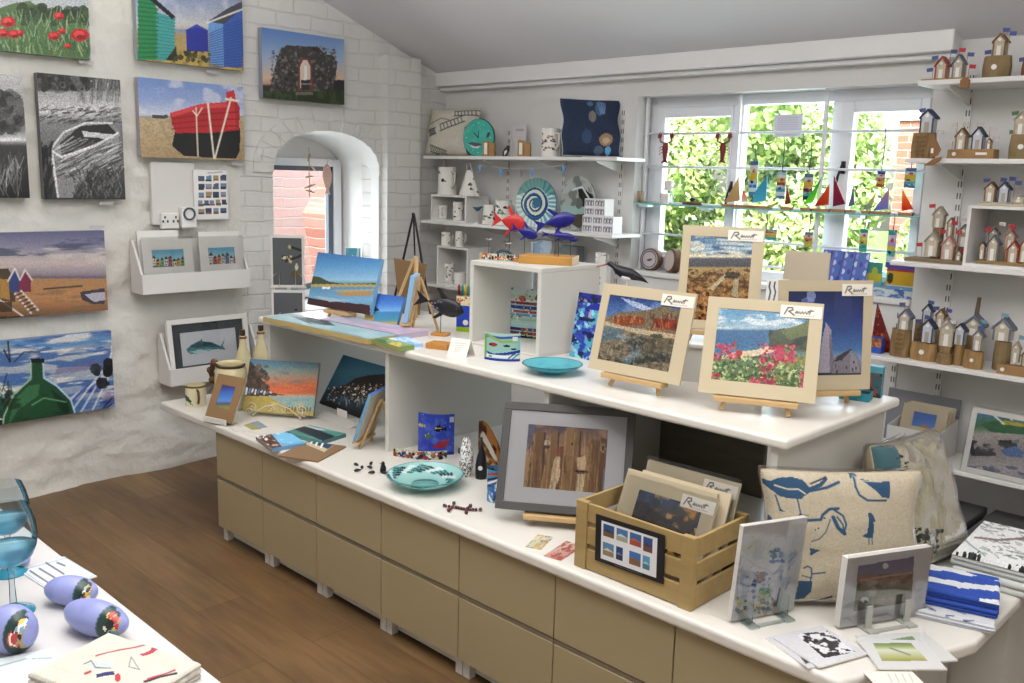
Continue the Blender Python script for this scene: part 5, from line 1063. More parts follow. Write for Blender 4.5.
# white display box
BX0, BX1, BY0, BY1, BH = -2.645, -2.265, 2.49, 2.83, .333
t = thing('display_box', 'white open-fronted display box standing in the middle of the raised worktop', 'box', ((BX0+BX1)/2, BY0, UZ)); hw = (BX1-BX0)/2; dp = BY1-BY0; bt = .018
MB().box(-hw, hw, 0, dp, BH-bt, BH).build('top', case_m, t, bevel=.002); MB().box(-hw, hw, 0, dp, 0, bt*.6).build('bottom', case_m, t, bevel=.002)
MB().box(-hw, -hw+bt, .0005, dp, bt*.6, BH-bt).build('side', case_m, t); MB().box(hw-bt, hw, .0005, dp, bt*.6, BH-bt).build('side', case_m, t)
TZ = UZ+BH
# inside: stack of fused glass strips and a card with birds
p = Pic(52, 64, '#a8c8c4')
for v0, v1, cc in ((0, .12, '#c8d8d4'), (.12, .2, '#b8c8a0'), (.22, .25, '#e8e8e8'), (.27, .31, '#8c1c24'), (.35, .41, '#202c98'), (.44, .48, '#b03c34'), (.5, .54, '#4c98b8'), (.6, .64, '#98c098'), (.68, .74, '#a8d0cc'), (.78, .84, '#20307c'), (.86, .92, '#7a3434'), (.93, .98, '#1c2430')): p.rect(0, 1, v0, v1, cc)
p.ell(.35, .2, .1, .06, '#d05840'); p.ell(.8, .18, .08, .05, '#3a5a4a'); p.dots(70, ['#203040', '#e0ece8', '#386a88', '#b04038'], .016, (0, 1, 0, .6)); p.dots(20, ['#c04030', '#308060', '#d8b040'], .02, (.3, .9, .8, .95)); p.noise('#d8ece8', 5, 8, .6, .75, .5)
arc_panel((-2.53, 2.70, UZ+.0112), math.radians(22), .3, -.25, .25, .205, p, 'fused_glass_ornament', 'stack of striped fused glass standing inside the white display box', 'glass')
p = Pic(30, 40, '#dcdedc'); p.poly([(.55, .1), (.95, .15), (.8, .28), (.6, .2)], '#22262c'); p.poly([(.5, .5), (.9, .6), (.75, .72), (.55, .6)], '#22262c'); p.poly([(.7, .8), (.95, .85), (.8, .95)], '#3a5a6a'); p.strokes(50, ['#a8acac', '#f4f4f4', '#808488'], .1, .012, (0, .6, 0, 1), (0, 3), .7)
t = thing('bird_card', 'white card with black birds hanging in the white display box', 'card', (-2.53, 2.80, UZ+.17), .3); art_slab('sheet', p, .10, .13, .002, t)
# on top of the box
p = Pic(110, 14, '#d0d4c8'); p.dots(190, ['#b83028', '#2a5a3a', '#202830', '#d8a840', '#e8e8e0', '#b0b8b0', '#c87838'], .18, (0, 1, .1, .85)); p.rect(0, 1, .88, 1, '#a8ccc4')
arc_panel((-2.555, 2.56, TZ), math.radians(20), .42, -.22, .22, .028, p, 'bead_glass_tray', 'curved tray of multicoloured glass beads on top of the white display box', 'glass')
a = P(530, 264, z=TZ); b = P(581, 266, z=TZ)
t = thing('fish_plinth', 'honey wooden block carrying the blue fish on top of the white display box', 'stand', (-2.385, 2.66, TZ), math.radians(28))
MB().box(-.105, .105, -.055, .07, 0, .032).build('block', mat('plinth_wood', '#b5853f', .45, var=.12, vscale=7, stretch=(1, 8, 1)), t, bevel=.002)
def on_box(px, py, y, **k): q = P(px, py, y=y); return q
for (px, py, y, L, Hh, lb, pt, ya) in ((556, 221.5, 2.67, .155, .058, 'largest cobalt blue fish, topmost of the shoal on the wooden block', .25, 18), (525, 232, 2.60, .11, .042, 'cobalt blue fish at the left of the shoal, under the red fish', -.3, 10), (559, 235.5, 2.645, .125, .024, 'slim cobalt blue fish in the middle of the shoal', -.06, 18), (571, 239, 2.72, .055, .018, 'smallest cobalt blue fish at the right of the shoal', -.1, 18)):
    q = P(px, py, y=y); zb = TZ+(.0322 if px > 530 else 0)
    if px < 530: q = P(px, py, y=2.62)
    wire_fish(Vector((q.x, q.y, zb)), math.radians(ya+15), L, Hh, bluefish, lb, q.z-zb, base=px < 530, pitch=pt, group='blue fish shoal', thick=.08)
q = P(510, 222, y=2.68)
wire_fish(Vector((q.x, q.y, TZ)), math.radians(25), .135, .068, redfish, 'red fish sculpture above the bead tray, left of the blue shoal', q.z-TZ, pitch=-.15, thick=.09)
for i, (px, py) in enumerate([(489, 239), (509, 243), (534, 242)]):
    q = P(px, py, y=2.6+.03*i); t = thing('seagull_ornament', 'tiny dark winged gull on a wire, %s by the glass bead tray' % ['left end', 'above the middle', 'right end'][i], 'ornament', Vector((q.x, q.y, TZ)), .4, 'tiny gulls on wires')
    st = q.z-TZ; MB().blob([(-.016, st, .001, .001), (-.008, st, .004, .004), (.006, st, .004, .004), (.014, st+.001, .001, .001)], 8).build('body', wht, t, smooth=True)
    MB().prism([(-.024, st+.006), (0, st+.001), (.02, st+.008), (.004, st+.0035), (-.006, st+.004)], -.006, .006, 'y').build('wings', blk, t); MB().tube([(0, 0, 0), (0, 0, st-.003)], .0011, 5).build('wire_stem', mat('dark_wire', '#2a2a2e', .4), t)
# curved glass panel and plate in front of the box
p = Pic(52, 46, '#8fc0b8')
p.rect(0, 1, 0, .1, '#a8ccc8'); p.line([(0, .12), (.5, .16), (1, .1)], .04, '#2c50a8'); p.line([(.1, .08), (.5, .3), (.9, .26)], .05, '#8cb860'); p.ell(.28, .42, .12, .07, '#a83028'); p.ell(.2, .42, .05, .04, '#5a1c1c'); p.ell(.64, .44, .09, .04, '#1c2c38'); p.ell(.82, .55, .08, .03, '#1c2c38'); p.poly([(0, .66), (.3, .74), (.6, .68), (1, .58), (1, .68), (.6, .78), (.2, .82)], '#20389c'); p.rect(0, 1, .78, .9, '#d4e4e4'); p.line([(.7, .88), (.85, .72)], .02, '#1c4c58'); p.line([(.8, .9), (.95, .74)], .02, '#2068a8'); p.rect(0, 1, .91, 1, '#1c30a4'); p.rect(0, .08, .1, .9, '#70b040'); p.rect(.78, .92, .1, .26, '#d0dcd8'); p.ell(.2, .85, .05, .03, '#1c2030')
arc_panel((-2.31, 2.335, UZ), math.radians(32), .115, -.62, .62, .102, p, 'curved_glass_ornament', 'small curved green and blue glass with a red fish, left of the turquoise dish', 'glass', art=artmat('green_fused_glass', .08, clear=.2))
c = Vector((-2.06, 2.335, UZ)); t = thing('glass_dish', 'turquoise frosted glass dish at the front of the raised worktop', 'dish', c)
p = Pic(80, 16, '#5cc0cc'); p.noise('#48a8c8', 8, 3, .5, .65, .6); p.noise('#8cd8b8', 5, 3, .6, .72, .7); p.rect(0, 1, 0, .08, '#3c98a8')
dsh = artmat('turquoise_glass', .15, clear=.35)
def dw(u, v): r = .03+.075*(1-v)**.8; return (r*math.cos(2*PI*u), r*math.sin(2*PI*u), .006+.026*(1-v)**1.6)
m = MB(); art_grid(m, p, dw); art_grid(m, p, lambda u, v: (dw(u, v)[0]*.985, dw(u, v)[1]*.985, dw(u, v)[2]+.003)); m.build('wall', dsh, t, smooth=True); MB().lathe([(0, 0), (.034, 0), (.034, .008), (0, .009)], 40, caps=False).build('foot', mat('turquoise_foot', '#4cb4c4', .2), t, smooth=True)
# tall wave of glass
c, yaw, w, h, l = fit((569, 356), (592, 361), (579, 292), UZ); l = min(l, .22); M = fm(c, yaw, l)
t = thing('tall_glass_panel', 'tall blue and turquoise wavy glass panel beside the red cliffs photo', 'glass', c, yaw, rx=-l)
p = view(M, w, h, c='#48a8cc', dens=1.4); p.noise('#1f34b0', 3, 9, .5, .56, .9); p.noise('#0e1c4c', 3, 12, .57, .62, .9); p.noise('#90dce8', 3, 10, .6, .66, .9); p.rect(560, 610, 288, 303, '#1c2c9c'); p.noise('#0c1838', 4, 10, .5, .55, .8, p.Y < 303); p.poly([(584, 307), (596, 303), (602, 305), (600, 310), (588, 310)], '#1a24a8'); p.poly([(578, 316), (596, 319), (592, 322), (580, 320)], '#101c40'); p.noise('#c098b0', 4, 8, .68, .74, .8)
art_slab('glass_panel', p, w, h, .006, t, art=bluelook, edge=mat('cobalt', '#1e2c9c', .15)); 
t2 = thing('acrylic_stand', 'clear foot of the tall blue wave panel', 'stand', (c.x, c.y, UZ), yaw); MB().prism([(.012, 0), (.06, 0), (.06, .003), (.05, .003), (.033, .10), (.03, .10)], -.02, .02, 'x').build('foot', acr, t2)
# oystercatcher
q = P(627, 274, y=2.86); t = thing('oystercatcher_ornament', 'black and white wooden wading bird with a long red beak behind the red cliffs photo', 'ornament', Vector((q.x, q.y, UZ)), math.radians(205)); st = q.z-UZ
MB().blob([(-.085, -.03, .001, .001), (-.055, -.012, .012, .008), (-.02, .0, .022, .018), (.02, .006, .024, .02), (.045, .016, .018, .014), (.058, .03, .012, .01), (.07, .036, .0115, .01), (.082, .033, .003, .003)], 12).build('body', blk, t, smooth=True).location = (0, 0, st)
MB().blob([(-.03, -.012, .001, .001), (-.01, -.010, .014, .0165), (.015, -.006, .016, .0185), (.03, -.002, .001, .001)], 10).build('belly', wht, t, smooth=True).location = (0, 0, st-.004)
MB().tube([(.078, 0, .034), (.13, 0, .018)], [.004, .001], 8).build('beak', mat('red_beak', '#a04040', .4), t, smooth=True).location = (0, 0, st)
MB().tube([(0, 0, .012), (0, 0, st-.014)], .0025, 6).build('leg', wht, t); MB().lathe([(0, 0), (.035, 0), (.032, .012), (0, .012)], 20, caps=False).build('base', honey, t)
# pale board and earring card at the back, teal boxes at the right
c = P(792, 285, y=2.84); zt = P(790, 252, y=2.84).z; zm = P(790, 300, y=2.84).z
t = thing('blank_mount', 'plain beige mount board standing behind the lighthouse and flower photos', 'board', (P(791, 290, y=2.85).x+.015, 2.905, UZ), math.radians(12), rx=-.05)
MB().box(-.075, .075, 0, .006, 0, zt-UZ).build('board', mat('beige_board', '#b5a893', .7), t)
p = Pic(34, 44, '#d8d8d4')
for k in range(4): p.line([(.15+.22*k, .12), (.12+.22*k, .3), (.2+.22*k, .5), (.14+.22*k, .85)], .022, '#1c1c20'); p.ell(.12+.24*k, .9, .07, .05, '#1c1c20')
c = P(774, 297, y=2.70); t = thing('earring_card', 'white card of black wire earrings behind the flower photo', 'card', (c.x, 2.72, UZ), math.radians(30), rx=-.04); hh = P(774, 279, y=2.72).z-UZ
art_slab('sheet', p, .07, .085, .002, t, z=hh-.085); MB().box(-.012, .012, .0025, .006, 0, hh-.03).build('support', acr, t)
tealc = mat('teal_card', '#2f8c9c', .45)
q = P(868, 399, z=UZ); t = thing('gift_box', 'open teal gift box at the right end of the raised worktop', 'box', (-1.19, 2.80, UZ), math.radians(12))
MB().box(-.045, .045, -.03, .03, 0, .003).box(-.045, .045, -.03, -.028, .003, .026).box(-.045, .045, .028, .03, .003, .026).box(-.045, -.043, -.028, .028, .003, .026).box(.043, .045, -.028, .028, .003, .026).build('tray', tealc, t); MB().box(-.041, .041, -.027, .027, .0035, .022).build('contents', mat('dark_lining', '#22242c', .7), t)
p = Pic(30, 34, '#2a5c66'); p.noise('#a04030', 4, 4, .55, .65, .9); p.noise('#10202c', 4, 4, .5, .6, .8); p.rect(0, 1, 0, .2, '#3f98a8'); t = thing('gift_box', 'taller teal box with a dark picture behind the open teal box', 'box', (-1.19, 2.855, UZ), math.radians(12)); art_slab('carton', p, .08, .10, .035, t, edge=tealc, x=.012)
t = thing('gift_box', 'flat blue and black boxed gift behind the lighthouse photo easel', 'box', (-1.36, 2.80, UZ), math.radians(20)); MB().box(-.06, .06, -.025, .03, 0, .014).build('carton', mat('dark_blue_card', '#1c3454', .5), t, bevel=.001); MB().box(-.062, .062, -.027, .032, .0142, .02).build('lid', tealc, t, bevel=.001)

# ================================================================ cushions and right end
cello_w = None
def wrapmat():
    if 'wrinkled_film' in _m: return _m['wrinkled_film']
    m = bpy.data.materials.new('wrinkled_film'); m.use_nodes = True; nt = m.node_tree; L = nt.links
    nt.nodes.remove(nt.nodes['Principled BSDF']); out = nt.nodes['Material Output']
    t = nt.nodes.new('ShaderNodeBsdfTransparent'); g = nt.nodes.new('ShaderNodeBsdfGlossy'); g.inputs['Roughness'].default_value = .12
    tc = nt.nodes.new('ShaderNodeTexCoord'); v = nt.nodes.new('ShaderNodeTexVoronoi'); v.inputs['Scale'].default_value = 11; L.new(tc.outputs['Object'], v.inputs['Vector'])
    n = nt.nodes.new('ShaderNodeTexNoise'); n.inputs['Scale'].default_value = 9; n.inputs['Detail'].default_value = 3; L.new(tc.outputs['Object'], n.inputs['Vector'])
    a = nt.nodes.new('ShaderNodeMath'); a.operation = 'ADD'; L.new(v.outputs[0], a.inputs[0]); L.new(n.outputs[0], a.inputs[1])
    bp = nt.nodes.new('ShaderNodeBump'); bp.inputs['Strength'].default_value = .5; bp.inputs['Distance'].default_value = .02; L.new(a.outputs[0], bp.inputs['Height']); L.new(bp.outputs[0], g.inputs['Normal'])
    fr = nt.nodes.new('ShaderNodeFresnel'); L.new(bp.outputs[0], fr.inputs['Normal']); fr.inputs[0].default_value = 1.17
    mx = nt.nodes.new('ShaderNodeMixShader'); hf = nt.nodes.new('ShaderNodeMath'); hf.operation = 'MULTIPLY'; hf.inputs[1].default_value = .55; L.new(fr.outputs[0], hf.inputs[0]); L.new(hf.outputs[0], mx.inputs[0]); L.new(t.outputs[0], mx.inputs[1]); L.new(g.outputs[0], mx.inputs[2]); L.new(mx.outputs[0], out.inputs['Surface'])
    _m['wrinkled_film'] = m; return m
def cushion(M, w, h, th, label, paint, backc, name='cushion', film=True, flat_bottom=True, group=None, seed=0, dens=1.15):
    t = thing(name, label, 'cushion', (0, 0, 0), 0, group); M = Matrix.Translation((0, 0, .008)) @ M; t.matrix_world = M
    def puff(u, v):
        a = max(0, 1-abs(2*u-1)**3.2); b = max(0, 1-abs(2*v-1)**3.2)
        q = (a*b)**.42; nz = mnoise.noise(Vector((u*4+seed, v*4, 1)))*.10+mnoise.noise(Vector((u*10+seed, v*10, 5)))*.035
        return th/2*q*(1+nz)+.001
    def pos(u, v, s, ex=0):
        x = (u-.5)*w*(1-.05*math.sin(PI*v))*(1+ex*2); z = (1-v)*h; z += .012*h*0
        x += .006*math.sin(v*11+seed)*(1 if u > .5 else -1)*abs(2*u-1)
        z = z-(.02*h*math.sin(PI*u) if v < .5 else 0)*(1-2*v if v < .5 else 0)*1.0+(.0)
        return (x, s*(puff(u, v)+ex), z)
    p = view(M, w, h, y=-th*.38, dens=dens); paint(p)
    m = MB(); art_grid(m, p, lambda u, v: pos(u, v, -1)); m.build('front_cover', ARTCLOTH, t, smooth=True)
    n = 26; m = MB(); vs = [pos(i/n, j/n, 1) for j in range(n+1) for i in range(n+1)]
    m.add(vs, [(j*(n+1)+i, j*(n+1)+i+1, (j+1)*(n+1)+i+1, (j+1)*(n+1)+i) for j in range(n) for i in range(n)]); m.build('back_cover', backc, t, smooth=True)
    m = MB(); r = [pos(u, v, 0) for u, v in [(k/16, 0) for k in range(17)]+[(1, k/16) for k in range(1, 17)]+[(1-k/16, 1) for k in range(1, 17)]+[(0, 1-k/16) for k in range(1, 16)]]; m.tube(r+[r[0]], .0022, 6, caps=False); m.build('piping', backc, t, smooth=True)
    if film:
        m = MB()
        for s in (-1, 1):
            vs = [(lambda q: (q[0]*1.03, q[1]+s*.005+s*.004*mnoise.noise(Vector((q[0]*22, q[2]*22, s*3.)))-0, q[2]*(1.03 if j < n/2 else 1.0)))(pos(i/n, j/n, s)) for j in range(n+1) for i in range(n+1)]
            m.add(vs, [(j*(n+1)+i, j*(n+1)+i+1, (j+1)*(n+1)+i+1, (j+1)*(n+1)+i) for j in range(n) for i in range(n)])
        m.build('clear_wrapping', wrapmat(), t, smooth=True)
    return t
linen = mat('linen', '#b5a68a', .85, var=.04, vscale=90, bump=.3, bscale=200)
def birds(p):
    q = lambda *a: [(740+a[i]/6.2, 450+a[i+1]/6.2) for i in range(0, len(a), 2)]; B = '#1d4668'
    p.put(p.X*0+1, '#b7aa90'); p.noise('#a89b80', 60, 60, .5, .6, .3)
    p.poly(q(75, 180, 130, 173, 175, 192, 215, 198, 260, 175, 340, 166, 400, 178, 430, 215, 442, 245, 400, 272, 368, 298, 290, 296, 240, 286, 205, 255, 140, 195), B); p.line(q(230, 222, 300, 240, 365, 236, 400, 262), .8, '#c9bca2')
    p.poly(q(425, 225, 500, 195, 548, 158, 560, 170, 510, 215, 440, 240), B); p.line(q(440, 242, 540, 222, 620, 188), 1.3, B); p.line(q(446, 200, 550, 160), .7, '#17202c')
    p.line(q(220, 285, 226, 368), .7, B); p.poly(q(213, 382, 232, 366, 258, 382), B); p.line(q(344, 296, 348, 388), .7, B); p.poly(q(312, 412, 348, 384, 382, 402, 350, 402), B)
    p.line(q(718, 160, 716, 215, 735, 265, 785, 298, 905, 303), 1.0, B); p.line(q(700, 160, 715, 140, 735, 150), 1, B); p.poly(q(750, 168, 840, 185, 930, 190, 930, 292, 880, 282, 840, 240), B); p.line(q(770, 180, 880, 190), .5, '#c9bca2')
    p.poly(q(92, 350, 148, 348, 152, 400, 190, 450, 250, 436, 300, 436, 300, 448, 200, 462, 100, 462), B); p.line(q(240, 441, 400, 426, 478, 420, 490, 392, 540, 354, 598, 350), 1.4, B)
    p.line(q(572, 360, 625, 395, 645, 450, 632, 492), 1.0, B); p.line(q(560, 405, 590, 470, 634, 508), 2, B); p.line(q(586, 402, 622, 450, 626, 480), .8, B); p.ell(740+503/6.2, 450+411/6.2, 1.1, 1.1, B); p.line(q(540, 420, 510, 500, 470, 545, 424, 560), .5, B); p.ell(740+440/6.2, 450+484/6.2, .9, .9, B); p.ell(740+460/6.2, 450+475/6.2, .9, .9, B)
    p.poly(q(790, 378, 806, 373, 822, 390, 840, 430, 826, 436, 830, 480, 818, 538, 776, 534, 748, 524, 782, 505, 792, 450), B); p.line(q(792, 538, 790, 576), .5, B); p.line(q(812, 538, 812, 576), .5, B)
    r = lambda *a: [(720+a[i]/5.25, 510+a[i+1]/5.25) for i in range(0, len(a), 2)]
    p.poly(r(455, 160, 462, 195, 516, 205, 465, 236), B); p.poly(r(400, 368, 470, 368, 470, 425, 440, 470, 380, 482), B); p.line(r(430, 300, 450, 290, 468, 300, 468, 330, 540, 322), .7, B); p.line(r(468, 332, 460, 370), .6, B)
    p.poly(r(430, 500, 520, 478, 592, 448, 590, 465, 500, 494, 420, 508), B); p.line(r(420, 340, 470, 352), .5, B); p.grain(.05)
c = Vector((-1.03, 2.30, LZ)); c = P(819, 607, z=LZ); lq = .20
M = fm(Vector((c.x+.024, c.y+.05, LZ)), math.radians(47), .13)
Cw = cushion(M, .42, .352, .10, 'beige cushion printed with dark blue sea birds, in clear wrapping, leaning on the end panel', birds, linen, seed=1)
def edgep(p): p.put(p.X*0+1, '#9c9378'); p.noise('#7f7a60', 5, 5, .5, .65, .5); p.poly([(880, 440), (900, 440), (900, 520), (910, 545), (890, 560)], '#28525c', .9); p.dots(40, ['#14181c'], 1.4, (896, 906, 455, 530)); p.dots(60, ['#1c1e1c', '#2c2e28'], 1.8, (900, 938, 528, 556)); p.line([(925, 470), (938, 540)], .5, '#7a745c'); p.grain(.06)
M = fm(Vector((-.885, 2.72, LZ)), math.radians(80), .36)
cushion(M, .34, .37, .13, 'beige wrapped cushion with a dark patterned edge, right of the bird cushion', edgep, linen, seed=5)
M = fm(Vector((-1.075, 2.80, LZ)), math.radians(86), .03)
cushion(M, .24, .31, .06, 'plain beige wrapped cushion behind the bird cushion', lambda p: (p.put(p.X*0+1, '#a89c82'), p.grain(.06)), linen, seed=9)
# card stands
def card_cover1(p):
    p.put(p.X*0+1, '#d2d4da'); p.noise('#9fb0cc', 6, 8, .52, .62, .6, (p.Y < 600)); r = lambda *a: [(720+a[i]/5.25, 510+a[i+1]/5.25) for i in range(0, len(a), 2)]
    p.strokes(26, ['#5c84c0', '#8ca8d4', '#3c5ca0'], 7, .5, (740, 790, 545, 590), (.4, 1.4), .6); p.dots(40, ['#2c5cb4', '#5c8cd0', '#3c70c0'], 1.3, (770, 783, 548, 562), .9); p.dots(50, ['#3c6cb8', '#8cb0dc', '#284c94'], 1.4, (753, 770, 572, 598), .8); p.dots(18, ['#8a5c3c', '#6a4630'], 1.4, (757, 764, 572, 580), .9); p.dots(30, ['#5ca060', '#8cc070'], 1.3, (760, 770, 588, 600), .8); p.dots(60, ['#c8b440', '#a0a040', '#3c5c8c', '#8a4630'], 1.6, (736, 775, 597, 613), .8); p.line([(776, 606), (780, 588)], .7, '#2c3c6c'); p.line([(738, 560), (737, 612)], .4, '#8ca0c8')
    p.rect(0, 2000, 0, 536, '#dcdce0'); p.grain(.04)
def acr_stand(c, yaw, w, label, frosted=False):
    am = mat('frosted_acrylic', '#a9aaa2', .35) if frosted else acr
    t = thing('card_stand', label, 'stand', c, yaw)
    for s in (-1, 1): MB().box(s*w-.014, s*w+.014, -.045, .05, 0, .006).box(s*w-.009, s*w+.009, -.022, -.017, .006, .065).build('foot', am, t, bevel=.001)
    MB().box(-w, w, .038, .05, 0, .006).build('crossbar', am, t); MB().box(-w+.0145, w-.0145, -.040, -.030, 0, .006).build('crossbar', am, t)
    return t
c, yaw, w, h, l = fit((731.4, 622), (792.4, 609), (746.7, 528), LZ+.0075); yaw = math.radians(67); l = -.09; w = .195; h = .262
def cards(c, yaw, l, w, h, labels, paints, group):
    for k, (lb_, pt) in enumerate(zip(labels, paints)):
        n = Vector((-math.sin(yaw), math.cos(yaw), 0)); cc = c+n*(.0056*k); M = fm(cc, yaw, l); t = thing('greeting_card', lb_, 'card', cc, yaw, group, rx=-l)
        p = view(M, w, h) if k == 0 else Pic(4, 4, '#d0d0d4'); pt(p); art_slab('card', p, w, h, .0045, t, edge=wc, art=ARTGLOSS)
        if k == 0: MB().box(-w/2-.002, w/2+.002, -.0016, -.0012, 0, h+.01).build('clear_sleeve', cello, t)
cards(c, yaw, l, w, h, ['white card with blue bottle painting in the clear stand, front of its row', 'white card just behind the blue bottle card', 'white card at the back of the blue bottle card row'], [card_cover1, lambda p: p, lambda p: p], 'cards in the left stand')
acr_stand(Vector((c.x, c.y, LZ)), yaw, .055, 'clear stand holding the cards with the blue bottle painting')
def card_cover2(p):
    p.put(p.X*0+1, '#c9c9ce'); r = lambda *a: [(820+a[i]/4.46, 530+a[i+1]/4.46) for i in range(0, len(a), 2)]
    m = p.pm(r(172, 160, 420, 118, 408, 322, 150, 364)); g = Pic(4, 4)
    a = p.a.copy(); p.grad([(557, '#5c6088'), (572, '#6f7290'), (578, '#8a6a5c'), (584, '#7c7470'), (590, '#5c6c5c'), (600, '#8c8878'), (612, '#77705c')]); p.noise('#a8a4a0', 5, 6, .5, .65, .6, p.Y > 580); p.noise('#3c4438', 6, 6, .55, .65, .6, (p.Y > 574) & (p.Y < 594)); p.ell(885.5, 566, 3, 3, '#c8ccdc'); p.line(r(180, 225, 300, 205, 410, 190), .9, '#b08878'); p.ell(865, 600, 4, 3, '#d8d8d8'); p.ell(866, 602, 2, 1.6, '#22242a'); p.grain(.08)
    p.a = np.where(m[..., None], p.a, a)
c2_, yaw2, w2_, h2_, l2_ = fit((839, 628.6), (923, 613), (847, 560), LZ+.0075); yaw2 = math.radians(64); l2_ = -.04; w2_ = .265; h2_ = .187
cards(c2_, yaw2, l2_, w2_, h2_, ['white card with a grey lilac harbour scene in the frosted stand', 'white card behind the lilac harbour card', 'third card of the lilac harbour row', 'fourth card at the back of the lilac harbour row'], [card_cover2, lambda p: p, lambda p: p, lambda p: p], 'cards in the right stand')
acr_stand(Vector((c2_.x, c2_.y, LZ)), yaw2, .06, 'grey frosted stand holding the lilac harbour cards', True)
def bwcard(p): p.put(p.X*0+1, '#c4c4c8'); m = p.pm([(796, 634), (827, 631), (856, 652), (824, 658)]); p.put(m*1., '#2a2a2e'); p.noise('#dcdce0', 9, 9, .5, .57, .95, m*1.); p.grain(.04)
lie(((776, 636), (785, 634), (812, 668)), 'white card half hidden under the black and white photo card', 'card', 'greeting_card', .002, lambda p: p.put(p.X*0+1, '#c0c0c6'), edge=wc) if False else None
t, _, _ = lie(((819, 669), (868, 655), (795, 634)), 'black and white photo card lying at the front right of the counter', 'card', 'greeting_card', .004, bwcard, edge=wc, zoff=.0045, art=ARTGLOSS)
lie(((808, 668), (858, 656), (777, 635)), 'card lying under the black and white photo card', 'card', 'greeting_card', .004, lambda p: (p.put(p.X*0+1, '#bcbcc2'), p.poly([(782, 636), (792, 634), (812, 662), (806, 664)], '#2c2c30')), edge=wc)
def grcard(p): p.put(p.X*0+1, '#c6c6c4'); m = p.pm([(873, 643), (911, 643), (928, 661), (882, 661)]); a = p.a.copy(); p.grad([(642, '#5c7a5c'), (646, '#8c9c58'), (650, '#c4c8b0'), (657, '#a8a870'), (662, '#8c8c30')]); p.line([(890, 648), (910, 655)], .7, '#7c7c7c'); p.a = np.where(m[..., None], p.a, a)
lie(((879, 670), (947, 671), (865, 641)), 'white card with a green landscape lying at the front corner of the counter', 'card', 'greeting_card', .004, grcard, edge=wc, zoff=.0045, art=ARTGLOSS)
lie(((885, 664), (958, 660), (880, 634)), 'card lying under the green landscape card', 'card', 'greeting_card', .004, lambda p: (p.put(p.X*0+1, '#bfc0bc'), p.poly([(888, 640), (912, 636), (930, 655), (900, 655)], '#6c8460')), edge=wc)
def f(p):
    p.put(p.X*0+1, '#d8d4ca')
    for k in range(4): p.line([(888+k*7, 674), (892+k*7, 682)], .4, '#a8a49c')
lie(((876, 686), (925, 684), (884, 671)), 'faint white price tag at the very front of the counter', 'label', 'price_tag', .001, f)
# folded textiles at the right end
def folded(c, yaw, w, d, th, label, paint, edge, layers=4, name='tea_towel', group=None):
    t = thing(name, label, 'textile', c, yaw, group); M = t_mat = Matrix.Translation(c) @ Euler((0, 0, yaw)).to_matrix().to_4x4()
    for k in range(layers):
        z0 = th*k/layers+.0003; z1 = th*(k+1)/layers-.0006; dx = .004*math.sin(k*2.3)
        if k < layers-1: MB().box(-w/2+dx, w/2+dx*.5, -d/2-dx, d/2, z0, z1).build('fold', edge, t, bevel=(z1-z0)*.45, seg=3)
        else:
            n = 4; p = view(M, w, d, flat=True, z=th); paint(p)
            def g(u, v):
                e = min(u, 1-u, v, 1-v); return ((u-.5)*w, (.5-v)*d, z1-(.5*th/layers)*(max(0, 1-e*30))**2+.0035*mnoise.noise(Vector((u*6, v*6, c.x*9)))*min(1, e*12)+.001)
            m = MB(); art_grid(m, p, g); m.box(-w/2+.001, w/2-.001, -d/2+.001, d/2-.001, z0, z0+(z1-z0)*.4, 1); m.build('printed_top', [ARTCLOTH, edge], t, smooth=False)
    return t
def blues(p): p.put(p.X*0+1, '#cfd2d4'); p.poly([(924, 568), (960, 574), (1008, 583), (1010, 588), (960, 582), (924, 576)], '#1c44a8'); p.poly([(924, 580), (960, 588), (1000, 592), (1004, 600), (970, 598), (924, 590)], '#1c44a8'); p.poly([(958, 568), (1006, 580), (985, 580)], '#1c44a8'); p.line([(930, 561), (945, 564), (955, 562)], .7, '#2a3c78'); p.grain(.04)
towel_e = mat('towel_edge', '#c3c6cc', .85); blue_e = mat('towel_blue_edge', '#2a4aa0', .85)
def under(p): p.put(p.X*0+1, '#c8cacc'); p.strokes(60, ['#2c3c6c', '#4c5c84', '#1c2c54'], 7, .5, (900, 990, 595, 640), (2.6, 3.1), .8)
folded(Vector((-.732, 2.475, LZ)), math.radians(16), .19, .22, .022, 'blue and white printed tea towel stack lowest at the counter corner', under, towel_e, 3, group='folded tea towels')
folded(Vector((-.732, 2.50, LZ+.0235)), math.radians(16), .185, .18, .045, 'folded tea towel with broad royal blue stripes on top of the towel stack', blues, blue_e, 4, group='folded tea towels')
def linesp(p): p.put(p.X*0+1, '#d4d5d3'); p.strokes(110, ['#2c3430', '#4c5450'], 6, .35, (985, 1030, 505, 560), (2.4, 3.2), .7); p.dots(120, ['#141816', '#2c3430'], 1.3, (955, 980, 552, 575)); p.dots(80, ['#141816'], 1.3, (1005, 1030, 565, 585)); p.line([(975, 538), (1000, 540), (1028, 538)], 1, '#6a4c48', .8); p.line([(965, 540), (985, 556)], .6, '#6c9080'); p.line([(990, 552), (1005, 556)], .4, '#445')if False else None; p.grain(.05)
fp = folded(Vector((-.695, 2.84, LZ)), math.radians(4), .26, .34, .085, 'white fabric pack with fine black line drawings, rearmost at the right end of the counter', linesp, mat('fabric_white', '#c8ccc8', .85), 4, name='fabric_pack')

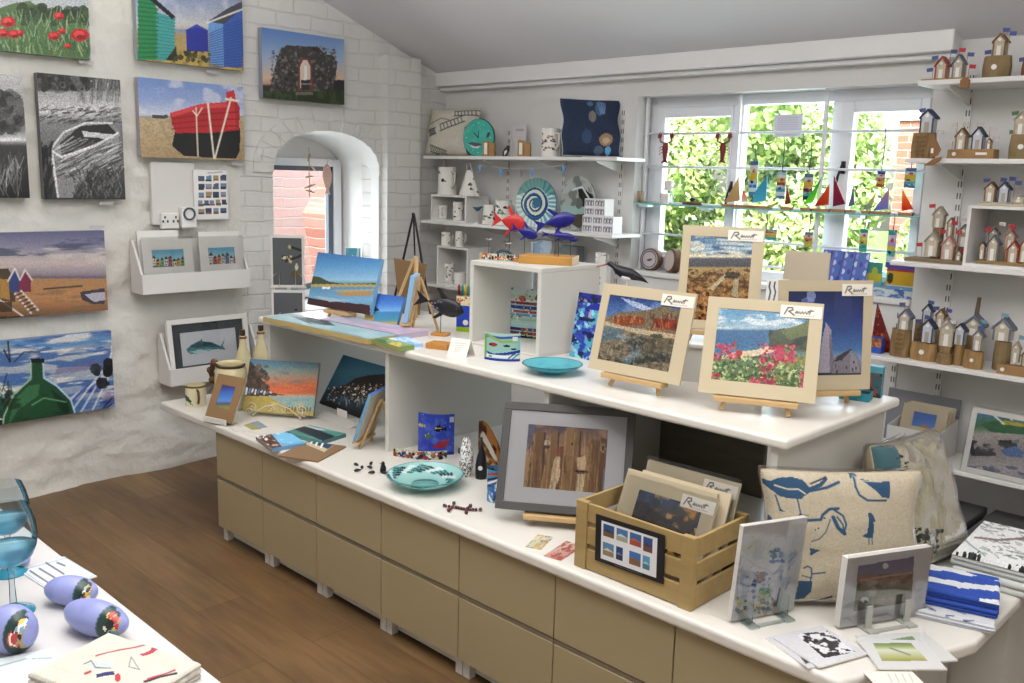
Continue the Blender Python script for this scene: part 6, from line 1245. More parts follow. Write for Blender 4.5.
# ================================================================ near table with goblets
TB = .75
t = thing('near_table', 'white table in the near left corner carrying goblets and painted pebbles', 'table', (-1.9, .38, 0))
MB().box(-.84, .94, -.36, .355, TB-.03, TB).build('tabletop', mat('table_white', '#cfcdcb', .35), t, bevel=.004)
for sx in (-.8, .9):
    for sy in (-.32, .31): MB().box(sx-.02, sx+.02, sy-.02, sy+.02, 0, TB-.03).build('leg', case_m, t)
clearg = glass('goblet_glass', '#eef4f6', .93, .02); blueg = glass('blue_goblet_glass', '#3ca8c8', .35, .03)
def goblet(px, py, sc, label):
    c = P(px, py, z=TB); t = thing('wine_goblet', label, 'goblet', c, 0, 'blue footed goblets')
    s = sc
    MB().lathe([(0, 0), (.040*s, 0), (.040*s, .003*s), (.02*s, .010*s), (.008*s, .018*s), (.0, .02*s)], 32, caps=False).build('foot', blueg, t, smooth=True)
    MB().lathe([(.007*s, .019*s), (.0055*s, .06*s), (.006*s, .09*s), (.008*s, .101*s)], 16, caps=False).build('stem', clearg, t, smooth=True)
    bp_ = [(.008, .100), (.026, .106), (.042, .121), (.050, .142), (.0525, .164), (.051, .186), (.046, .207), (.039, .226)]
    MB().lathe([(r*s, z*s) for r, z in bp_], 40, caps=False).build('bowl', clearg, t, smooth=True)
    MB().lathe([((r-.0015)*s, (z+.001)*s) for r, z in bp_[:4]]+[(.0, .1425*s)], 40, caps=False).build('blue_frosting', glass('blue_frost', '#a8dcea', .7, .3), t, smooth=True)
    return t
goblet(14, 612, 1.0, 'clear goblet with blue frosted bowl and blue foot, nearest in the corner of the table')
goblet(-38, 590, 1.0, 'blue footed goblet partly cut off by the left edge of the photo')
goblet(10, 573, .92, 'blue footed goblet behind the nearest goblet')
def pebble(px, py, rx, ry, rz_, yaw, label, spots):
    c = P(px, py, z=TB); t = thing('painted_pebble', label, 'pebble', c+Vector((0, 0, 0)), yaw, 'painted lilac pebbles')
    p = Pic(80, 44, '#8c94d0'); p.noise('#7f88c8', 5, 5, .5, .6, .5)
    p.poly([(.0, 0), (.2, 0), (.26, .4), (.22, .6), (.2, 1), (0, 1)], '#b89c5c') if spots == 2 else None
    if spots < 3:
        for k in range(60): u = .27+.03*math.sin(k*1.3); v = .12+.6*k/60; p.line([(u, v), (u+.05, v-.06)], .02, '#1c3c34'); p.line([(u, v), (u-.05, v-.03)], .02, '#14302a')
        p.poly([(.12, .15), (.24, .12), (.24, .5), (.14, .55)], '#a8925c'); p.dots(16, ['#e8e0d0', '#c03030', '#202020', '#d8c040', '#70a0c0'], .05, (.14, .27, .14, .5)); p.poly([(.2, .45), (.3, .5), (.28, .62), (.2, .6)], '#101c18')
    g = lambda u, v: (rx*math.cos(2*PI*u)*math.sin(PI*max(.001, v)), ry*math.sin(2*PI*u)*math.sin(PI*max(.001, v)), rz_+rz_*math.cos(PI*v))
    # long axis lies along x, painted band wraps one end
    u_ = lambda u: 1-u
    g2 = lambda u, v: (rx*math.cos(PI*min(.999, max(.001, u))), ry*math.sin(PI*min(.999, max(.001, u)))*math.cos(2*PI*v+.9), rz_+rz_*math.sin(PI*min(.999, max(.001, u)))*math.sin(2*PI*v+.9))
    m = MB(); art_grid(m, p, g2); m.build('stone', artmat('pebble_paint', .3), t, smooth=True)
pebble(72, 604, .058, .034, .030, math.radians(34), 'lilac painted pebble with tiny cottages, farther of the middle pair', 1)
pebble(97, 634, .078, .035, .034, math.radians(20), 'lilac painted pebble with green foliage band, nearer of the middle pair', 0)
pebble(14, 652, .050, .040, .046, math.radians(20), 'round lilac pebble in front of the nearest goblet foot', 1)
pebble(18, 566, .034, .024, .018, math.radians(10), 'small lilac pebble behind the goblets at the table edge', 1)
def f(p):
    p.put(p.X*0+1, '#cfd2d8')
    for a, b in (((22, 570), (66, 558)), ((66, 558), (95, 575)), ((95, 575), (50, 590)), ((50, 590), (22, 570))): p.line([a, b], .35, '#8898b0')
    for k, (n_) in enumerate((3, 7, 6, 8)):
        x0, y0 = 60-k*7.5, 563+k*4.6
        p.line([(x0-n_*.9, y0-n_*1.1+3), (x0+n_*1.6, y0+n_*.9)], .9, '#4c5058', .85)
lie(((50, 591), (97, 576), (18, 570)), 'white sign card with blue border and dark text lines lying behind the pebbles', 'card', 'sign_card', .003, f, z=TB, edge=wc)
def f(p): p.put(p.X*0+1, '#c6d2d4'); p.poly([(0, 668), (25, 661), (50, 660), (56, 664), (40, 668), (0, 676)], '#e0e0e0'); p.line([(0, 666), (25, 659), (52, 658)], .6, '#8a98a0'); p.noise('#e4eaec', 9, 9, .55, .62, .5)
lie(((-14, 700), (59, 684), (-8, 660)), 'pale blue wrapped packet in the bottom left corner of the table', 'packet', 'gift_packet', .012, f, z=TB, edge=mat('packet_blue', '#a9bcc4', .5))
def f(p):
    r = lambda *a: [(60+a[i]/6.4, 600+a[i+1]/6.4) for i in range(0, len(a), 2)]; p.put(p.X*0+1, '#cdc8b8')
    p.line(r(230, 360, 400, 320, 560, 285), .5, '#a02c38'); p.poly(r(505, 350, 580, 320, 600, 275, 625, 275, 635, 315, 600, 335, 530, 358), '#b83a4c'); p.poly(r(615, 270, 665, 300, 655, 330), '#1c1c2c'); p.poly(r(230, 475, 345, 462, 350, 482, 235, 500), '#2a2c6c'); p.ell(60+370/6.4, 600+498/6.4, 3, 3.6, '#c03038'); p.poly(r(150, 412, 325, 385, 325, 440, 220, 440), '#b9c4c4'); p.line(r(150, 412, 200, 385, 225, 430, 325, 440), .4, '#3c4448'); p.line(r(440, 430, 455, 370, 510, 450, 440, 430), .35, '#5c6468'); p.line(r(160, 470, 195, 455), 1, '#b83038')
    p.line(r(540, 525, 640, 490, 745, 470), 1, '#241c20'); p.line(r(560, 510, 640, 480, 735, 450), .8, '#b03040'); p.line(r(590, 480, 600, 450, 640, 455, 600, 485), .5, '#444')if False else None; p.grain(.04)
folded(P(132, 676, z=TB)+Vector((.005, -.03, 0)), math.radians(18), .235, .17, .03, 'cream folded fabric with red and navy seaside prints at the front of the near table', f, mat('fabric_cream', '#bfb8ac', .85, var=.2, vscale=60), 3, name='folded_fabric')
# ================================================================ back wall shelves (left), niche things
shelf_m = mat('shelf_white', '#e2e0dc', .4); slot = mat('slot_dark', '#4a4a4e', .6)
def shelf(x0, x1, z, label, cols, y0=4.0, bl=()):
    t = thing('wall_shelf', label, 'shelf', ((x0+x1)/2, YB, z)); w = (x1-x0)/2
    MB().box(-w, w, y0-YB, -.012, -.02, 0).build('board', shelf_m, t, bevel=.003)
    for cx in cols:
        dx = cx-(x0+x1)/2; MB().prism([(-.012, -.02), (y0-YB+.04, -.0205), (y0-YB+.04, -.03), (-.012, -.085)], dx-.004, dx+.004, 'x').build('bracket', shelf_m, t)
    return t
def slotmat():
    """white steel pierced by two columns of dark slots"""
    if 'slotted_steel' in _m: return _m['slotted_steel']
    m = bpy.data.materials.new('slotted_steel'); m.use_nodes = True; nt = m.node_tree; L = nt.links; b = nt.nodes['Principled BSDF']
    tc = nt.nodes.new('ShaderNodeTexCoord'); sp = nt.nodes.new('ShaderNodeSeparateXYZ'); L.new(tc.outputs['Object'], sp.inputs[0])
    def M_(op, a, bv):
        n = nt.nodes.new('ShaderNodeMath'); n.operation = op
        L.new(a, n.inputs[0]); n.inputs[1].default_value = bv; return n.outputs[0]
    zz = M_('LESS_THAN', M_('MODULO', sp.outputs['Z'], .05), .026); ax = M_('ABSOLUTE', sp.outputs['X'], 0); xx = M_('LESS_THAN', M_('ABSOLUTE', M_('SUBTRACT', ax, .006), 0), .0026)
    f = nt.nodes.new('ShaderNodeMath'); f.operation = 'MULTIPLY'; L.new(zz, f.inputs[0]); L.new(xx, f.inputs[1])
    mx = nt.nodes.new('ShaderNodeMix'); mx.data_type = 'RGBA'; L.new(f.outputs[0], mx.inputs[0]); mx.inputs[6].default_value = LC('#e2e0dc'); mx.inputs[7].default_value = LC('#4a4a4e')
    L.new(mx.outputs[2], b.inputs['Base Color']); _m['slotted_steel'] = m; return m
def upright(x, z0, z1, label):
    t = thing('shelf_upright', label, 'shelf support', (x, YB, z0), 0, 'slotted shelf uprights')
    MB().box(-.013, .013, -.011, 0, 0, z1-z0).build('rail', slotmat(), t)
LU = [-4.19, -3.72, -3.29]
for k, x in enumerate(LU): upright(x, .95, [1.94, 1.93, 2.03][k], 'white slotted upright, %s of the three left of the window' % ['leftmost', 'middle', 'rightmost'][k])
S1, S2, S3 = 1.762, 1.345, .93
shelf(-4.72, -3.12, S1, 'upper white shelf on the back wall left of the window', LU)
shelf(-4.74, -3.13, S2, 'middle white shelf on the back wall left of the window', LU)
shelf(-4.76, -3.14, S3, 'lower white shelf on the back wall left of the window, half hidden', LU)
def at(px, py, y, z): q = P(px, py, y=y); return Vector((q.x, y, z))
def hgt(px, py, y, z): return P(px, py, y=y).z-z
china = mat('white_china', '#d8d4c8', .2, coat=.3)
def spots_pic(n, cols_, w=48, h=26, bg='#e4e1d8', r=.07):
    r *= .62; n = int(n*1.4)
    p = Pic(w, h, bg)
    for k in range(n):
        u, v = NR.rand(), .15+.7*NR.rand(); c = cols_[NR.randint(len(cols_))]; p.ell(u, v, r*.55, r, c); p.line([(u, v), (u+r*.8, v+r*.5)], .02, c)
    return p
def mug(c, r, h, yaw, label, pic, name='mug', cat='mug', group=None, taper=None, handle=True):
    t = thing(name, label, cat, c, yaw, group); m = MB()
    f = lambda u, v: ((r+((taper or r)-r)*(1-v))*math.cos(2*PI*u), (r+((taper or r)-r)*(1-v))*math.sin(2*PI*u), (1-v)*h)
    art_grid(m, pic, f); tr = taper or r
    m.lathe([(r, 0), (.0005, 0)], 20, 1, caps=False); m.lathe([(tr, h), (tr-.004, h), (r-.004, .006), (.0005, .006)], 20, 1, caps=False); m.build('body', [ARTGLOSS, china], t, smooth=False)
    if handle: MB().tube([(tr*.97, 0, h*.82), (tr+r*.55, 0, h*.8), (tr+r*.62, 0, h*.45), (r*.97, 0, h*.25)], h*.05, 8).build('handle', china, t, smooth=True)
    return t
BK = ['#2a2624', '#5a4c38', '#3c4a3c']
# shelf 1
def bones(p):
    p.put(p.X*0+1, '#cdc7b6'); p.noise('#bdb5a0', 40, 40, .5, .6, .4)
    for a, b, wd in (((430, 148), (446, 154), 3), ((441, 128), (466, 118), 3.2), ((455, 113), (478, 112), 2.5), ((428, 133), (436, 131), 3)):
        p.line([a, b], wd, '#cfcabb'); p.line([(a[0], a[1]-wd), (b[0], b[1]-wd)], .45, '#3c3c40'); p.line([(a[0], a[1]+wd), (b[0], b[1]+wd)], .45, '#3c3c40')
        for k in range(7): x = a[0]+(b[0]-a[0])*k/7; y = a[1]+(b[1]-a[1])*k/7; p.line([(x, y-wd*.7), (x+1.3, y+wd*.7)], .35, '#3c3c40')
    p.line([(466, 155), (467, 128), (478, 118)], .9, '#1f2430'); p.line([(430, 124), (442, 118), (450, 120)], .4, '#6a6258')
c = at(455, 155, 4.15, S1); h = hgt(455, 109, 4.15, S1)
cushion(fm(Vector((c.x, 4.10, S1)), math.radians(8), .22), .42, h*1.0, .10, 'cream cushion with black fish bone patterns on the upper left shelf', bones, linen, film=False, seed=3)
c = at(478, 155, 4.04, S1); r = hgt(478, 119, 4.04, S1)/2
t = thing('round_clock', 'turquoise round wall clock with a whale, leaning on the cushion', 'clock', c, math.radians(12)); p = Pic(70, 70, '#2fae9a')
p.noise('#48c4ae', 4, 4, .5, .65, .4); p.line([(.5, .5), (.5, .34)], .012, '#14181c'); p.line([(.5, .5), (.34, .36)], .012, '#14181c'); p.poly([(.14, .66), (.3, .62), (.6, .66), (.62, .72), (.5, .78), (.3, .78), (.18, .72)], '#4a4f66'); p.poly([(.16, .7), (.4, .74), (.6, .71), (.5, .79), (.3, .79)], '#c8ccd0'); p.poly([(.76, .5), (.8, .36), (.86, .3), (.9, .38), (.82, .5)], '#20383c')
for k in range(12): a = k*PI/6; p.ell(.5+.4*math.sin(a), .5-.4*math.cos(a), .012, .012, '#d8f0ea')
m = MB(); art_grid(m, p, lambda u, v: (lambda a, b: ((a)*math.sqrt(max(0, 1-b*b/2))*r, 0, r+(b)*math.sqrt(max(0, 1-a*a/2))*r))(2*u-1, 1-2*v)); m.build('dial', ART, t)
MB().lathe([(r, 0), (r*1.03, .002), (r*1.03, .014), (r*.9, .016), (0, .016)], 40, caps=False, T=Matrix.Translation((0, .0, r)) @ Euler((-PI/2, 0, 0)).to_matrix().to_4x4()).build('rim', mat('clock_rim', '#1c5a58', .4), t)
wood = mat('light_oak', '#a87f4c', .5, var=.1, vscale=10)
for i, (px, lb) in enumerate(((487, 'by the turquoise clock'), (522, 'in the middle of the upper shelf'))):
    c = at(px, 154.5, 4.03, S1); t = thing('candle_holder', 'small wooden block holder with a white tube '+lb, 'ornament', c, math.radians(30), 'wooden block holders'); h = hgt(px, 140.5, 4.03, S1)
    MB().box(-.025, .012, -.012, .012, 0, h).box(.014, .05, -.01, .016, 0, h*.85).build('blocks', wood, t, bevel=.001); MB().box(-.016, .003, -.0135, -.0122, h*.12, h*.85).build('label', wht, t)
c = at(504, 154, 4.06, S1); t = thing('penguin_ornament', 'small black and white puffin ornament leaning to the left on the upper shelf', 'figurine', c, .3)
MB().lathe([(0, 0), (.01, 0), (.018, .02), (.016, .045), (.010, .06), (.010, .068), (0, .076)], 14, caps=False, T=Euler((0, .45, 0)).to_matrix().to_4x4()).build('body', blk, t, smooth=True); MB().ball((.004, -.009, .028), .014, 10, sc=(.7, .8, 1.5), T=Euler((0, .45, 0)).to_matrix().to_4x4()).build('belly', wht, t, smooth=True); MB().tube([(.03, -.004, .064), (.045, -.008, .06)], [.004, .001], 6).build('beak', mat('orange_beak', '#c9772c', .4), t)
p = Pic(26, 26, '#cfc8c8'); p.rect(.35, .6, .45, .85, '#a84438'); p.rect(.1, .8, .1, .2, '#a8a0a8')
c = at(520, 140, 4.2, S1); t = thing('greeting_card', 'small pale card with a red figure behind the middle wooden holder', 'card', c, .1); art_slab('card', p, .09, hgt(520, 125, 4.2, S1), .004, t)
c = at(550, 156.5, 4.06, S1); mug(c, .052, hgt(550, 128.5, 4.06, S1), -.2, 'tall white tankard with black and red rings on the upper shelf', spots_pic(50, ['#2a2a2e', '#a04c3c', '#6c6c70'], 56, 34, r=.05), name='tankard')
c = at(570, 156.5, 4.165, S1); t = thing('storage_tin', 'grey green square tin behind the tankard on the upper shelf', 'tin', c, math.radians(25)); h = hgt(568, 129, 4.12, S1)
MB().box(-.05, .06, -.04, .05, 0, h-.02).build('body', mat('sage_tin', '#7c8a7f', .5), t, bevel=.003); MB().box(-.052, .062, -.042, .052, h-.0198, h).build('lid', mat('sage_lid', '#6c7a70', .5), t, bevel=.002)
def navy(p):
    p.put(p.X*0+1, '#1f2f4c'); p.ell(600, 108, 5, 8, '#3c5c88'); p.ell(592, 117, 4, 6, '#7a7468'); p.ell(606, 140, 7, 6, '#9c7c5c'); p.ell(606, 141, 4, 3, '#c0a080'); p.ell(586, 137, 5, 7, '#2c4468'); p.ell(599, 150, 5, 4, '#4c5c7c'); p.ell(609, 150, 3, 4, '#58a4d0'); p.ell(590, 103, 3, 3, '#4c6c94')
    for k in range(5): p.line([(597+k*2, 102), (601+k, 114)], .35, '#7c98bc')
    p.grain(.08)
c = at(598, 157, 4.10, S1); h = hgt(600, 98, 4.10, S1)
cN, yN, wN, hN, lN = fit((577, 155), (606, 158), (590, 101), S1, None, 'navy')
cushion(fm(Vector((c.x-.05, 4.10, S1)), math.radians(52), .26), .34, .325, .12, 'navy cushion with shell prints and white edge at the right of the upper shelf', navy, mat('white_cotton', '#d8d8e0', .9), film=False, seed=7)
t = thing('hanging_bunting', 'string of little blue birds hanging below the upper left shelf', 'bunting', (0, 4.02, 0)); pts = []
for k in range(9):
    q = P(480+k*10.5, 165+4*math.sin(PI*k/8), y=4.02); pts.append((q.x, 0, q.z))
MB().tube(pts, .0012, 5).build('string', wht, t)
bb = mat('pale_blue_felt', '#6c98d0', .8)
for k in (0, 2, 4, 5, 8):
    x, _, z = pts[k]; MB().prism([(x-.012, z-.005), (x+.004, z-.002), (x+.014, z-.02), (x+.006, z-.036), (x-.006, z-.052), (x-.010, z-.03)], -.002, .002, 'y').build('felt_bird', bb if k != 4 else mat('grey_felt', '#7c7f84', .8), t)
# middle shelf
def cube(c, w, h, d, label, yaw=0):
    t = thing('cube_box', label, 'box', c, yaw); b = .012
    MB().box(-w/2, w/2, 0, d, h-b, h).build('top', shelf_m, t); MB().box(-w/2, w/2, 0, d, 0, b).build('bottom', shelf_m, t)
    for s in (-1, 1): MB().box(s*(w/2-b/2)-b/2, s*(w/2-b/2)+b/2, 0, d, b+.0002, h-b-.0002).build('side', shelf_m, t)
    MB().box(-w/2+b, w/2-b, d-.006, d, b, h-b).build('back', mat('grey_shade_board', '#c9c7c4', .6), t); return t
c = at(448, 222, 4.02, S2); hc = hgt(448, 195, 4.02, S2)
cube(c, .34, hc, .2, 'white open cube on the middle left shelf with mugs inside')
mug(at(443, 220.5, 4.10, S2+.013), .032, .085, -.9, 'white mug with a dark bird inside the middle shelf cube', spots_pic(9, BK), group='bird mugs')
mug(at(458, 221, 4.07, S2+.0125), .034, .115, .2, 'tall white mug with dark birds inside the middle shelf cube', spots_pic(12, BK), name='tall_mug')
c = at(447, 194.5, 4.10, S2+hc)
mug(c, .062, hgt(447, 167, 4.10, S2+hc), -.2, 'large white jug with bird prints on top of the middle shelf cube', spots_pic(9, BK, 56, 36, r=.1), name='jug', cat='jug', taper=.058)
t = thing('cotton_bag', 'white gathered cotton bag with small dark birds beside the big jug', 'bag', at(469, 199, 4.06, S2+hc), .1); h = .16
p = spots_pic(12, BK, 46, 30, r=.08); m = MB(); art_grid(m, p, lambda u, v: ((.022+.05*v)*math.cos(2*PI*u)*(1+.08*math.sin(12*PI*u)*v), (.02+.028*v)*math.sin(2*PI*u)*(1+.08*math.sin(12*PI*u)*v), (1-v)*h)); m.build('body', ART, t, smooth=True); MB().tube([(-.02, 0, h), (-.025, 0, h+.035), (.0, 0, h+.045), (.02, 0, h)], .002, 5).build('handles', wht, t)
# lower cube and its mugs
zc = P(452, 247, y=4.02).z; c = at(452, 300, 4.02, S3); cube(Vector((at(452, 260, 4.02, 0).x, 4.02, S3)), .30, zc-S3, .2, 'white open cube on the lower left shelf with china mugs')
mug(at(446, 246.5, 4.08, zc), .032, hgt(446, 232, 4.08, zc), .3, 'white mug on top of the lower shelf cube, left one', spots_pic(8, BK), group='mugs on the lower cube')
mug(at(459, 247, 4.08, zc), .026, hgt(459, 231, 4.08, zc), .8, 'white egg-cup mug on top of the lower shelf cube, right one', spots_pic(5, ['#8c3c34', '#5c4c48']), group='mugs on the lower cube')
mug(at(449, 296, 4.11, S3+.013), .034, .12, -1.2, 'large white jug standing inside the lower shelf cube', spots_pic(7, BK), name='jug', cat='jug')
mug(at(460, 297, 4.09, S3+.0125), .045, .075, .3, 'wide white cup inside the lower shelf cube', spots_pic(6, BK), name='cup', cat='cup')
# blue bird, flower jugs, shell plate, oval dish, mug boxes
c = at(477, 224, 4.05, S2); zz = hgt(478, 209, 4.06, S2); t = thing('bird_ornament', 'little dark blue and white bird ornament on the middle shelf', 'ornament', c, .2)
MB().blob([(-.035, zz+.012, .001, .001), (-.02, zz+.004, .008, .006), (0, zz-.002, .014, .01), (.018, zz+.004, .010, .008), (.03, zz+.014, .006, .005), (.045, zz+.012, .001, .001)], 10).build('body', mat('dark_teal_paint', '#22506c', .4), t, smooth=True); MB().tube([(0, 0, 0), (0, 0, zz-.01)], .0015, 5).build('wire_stem', wht, t); MB().lathe([(0, 0), (.018, 0), (.016, .006), (0, .006)], 14, caps=False).build('base', wht, t)
mug(at(489, 224, 4.10, S2), .045, .12, 1.0, 'white vase with dark flowers left of the spiral plate', spots_pic(14, ['#2c3438', '#6c7c5c', '#4a3c38'], 48, 30, r=.1), name='flower_vase', cat='vase', handle=False, taper=.035)
mug(at(503, 225, 4.13, S2), .05, .15, .6, 'tall white jug with dark flowers beside the spiral plate', spots_pic(16, ['#2c3438', '#6c7c5c', '#4a3c38'], 48, 36, r=.1), name='jug', cat='jug')
def plate_pic():
    p = Pic(84, 84, '#9cc8c8'); X = (p.X-.5)*2; Y = (p.Y-.5)*2; R = np.hypot(X, Y); A = np.arctan2(Y, X)
    ribs = (np.sin(A*26)*.5+.5)*(R > .62); p.put(ribs*1., '#e0e8dc'); p.put(((R > .62) & (X > .3))*.7*(1-ribs), '#2c88b0'); p.put(((R > .62) & (Y < -.4))*.6, '#2c7c74')
    cx, cy = -.1, .06; r2 = np.hypot(X-cx, Y-cy); a2 = np.arctan2(Y-cy, X-cx); s = (np.log(r2+.02)/.30+a2/PI) % 2
    ins = r2 < .62; p.put((ins*1.), '#cfdcc8'); p.put(((s < 1.) & ins)*1., '#2468a0'); p.put(((s < .5) & ins)*1., '#1c3c80'); p.put((np.abs(r2-.63) < .04)*1., '#1f4c80'); return p
def disc(t, p, rx, rz, zc_, name='plate', bulge=.012, edge=None, art=None):
    m = MB(); f = lambda u, v: (lambda a, b: (a*math.sqrt(max(0, 1-b*b/2))*rx, bulge*(1-a*a)*(1-b*b)-bulge, zc_+b*math.sqrt(max(0, 1-a*a/2))*rz))(2*u-1, 1-2*v)
    art_grid(m, p, f); m.lathe([(.999, 0), (1.01, .006), (.8, .010), (0, .012)], 48, 1, caps=False, T=Matrix.Translation((0, -bulge, zc_)) @ Matrix.Diagonal((rx, 1, rz, 1)) @ Euler((-PI/2, 0, 0)).to_matrix().to_4x4() @ Matrix.Diagonal((1, 1, 1, 1)))
    return m.build(name, [art or ARTGLOSS, edge or china], t)
c = at(536, 226, 4.12, S2); r = hgt(536, 178, 4.12, S2)/2*1.0; t = thing('shell_plate', 'blue and turquoise spiral shell plate standing on the middle shelf', 'plate', Vector((c.x, 4.12, S2)), math.radians(15)); disc(t, plate_pic(), r*.93, r, r+.001, edge=mat('plate_blue', '#2c6c8c', .3)); MB().box(-.03, .03, .004, .05, 0, .01).build('foot', acr, t)
p = Pic(60, 70, '#9aa49c'); p.rect(0, 1, 0, .28, '#a8b0ac'); p.noise('#4c5450', 5, 5, .5, .6, .6); p.poly([(.45, .2), (.9, .3), (.98, .55), (.6, .58), (.5, .4)], '#17181c'); p.rect(0, 1, .56, .7, '#8cb0a8'); p.poly([(.1, .75), (.5, .7), (.9, .68), (.8, .85), (.6, .97), (.3, .9)], '#4a3c34'); p.line([(.3, .25), (.6, .2), (.8, .4)], .02, '#c8d4d4')
c = at(578, 227, 4.13, S2); r = hgt(578, 176, 4.13, S2)/2; t = thing('oval_glass_dish', 'oval grey and black glass dish standing right of the spiral plate', 'dish', Vector((c.x, 4.13, S2)), math.radians(15)); disc(t, p, r*.72, r, r+.001, name='dish', edge=mat('dish_grey', '#5c6460', .3)); MB().box(-.03, .03, .004, .05, 0, .01).build('foot', acr, t)
bxp = []
for v in range(2):
    p = Pic(26, 17, '#dcdade'); 
    for x in (.12, .42, .7): p.line([(x, .2), (x-.04, .5), (x, .8)], .05, '#2c3038'); p.line([(x+.16, .2), (x+.19, .5), (x+.16, .8)], .05, '#3c4a58'); p.ell(x+.07, .3, .04, .1, '#8c8c94')
    bxp.append(p)
q0 = at(582, 234, 4.06, S2); q1 = at(613, 234, 4.06, S2); bw_ = (q1.x-q0.x)/3-.002; bh_ = hgt(600, 216, 4.06, S2)/2-.0012
for r_ in range(4):
    n_ = 3 if r_ < 2 else 2
    for k in range(n_):
        x = q0.x+bw_/2+k*(bw_+.002)+(0 if r_ < 2 else bw_*.15)
        t = thing('mug_box', 'white printed mug box in the stack on the middle shelf, %s row, %s' % (['bottom', 'second', 'third', 'top'][r_], ['left', 'middle' if n_ == 3 else 'right', 'right'][k]), 'box', (x, 4.06, S2+r_*(bh_+.0008)), 0, 'stacked mug boxes'); art_slab('carton', bxp[r_ % 2], bw_, bh_, .08, t)
c = at(600, 262, 4.10, S3)
zz = P(600, 262, y=4.06).z; t = thing('white_box', 'tall narrow white box on the lower shelf behind the wading bird', 'box', (at(601, 290, 4.06, 0).x, 4.06, S3), .2); p = Pic(16, 40, '#e0ddd4'); p.rect(0, .4, .3, .34, '#20242c'); p.rect(0, .4, .42, .48, '#2c3440'); art_slab('carton', p, .06, zz-S3-.01, .05, t)
mug(Vector((at(600, 262, 4.08, 0).x, 4.085, zz-.0098)), .03, .06, .2, 'small white mug standing on the tall narrow white box', spots_pic(6, ['#3c4048', '#a8a8b0']))
t = thing('grey_box', 'dark grey box on the lower shelf behind the blue fish', 'box', Vector((at(568, 262, 4.12, 0).x, 4.12, S3)), .1); MB().box(-.06, .06, 0, .08, 0, hgt(568, 246, 4.12, S3)).build('carton', mat('slate_card', '#6c7478', .6), t, bevel=.002); MB().box(-.061, .061, -.001, .0, .05, .06).build('band', wht, t)
t = thing('glass_rainbow', 'arched grey and blue striped glass ornament on the lower shelf behind the bead tray', 'ornament', Vector((at(504, 262, 4.1, 0).x, 4.1, S3)), .15); z0 = hgt(504, 262, 4.1, S3); MB().box(-.05, .05, -.01, .04, 0, z0-.03).build('plinth', shelf_m, t)
for k, cc in enumerate(('#5c6c74', '#8cb0c4', '#4c7cae', '#a8b8bc')):
    MB().tube([((.10-.02*k)*math.cos(PI*j/14), 0, z0-.03+(.10-.02*k)*math.sin(PI*j/14)) for j in range(15)], .009, 8).build('arc', mat('arc_%d' % k, cc, .2), t, smooth=True)
t = thing('blue_gift_bag', 'pale blue patterned gift bag on the lower shelf beside the shoal of fish', 'bag', Vector((at(541, 262, 4.1, 0).x, 4.1, S3)), .1); p = Pic(30, 40, '#b4c8d8'); p.noise('#7c9cc0', 5, 5, .55, .6, .8); art_slab('bag', p, .15, hgt(541, 240, 4.1, S3), .06, t)

# ---------------------------------------------------------------- things in the arched niche
zs = sill-.0195
greyc = mat('slate_grey_card', '#5a6066', .6)
c = Vector((-4.56, 2.87, 0)); yaw = math.radians(52); t = thing('card_rack', 'white wire floor rack with large grey cards before the arched niche', 'rack', c, yaw)
cw = mat('rack_white_wire', '#e4e4e4', .3); zt = P(292, 262, y=c.y).z
MB().lathe([(0, 0), (.16, 0), (.16, .012), (.02, .016), (0, .016)], 24, caps=False).build('base', cw, t); MB().tube([(0, .03, .016), (0, .03, 1.23)], .011, 8).build('post', cw, t)
def pocket(z, nm):
    m = MB()
    for s in (-1, 1): m.tube([(s*.10, .02, z), (s*.10, -.03, z), (s*.10, -.035, z+.05), (s*.045, -.035, z+.10), (s*.045, -.035, z+.0)], .0022, 6)
    m.tube([(-.10, -.03, z), (.10, -.03, z)], .0022, 6); m.tube([(-.10, .02, z), (.10, .02, z)], .0022, 6); return m.build('wire_pocket', cw, t, smooth=True)
ztop = P(292, 236, y=2.85).z; zmid = P(292, 289, y=2.85).z; zlow = P(292, 292, y=2.85).z
pocket(zmid, 0); pocket(zmid-.24, 1)
def flora(p):
    p.put(p.X*0+1, '#55595c'); p.line([(291, 247), (300, 250), (308, 252)], 1.1, '#24211c'); p.line([(308, 252), (298, 257), (286, 261)], 1.1, '#24211c'); p.ell(289.5, 247, 1.5, 2, '#b8a478'); p.dots(22, ['#d8ccb0', '#c0b088', '#3a3020'], 1.1, (282, 291, 256, 262)); p.ell(296.5, 267, 1.6, 3.4, '#cdc4a4'); p.poly([(290, 272), (303, 271), (301, 275), (293, 276)], '#6c5428')
for z, hh, lb, n_ in ((zmid+.003, ztop-zmid-.003, 'upper', 3), (zmid-.237, .225, 'lower', 3)):
    for k in range(n_):
        n = Vector((-math.sin(yaw), math.cos(yaw), 0)); cc = c+n*(-.024+.011*k)+Vector((0, 0, z)); M = fm(cc, yaw, 0)
        lbl = ['large grey card with dried plant photo in the %s rack pocket' % lb if lb == 'upper' else 'large plain grey card in the lower rack pocket', 'second grey card in the %s rack pocket' % lb, 'rear grey card in the %s rack pocket' % lb][k]
        t2 = thing('large_card', lbl, 'card', cc, yaw, 'grey cards in the rack'); MB().box(-.092, .092, .002, .005, 0, hh).build('backing', wc, t2)
        if k == 0:
            p = view(M, .16, hh-.03, z=.015)
            flora(p) if lb == 'upper' else (p.put(p.X*0+1, '#5c6066'), p.ell(296, 310, 1.5, 1, '#202020'))
            art_slab('photograph', p, .16, hh-.03, .0015, t2, z=.015, art=ARTGLOSS)
        else: MB().box(-.08, .08, .0, .0018, .012, hh-.012).build('photograph', greyc, t2)
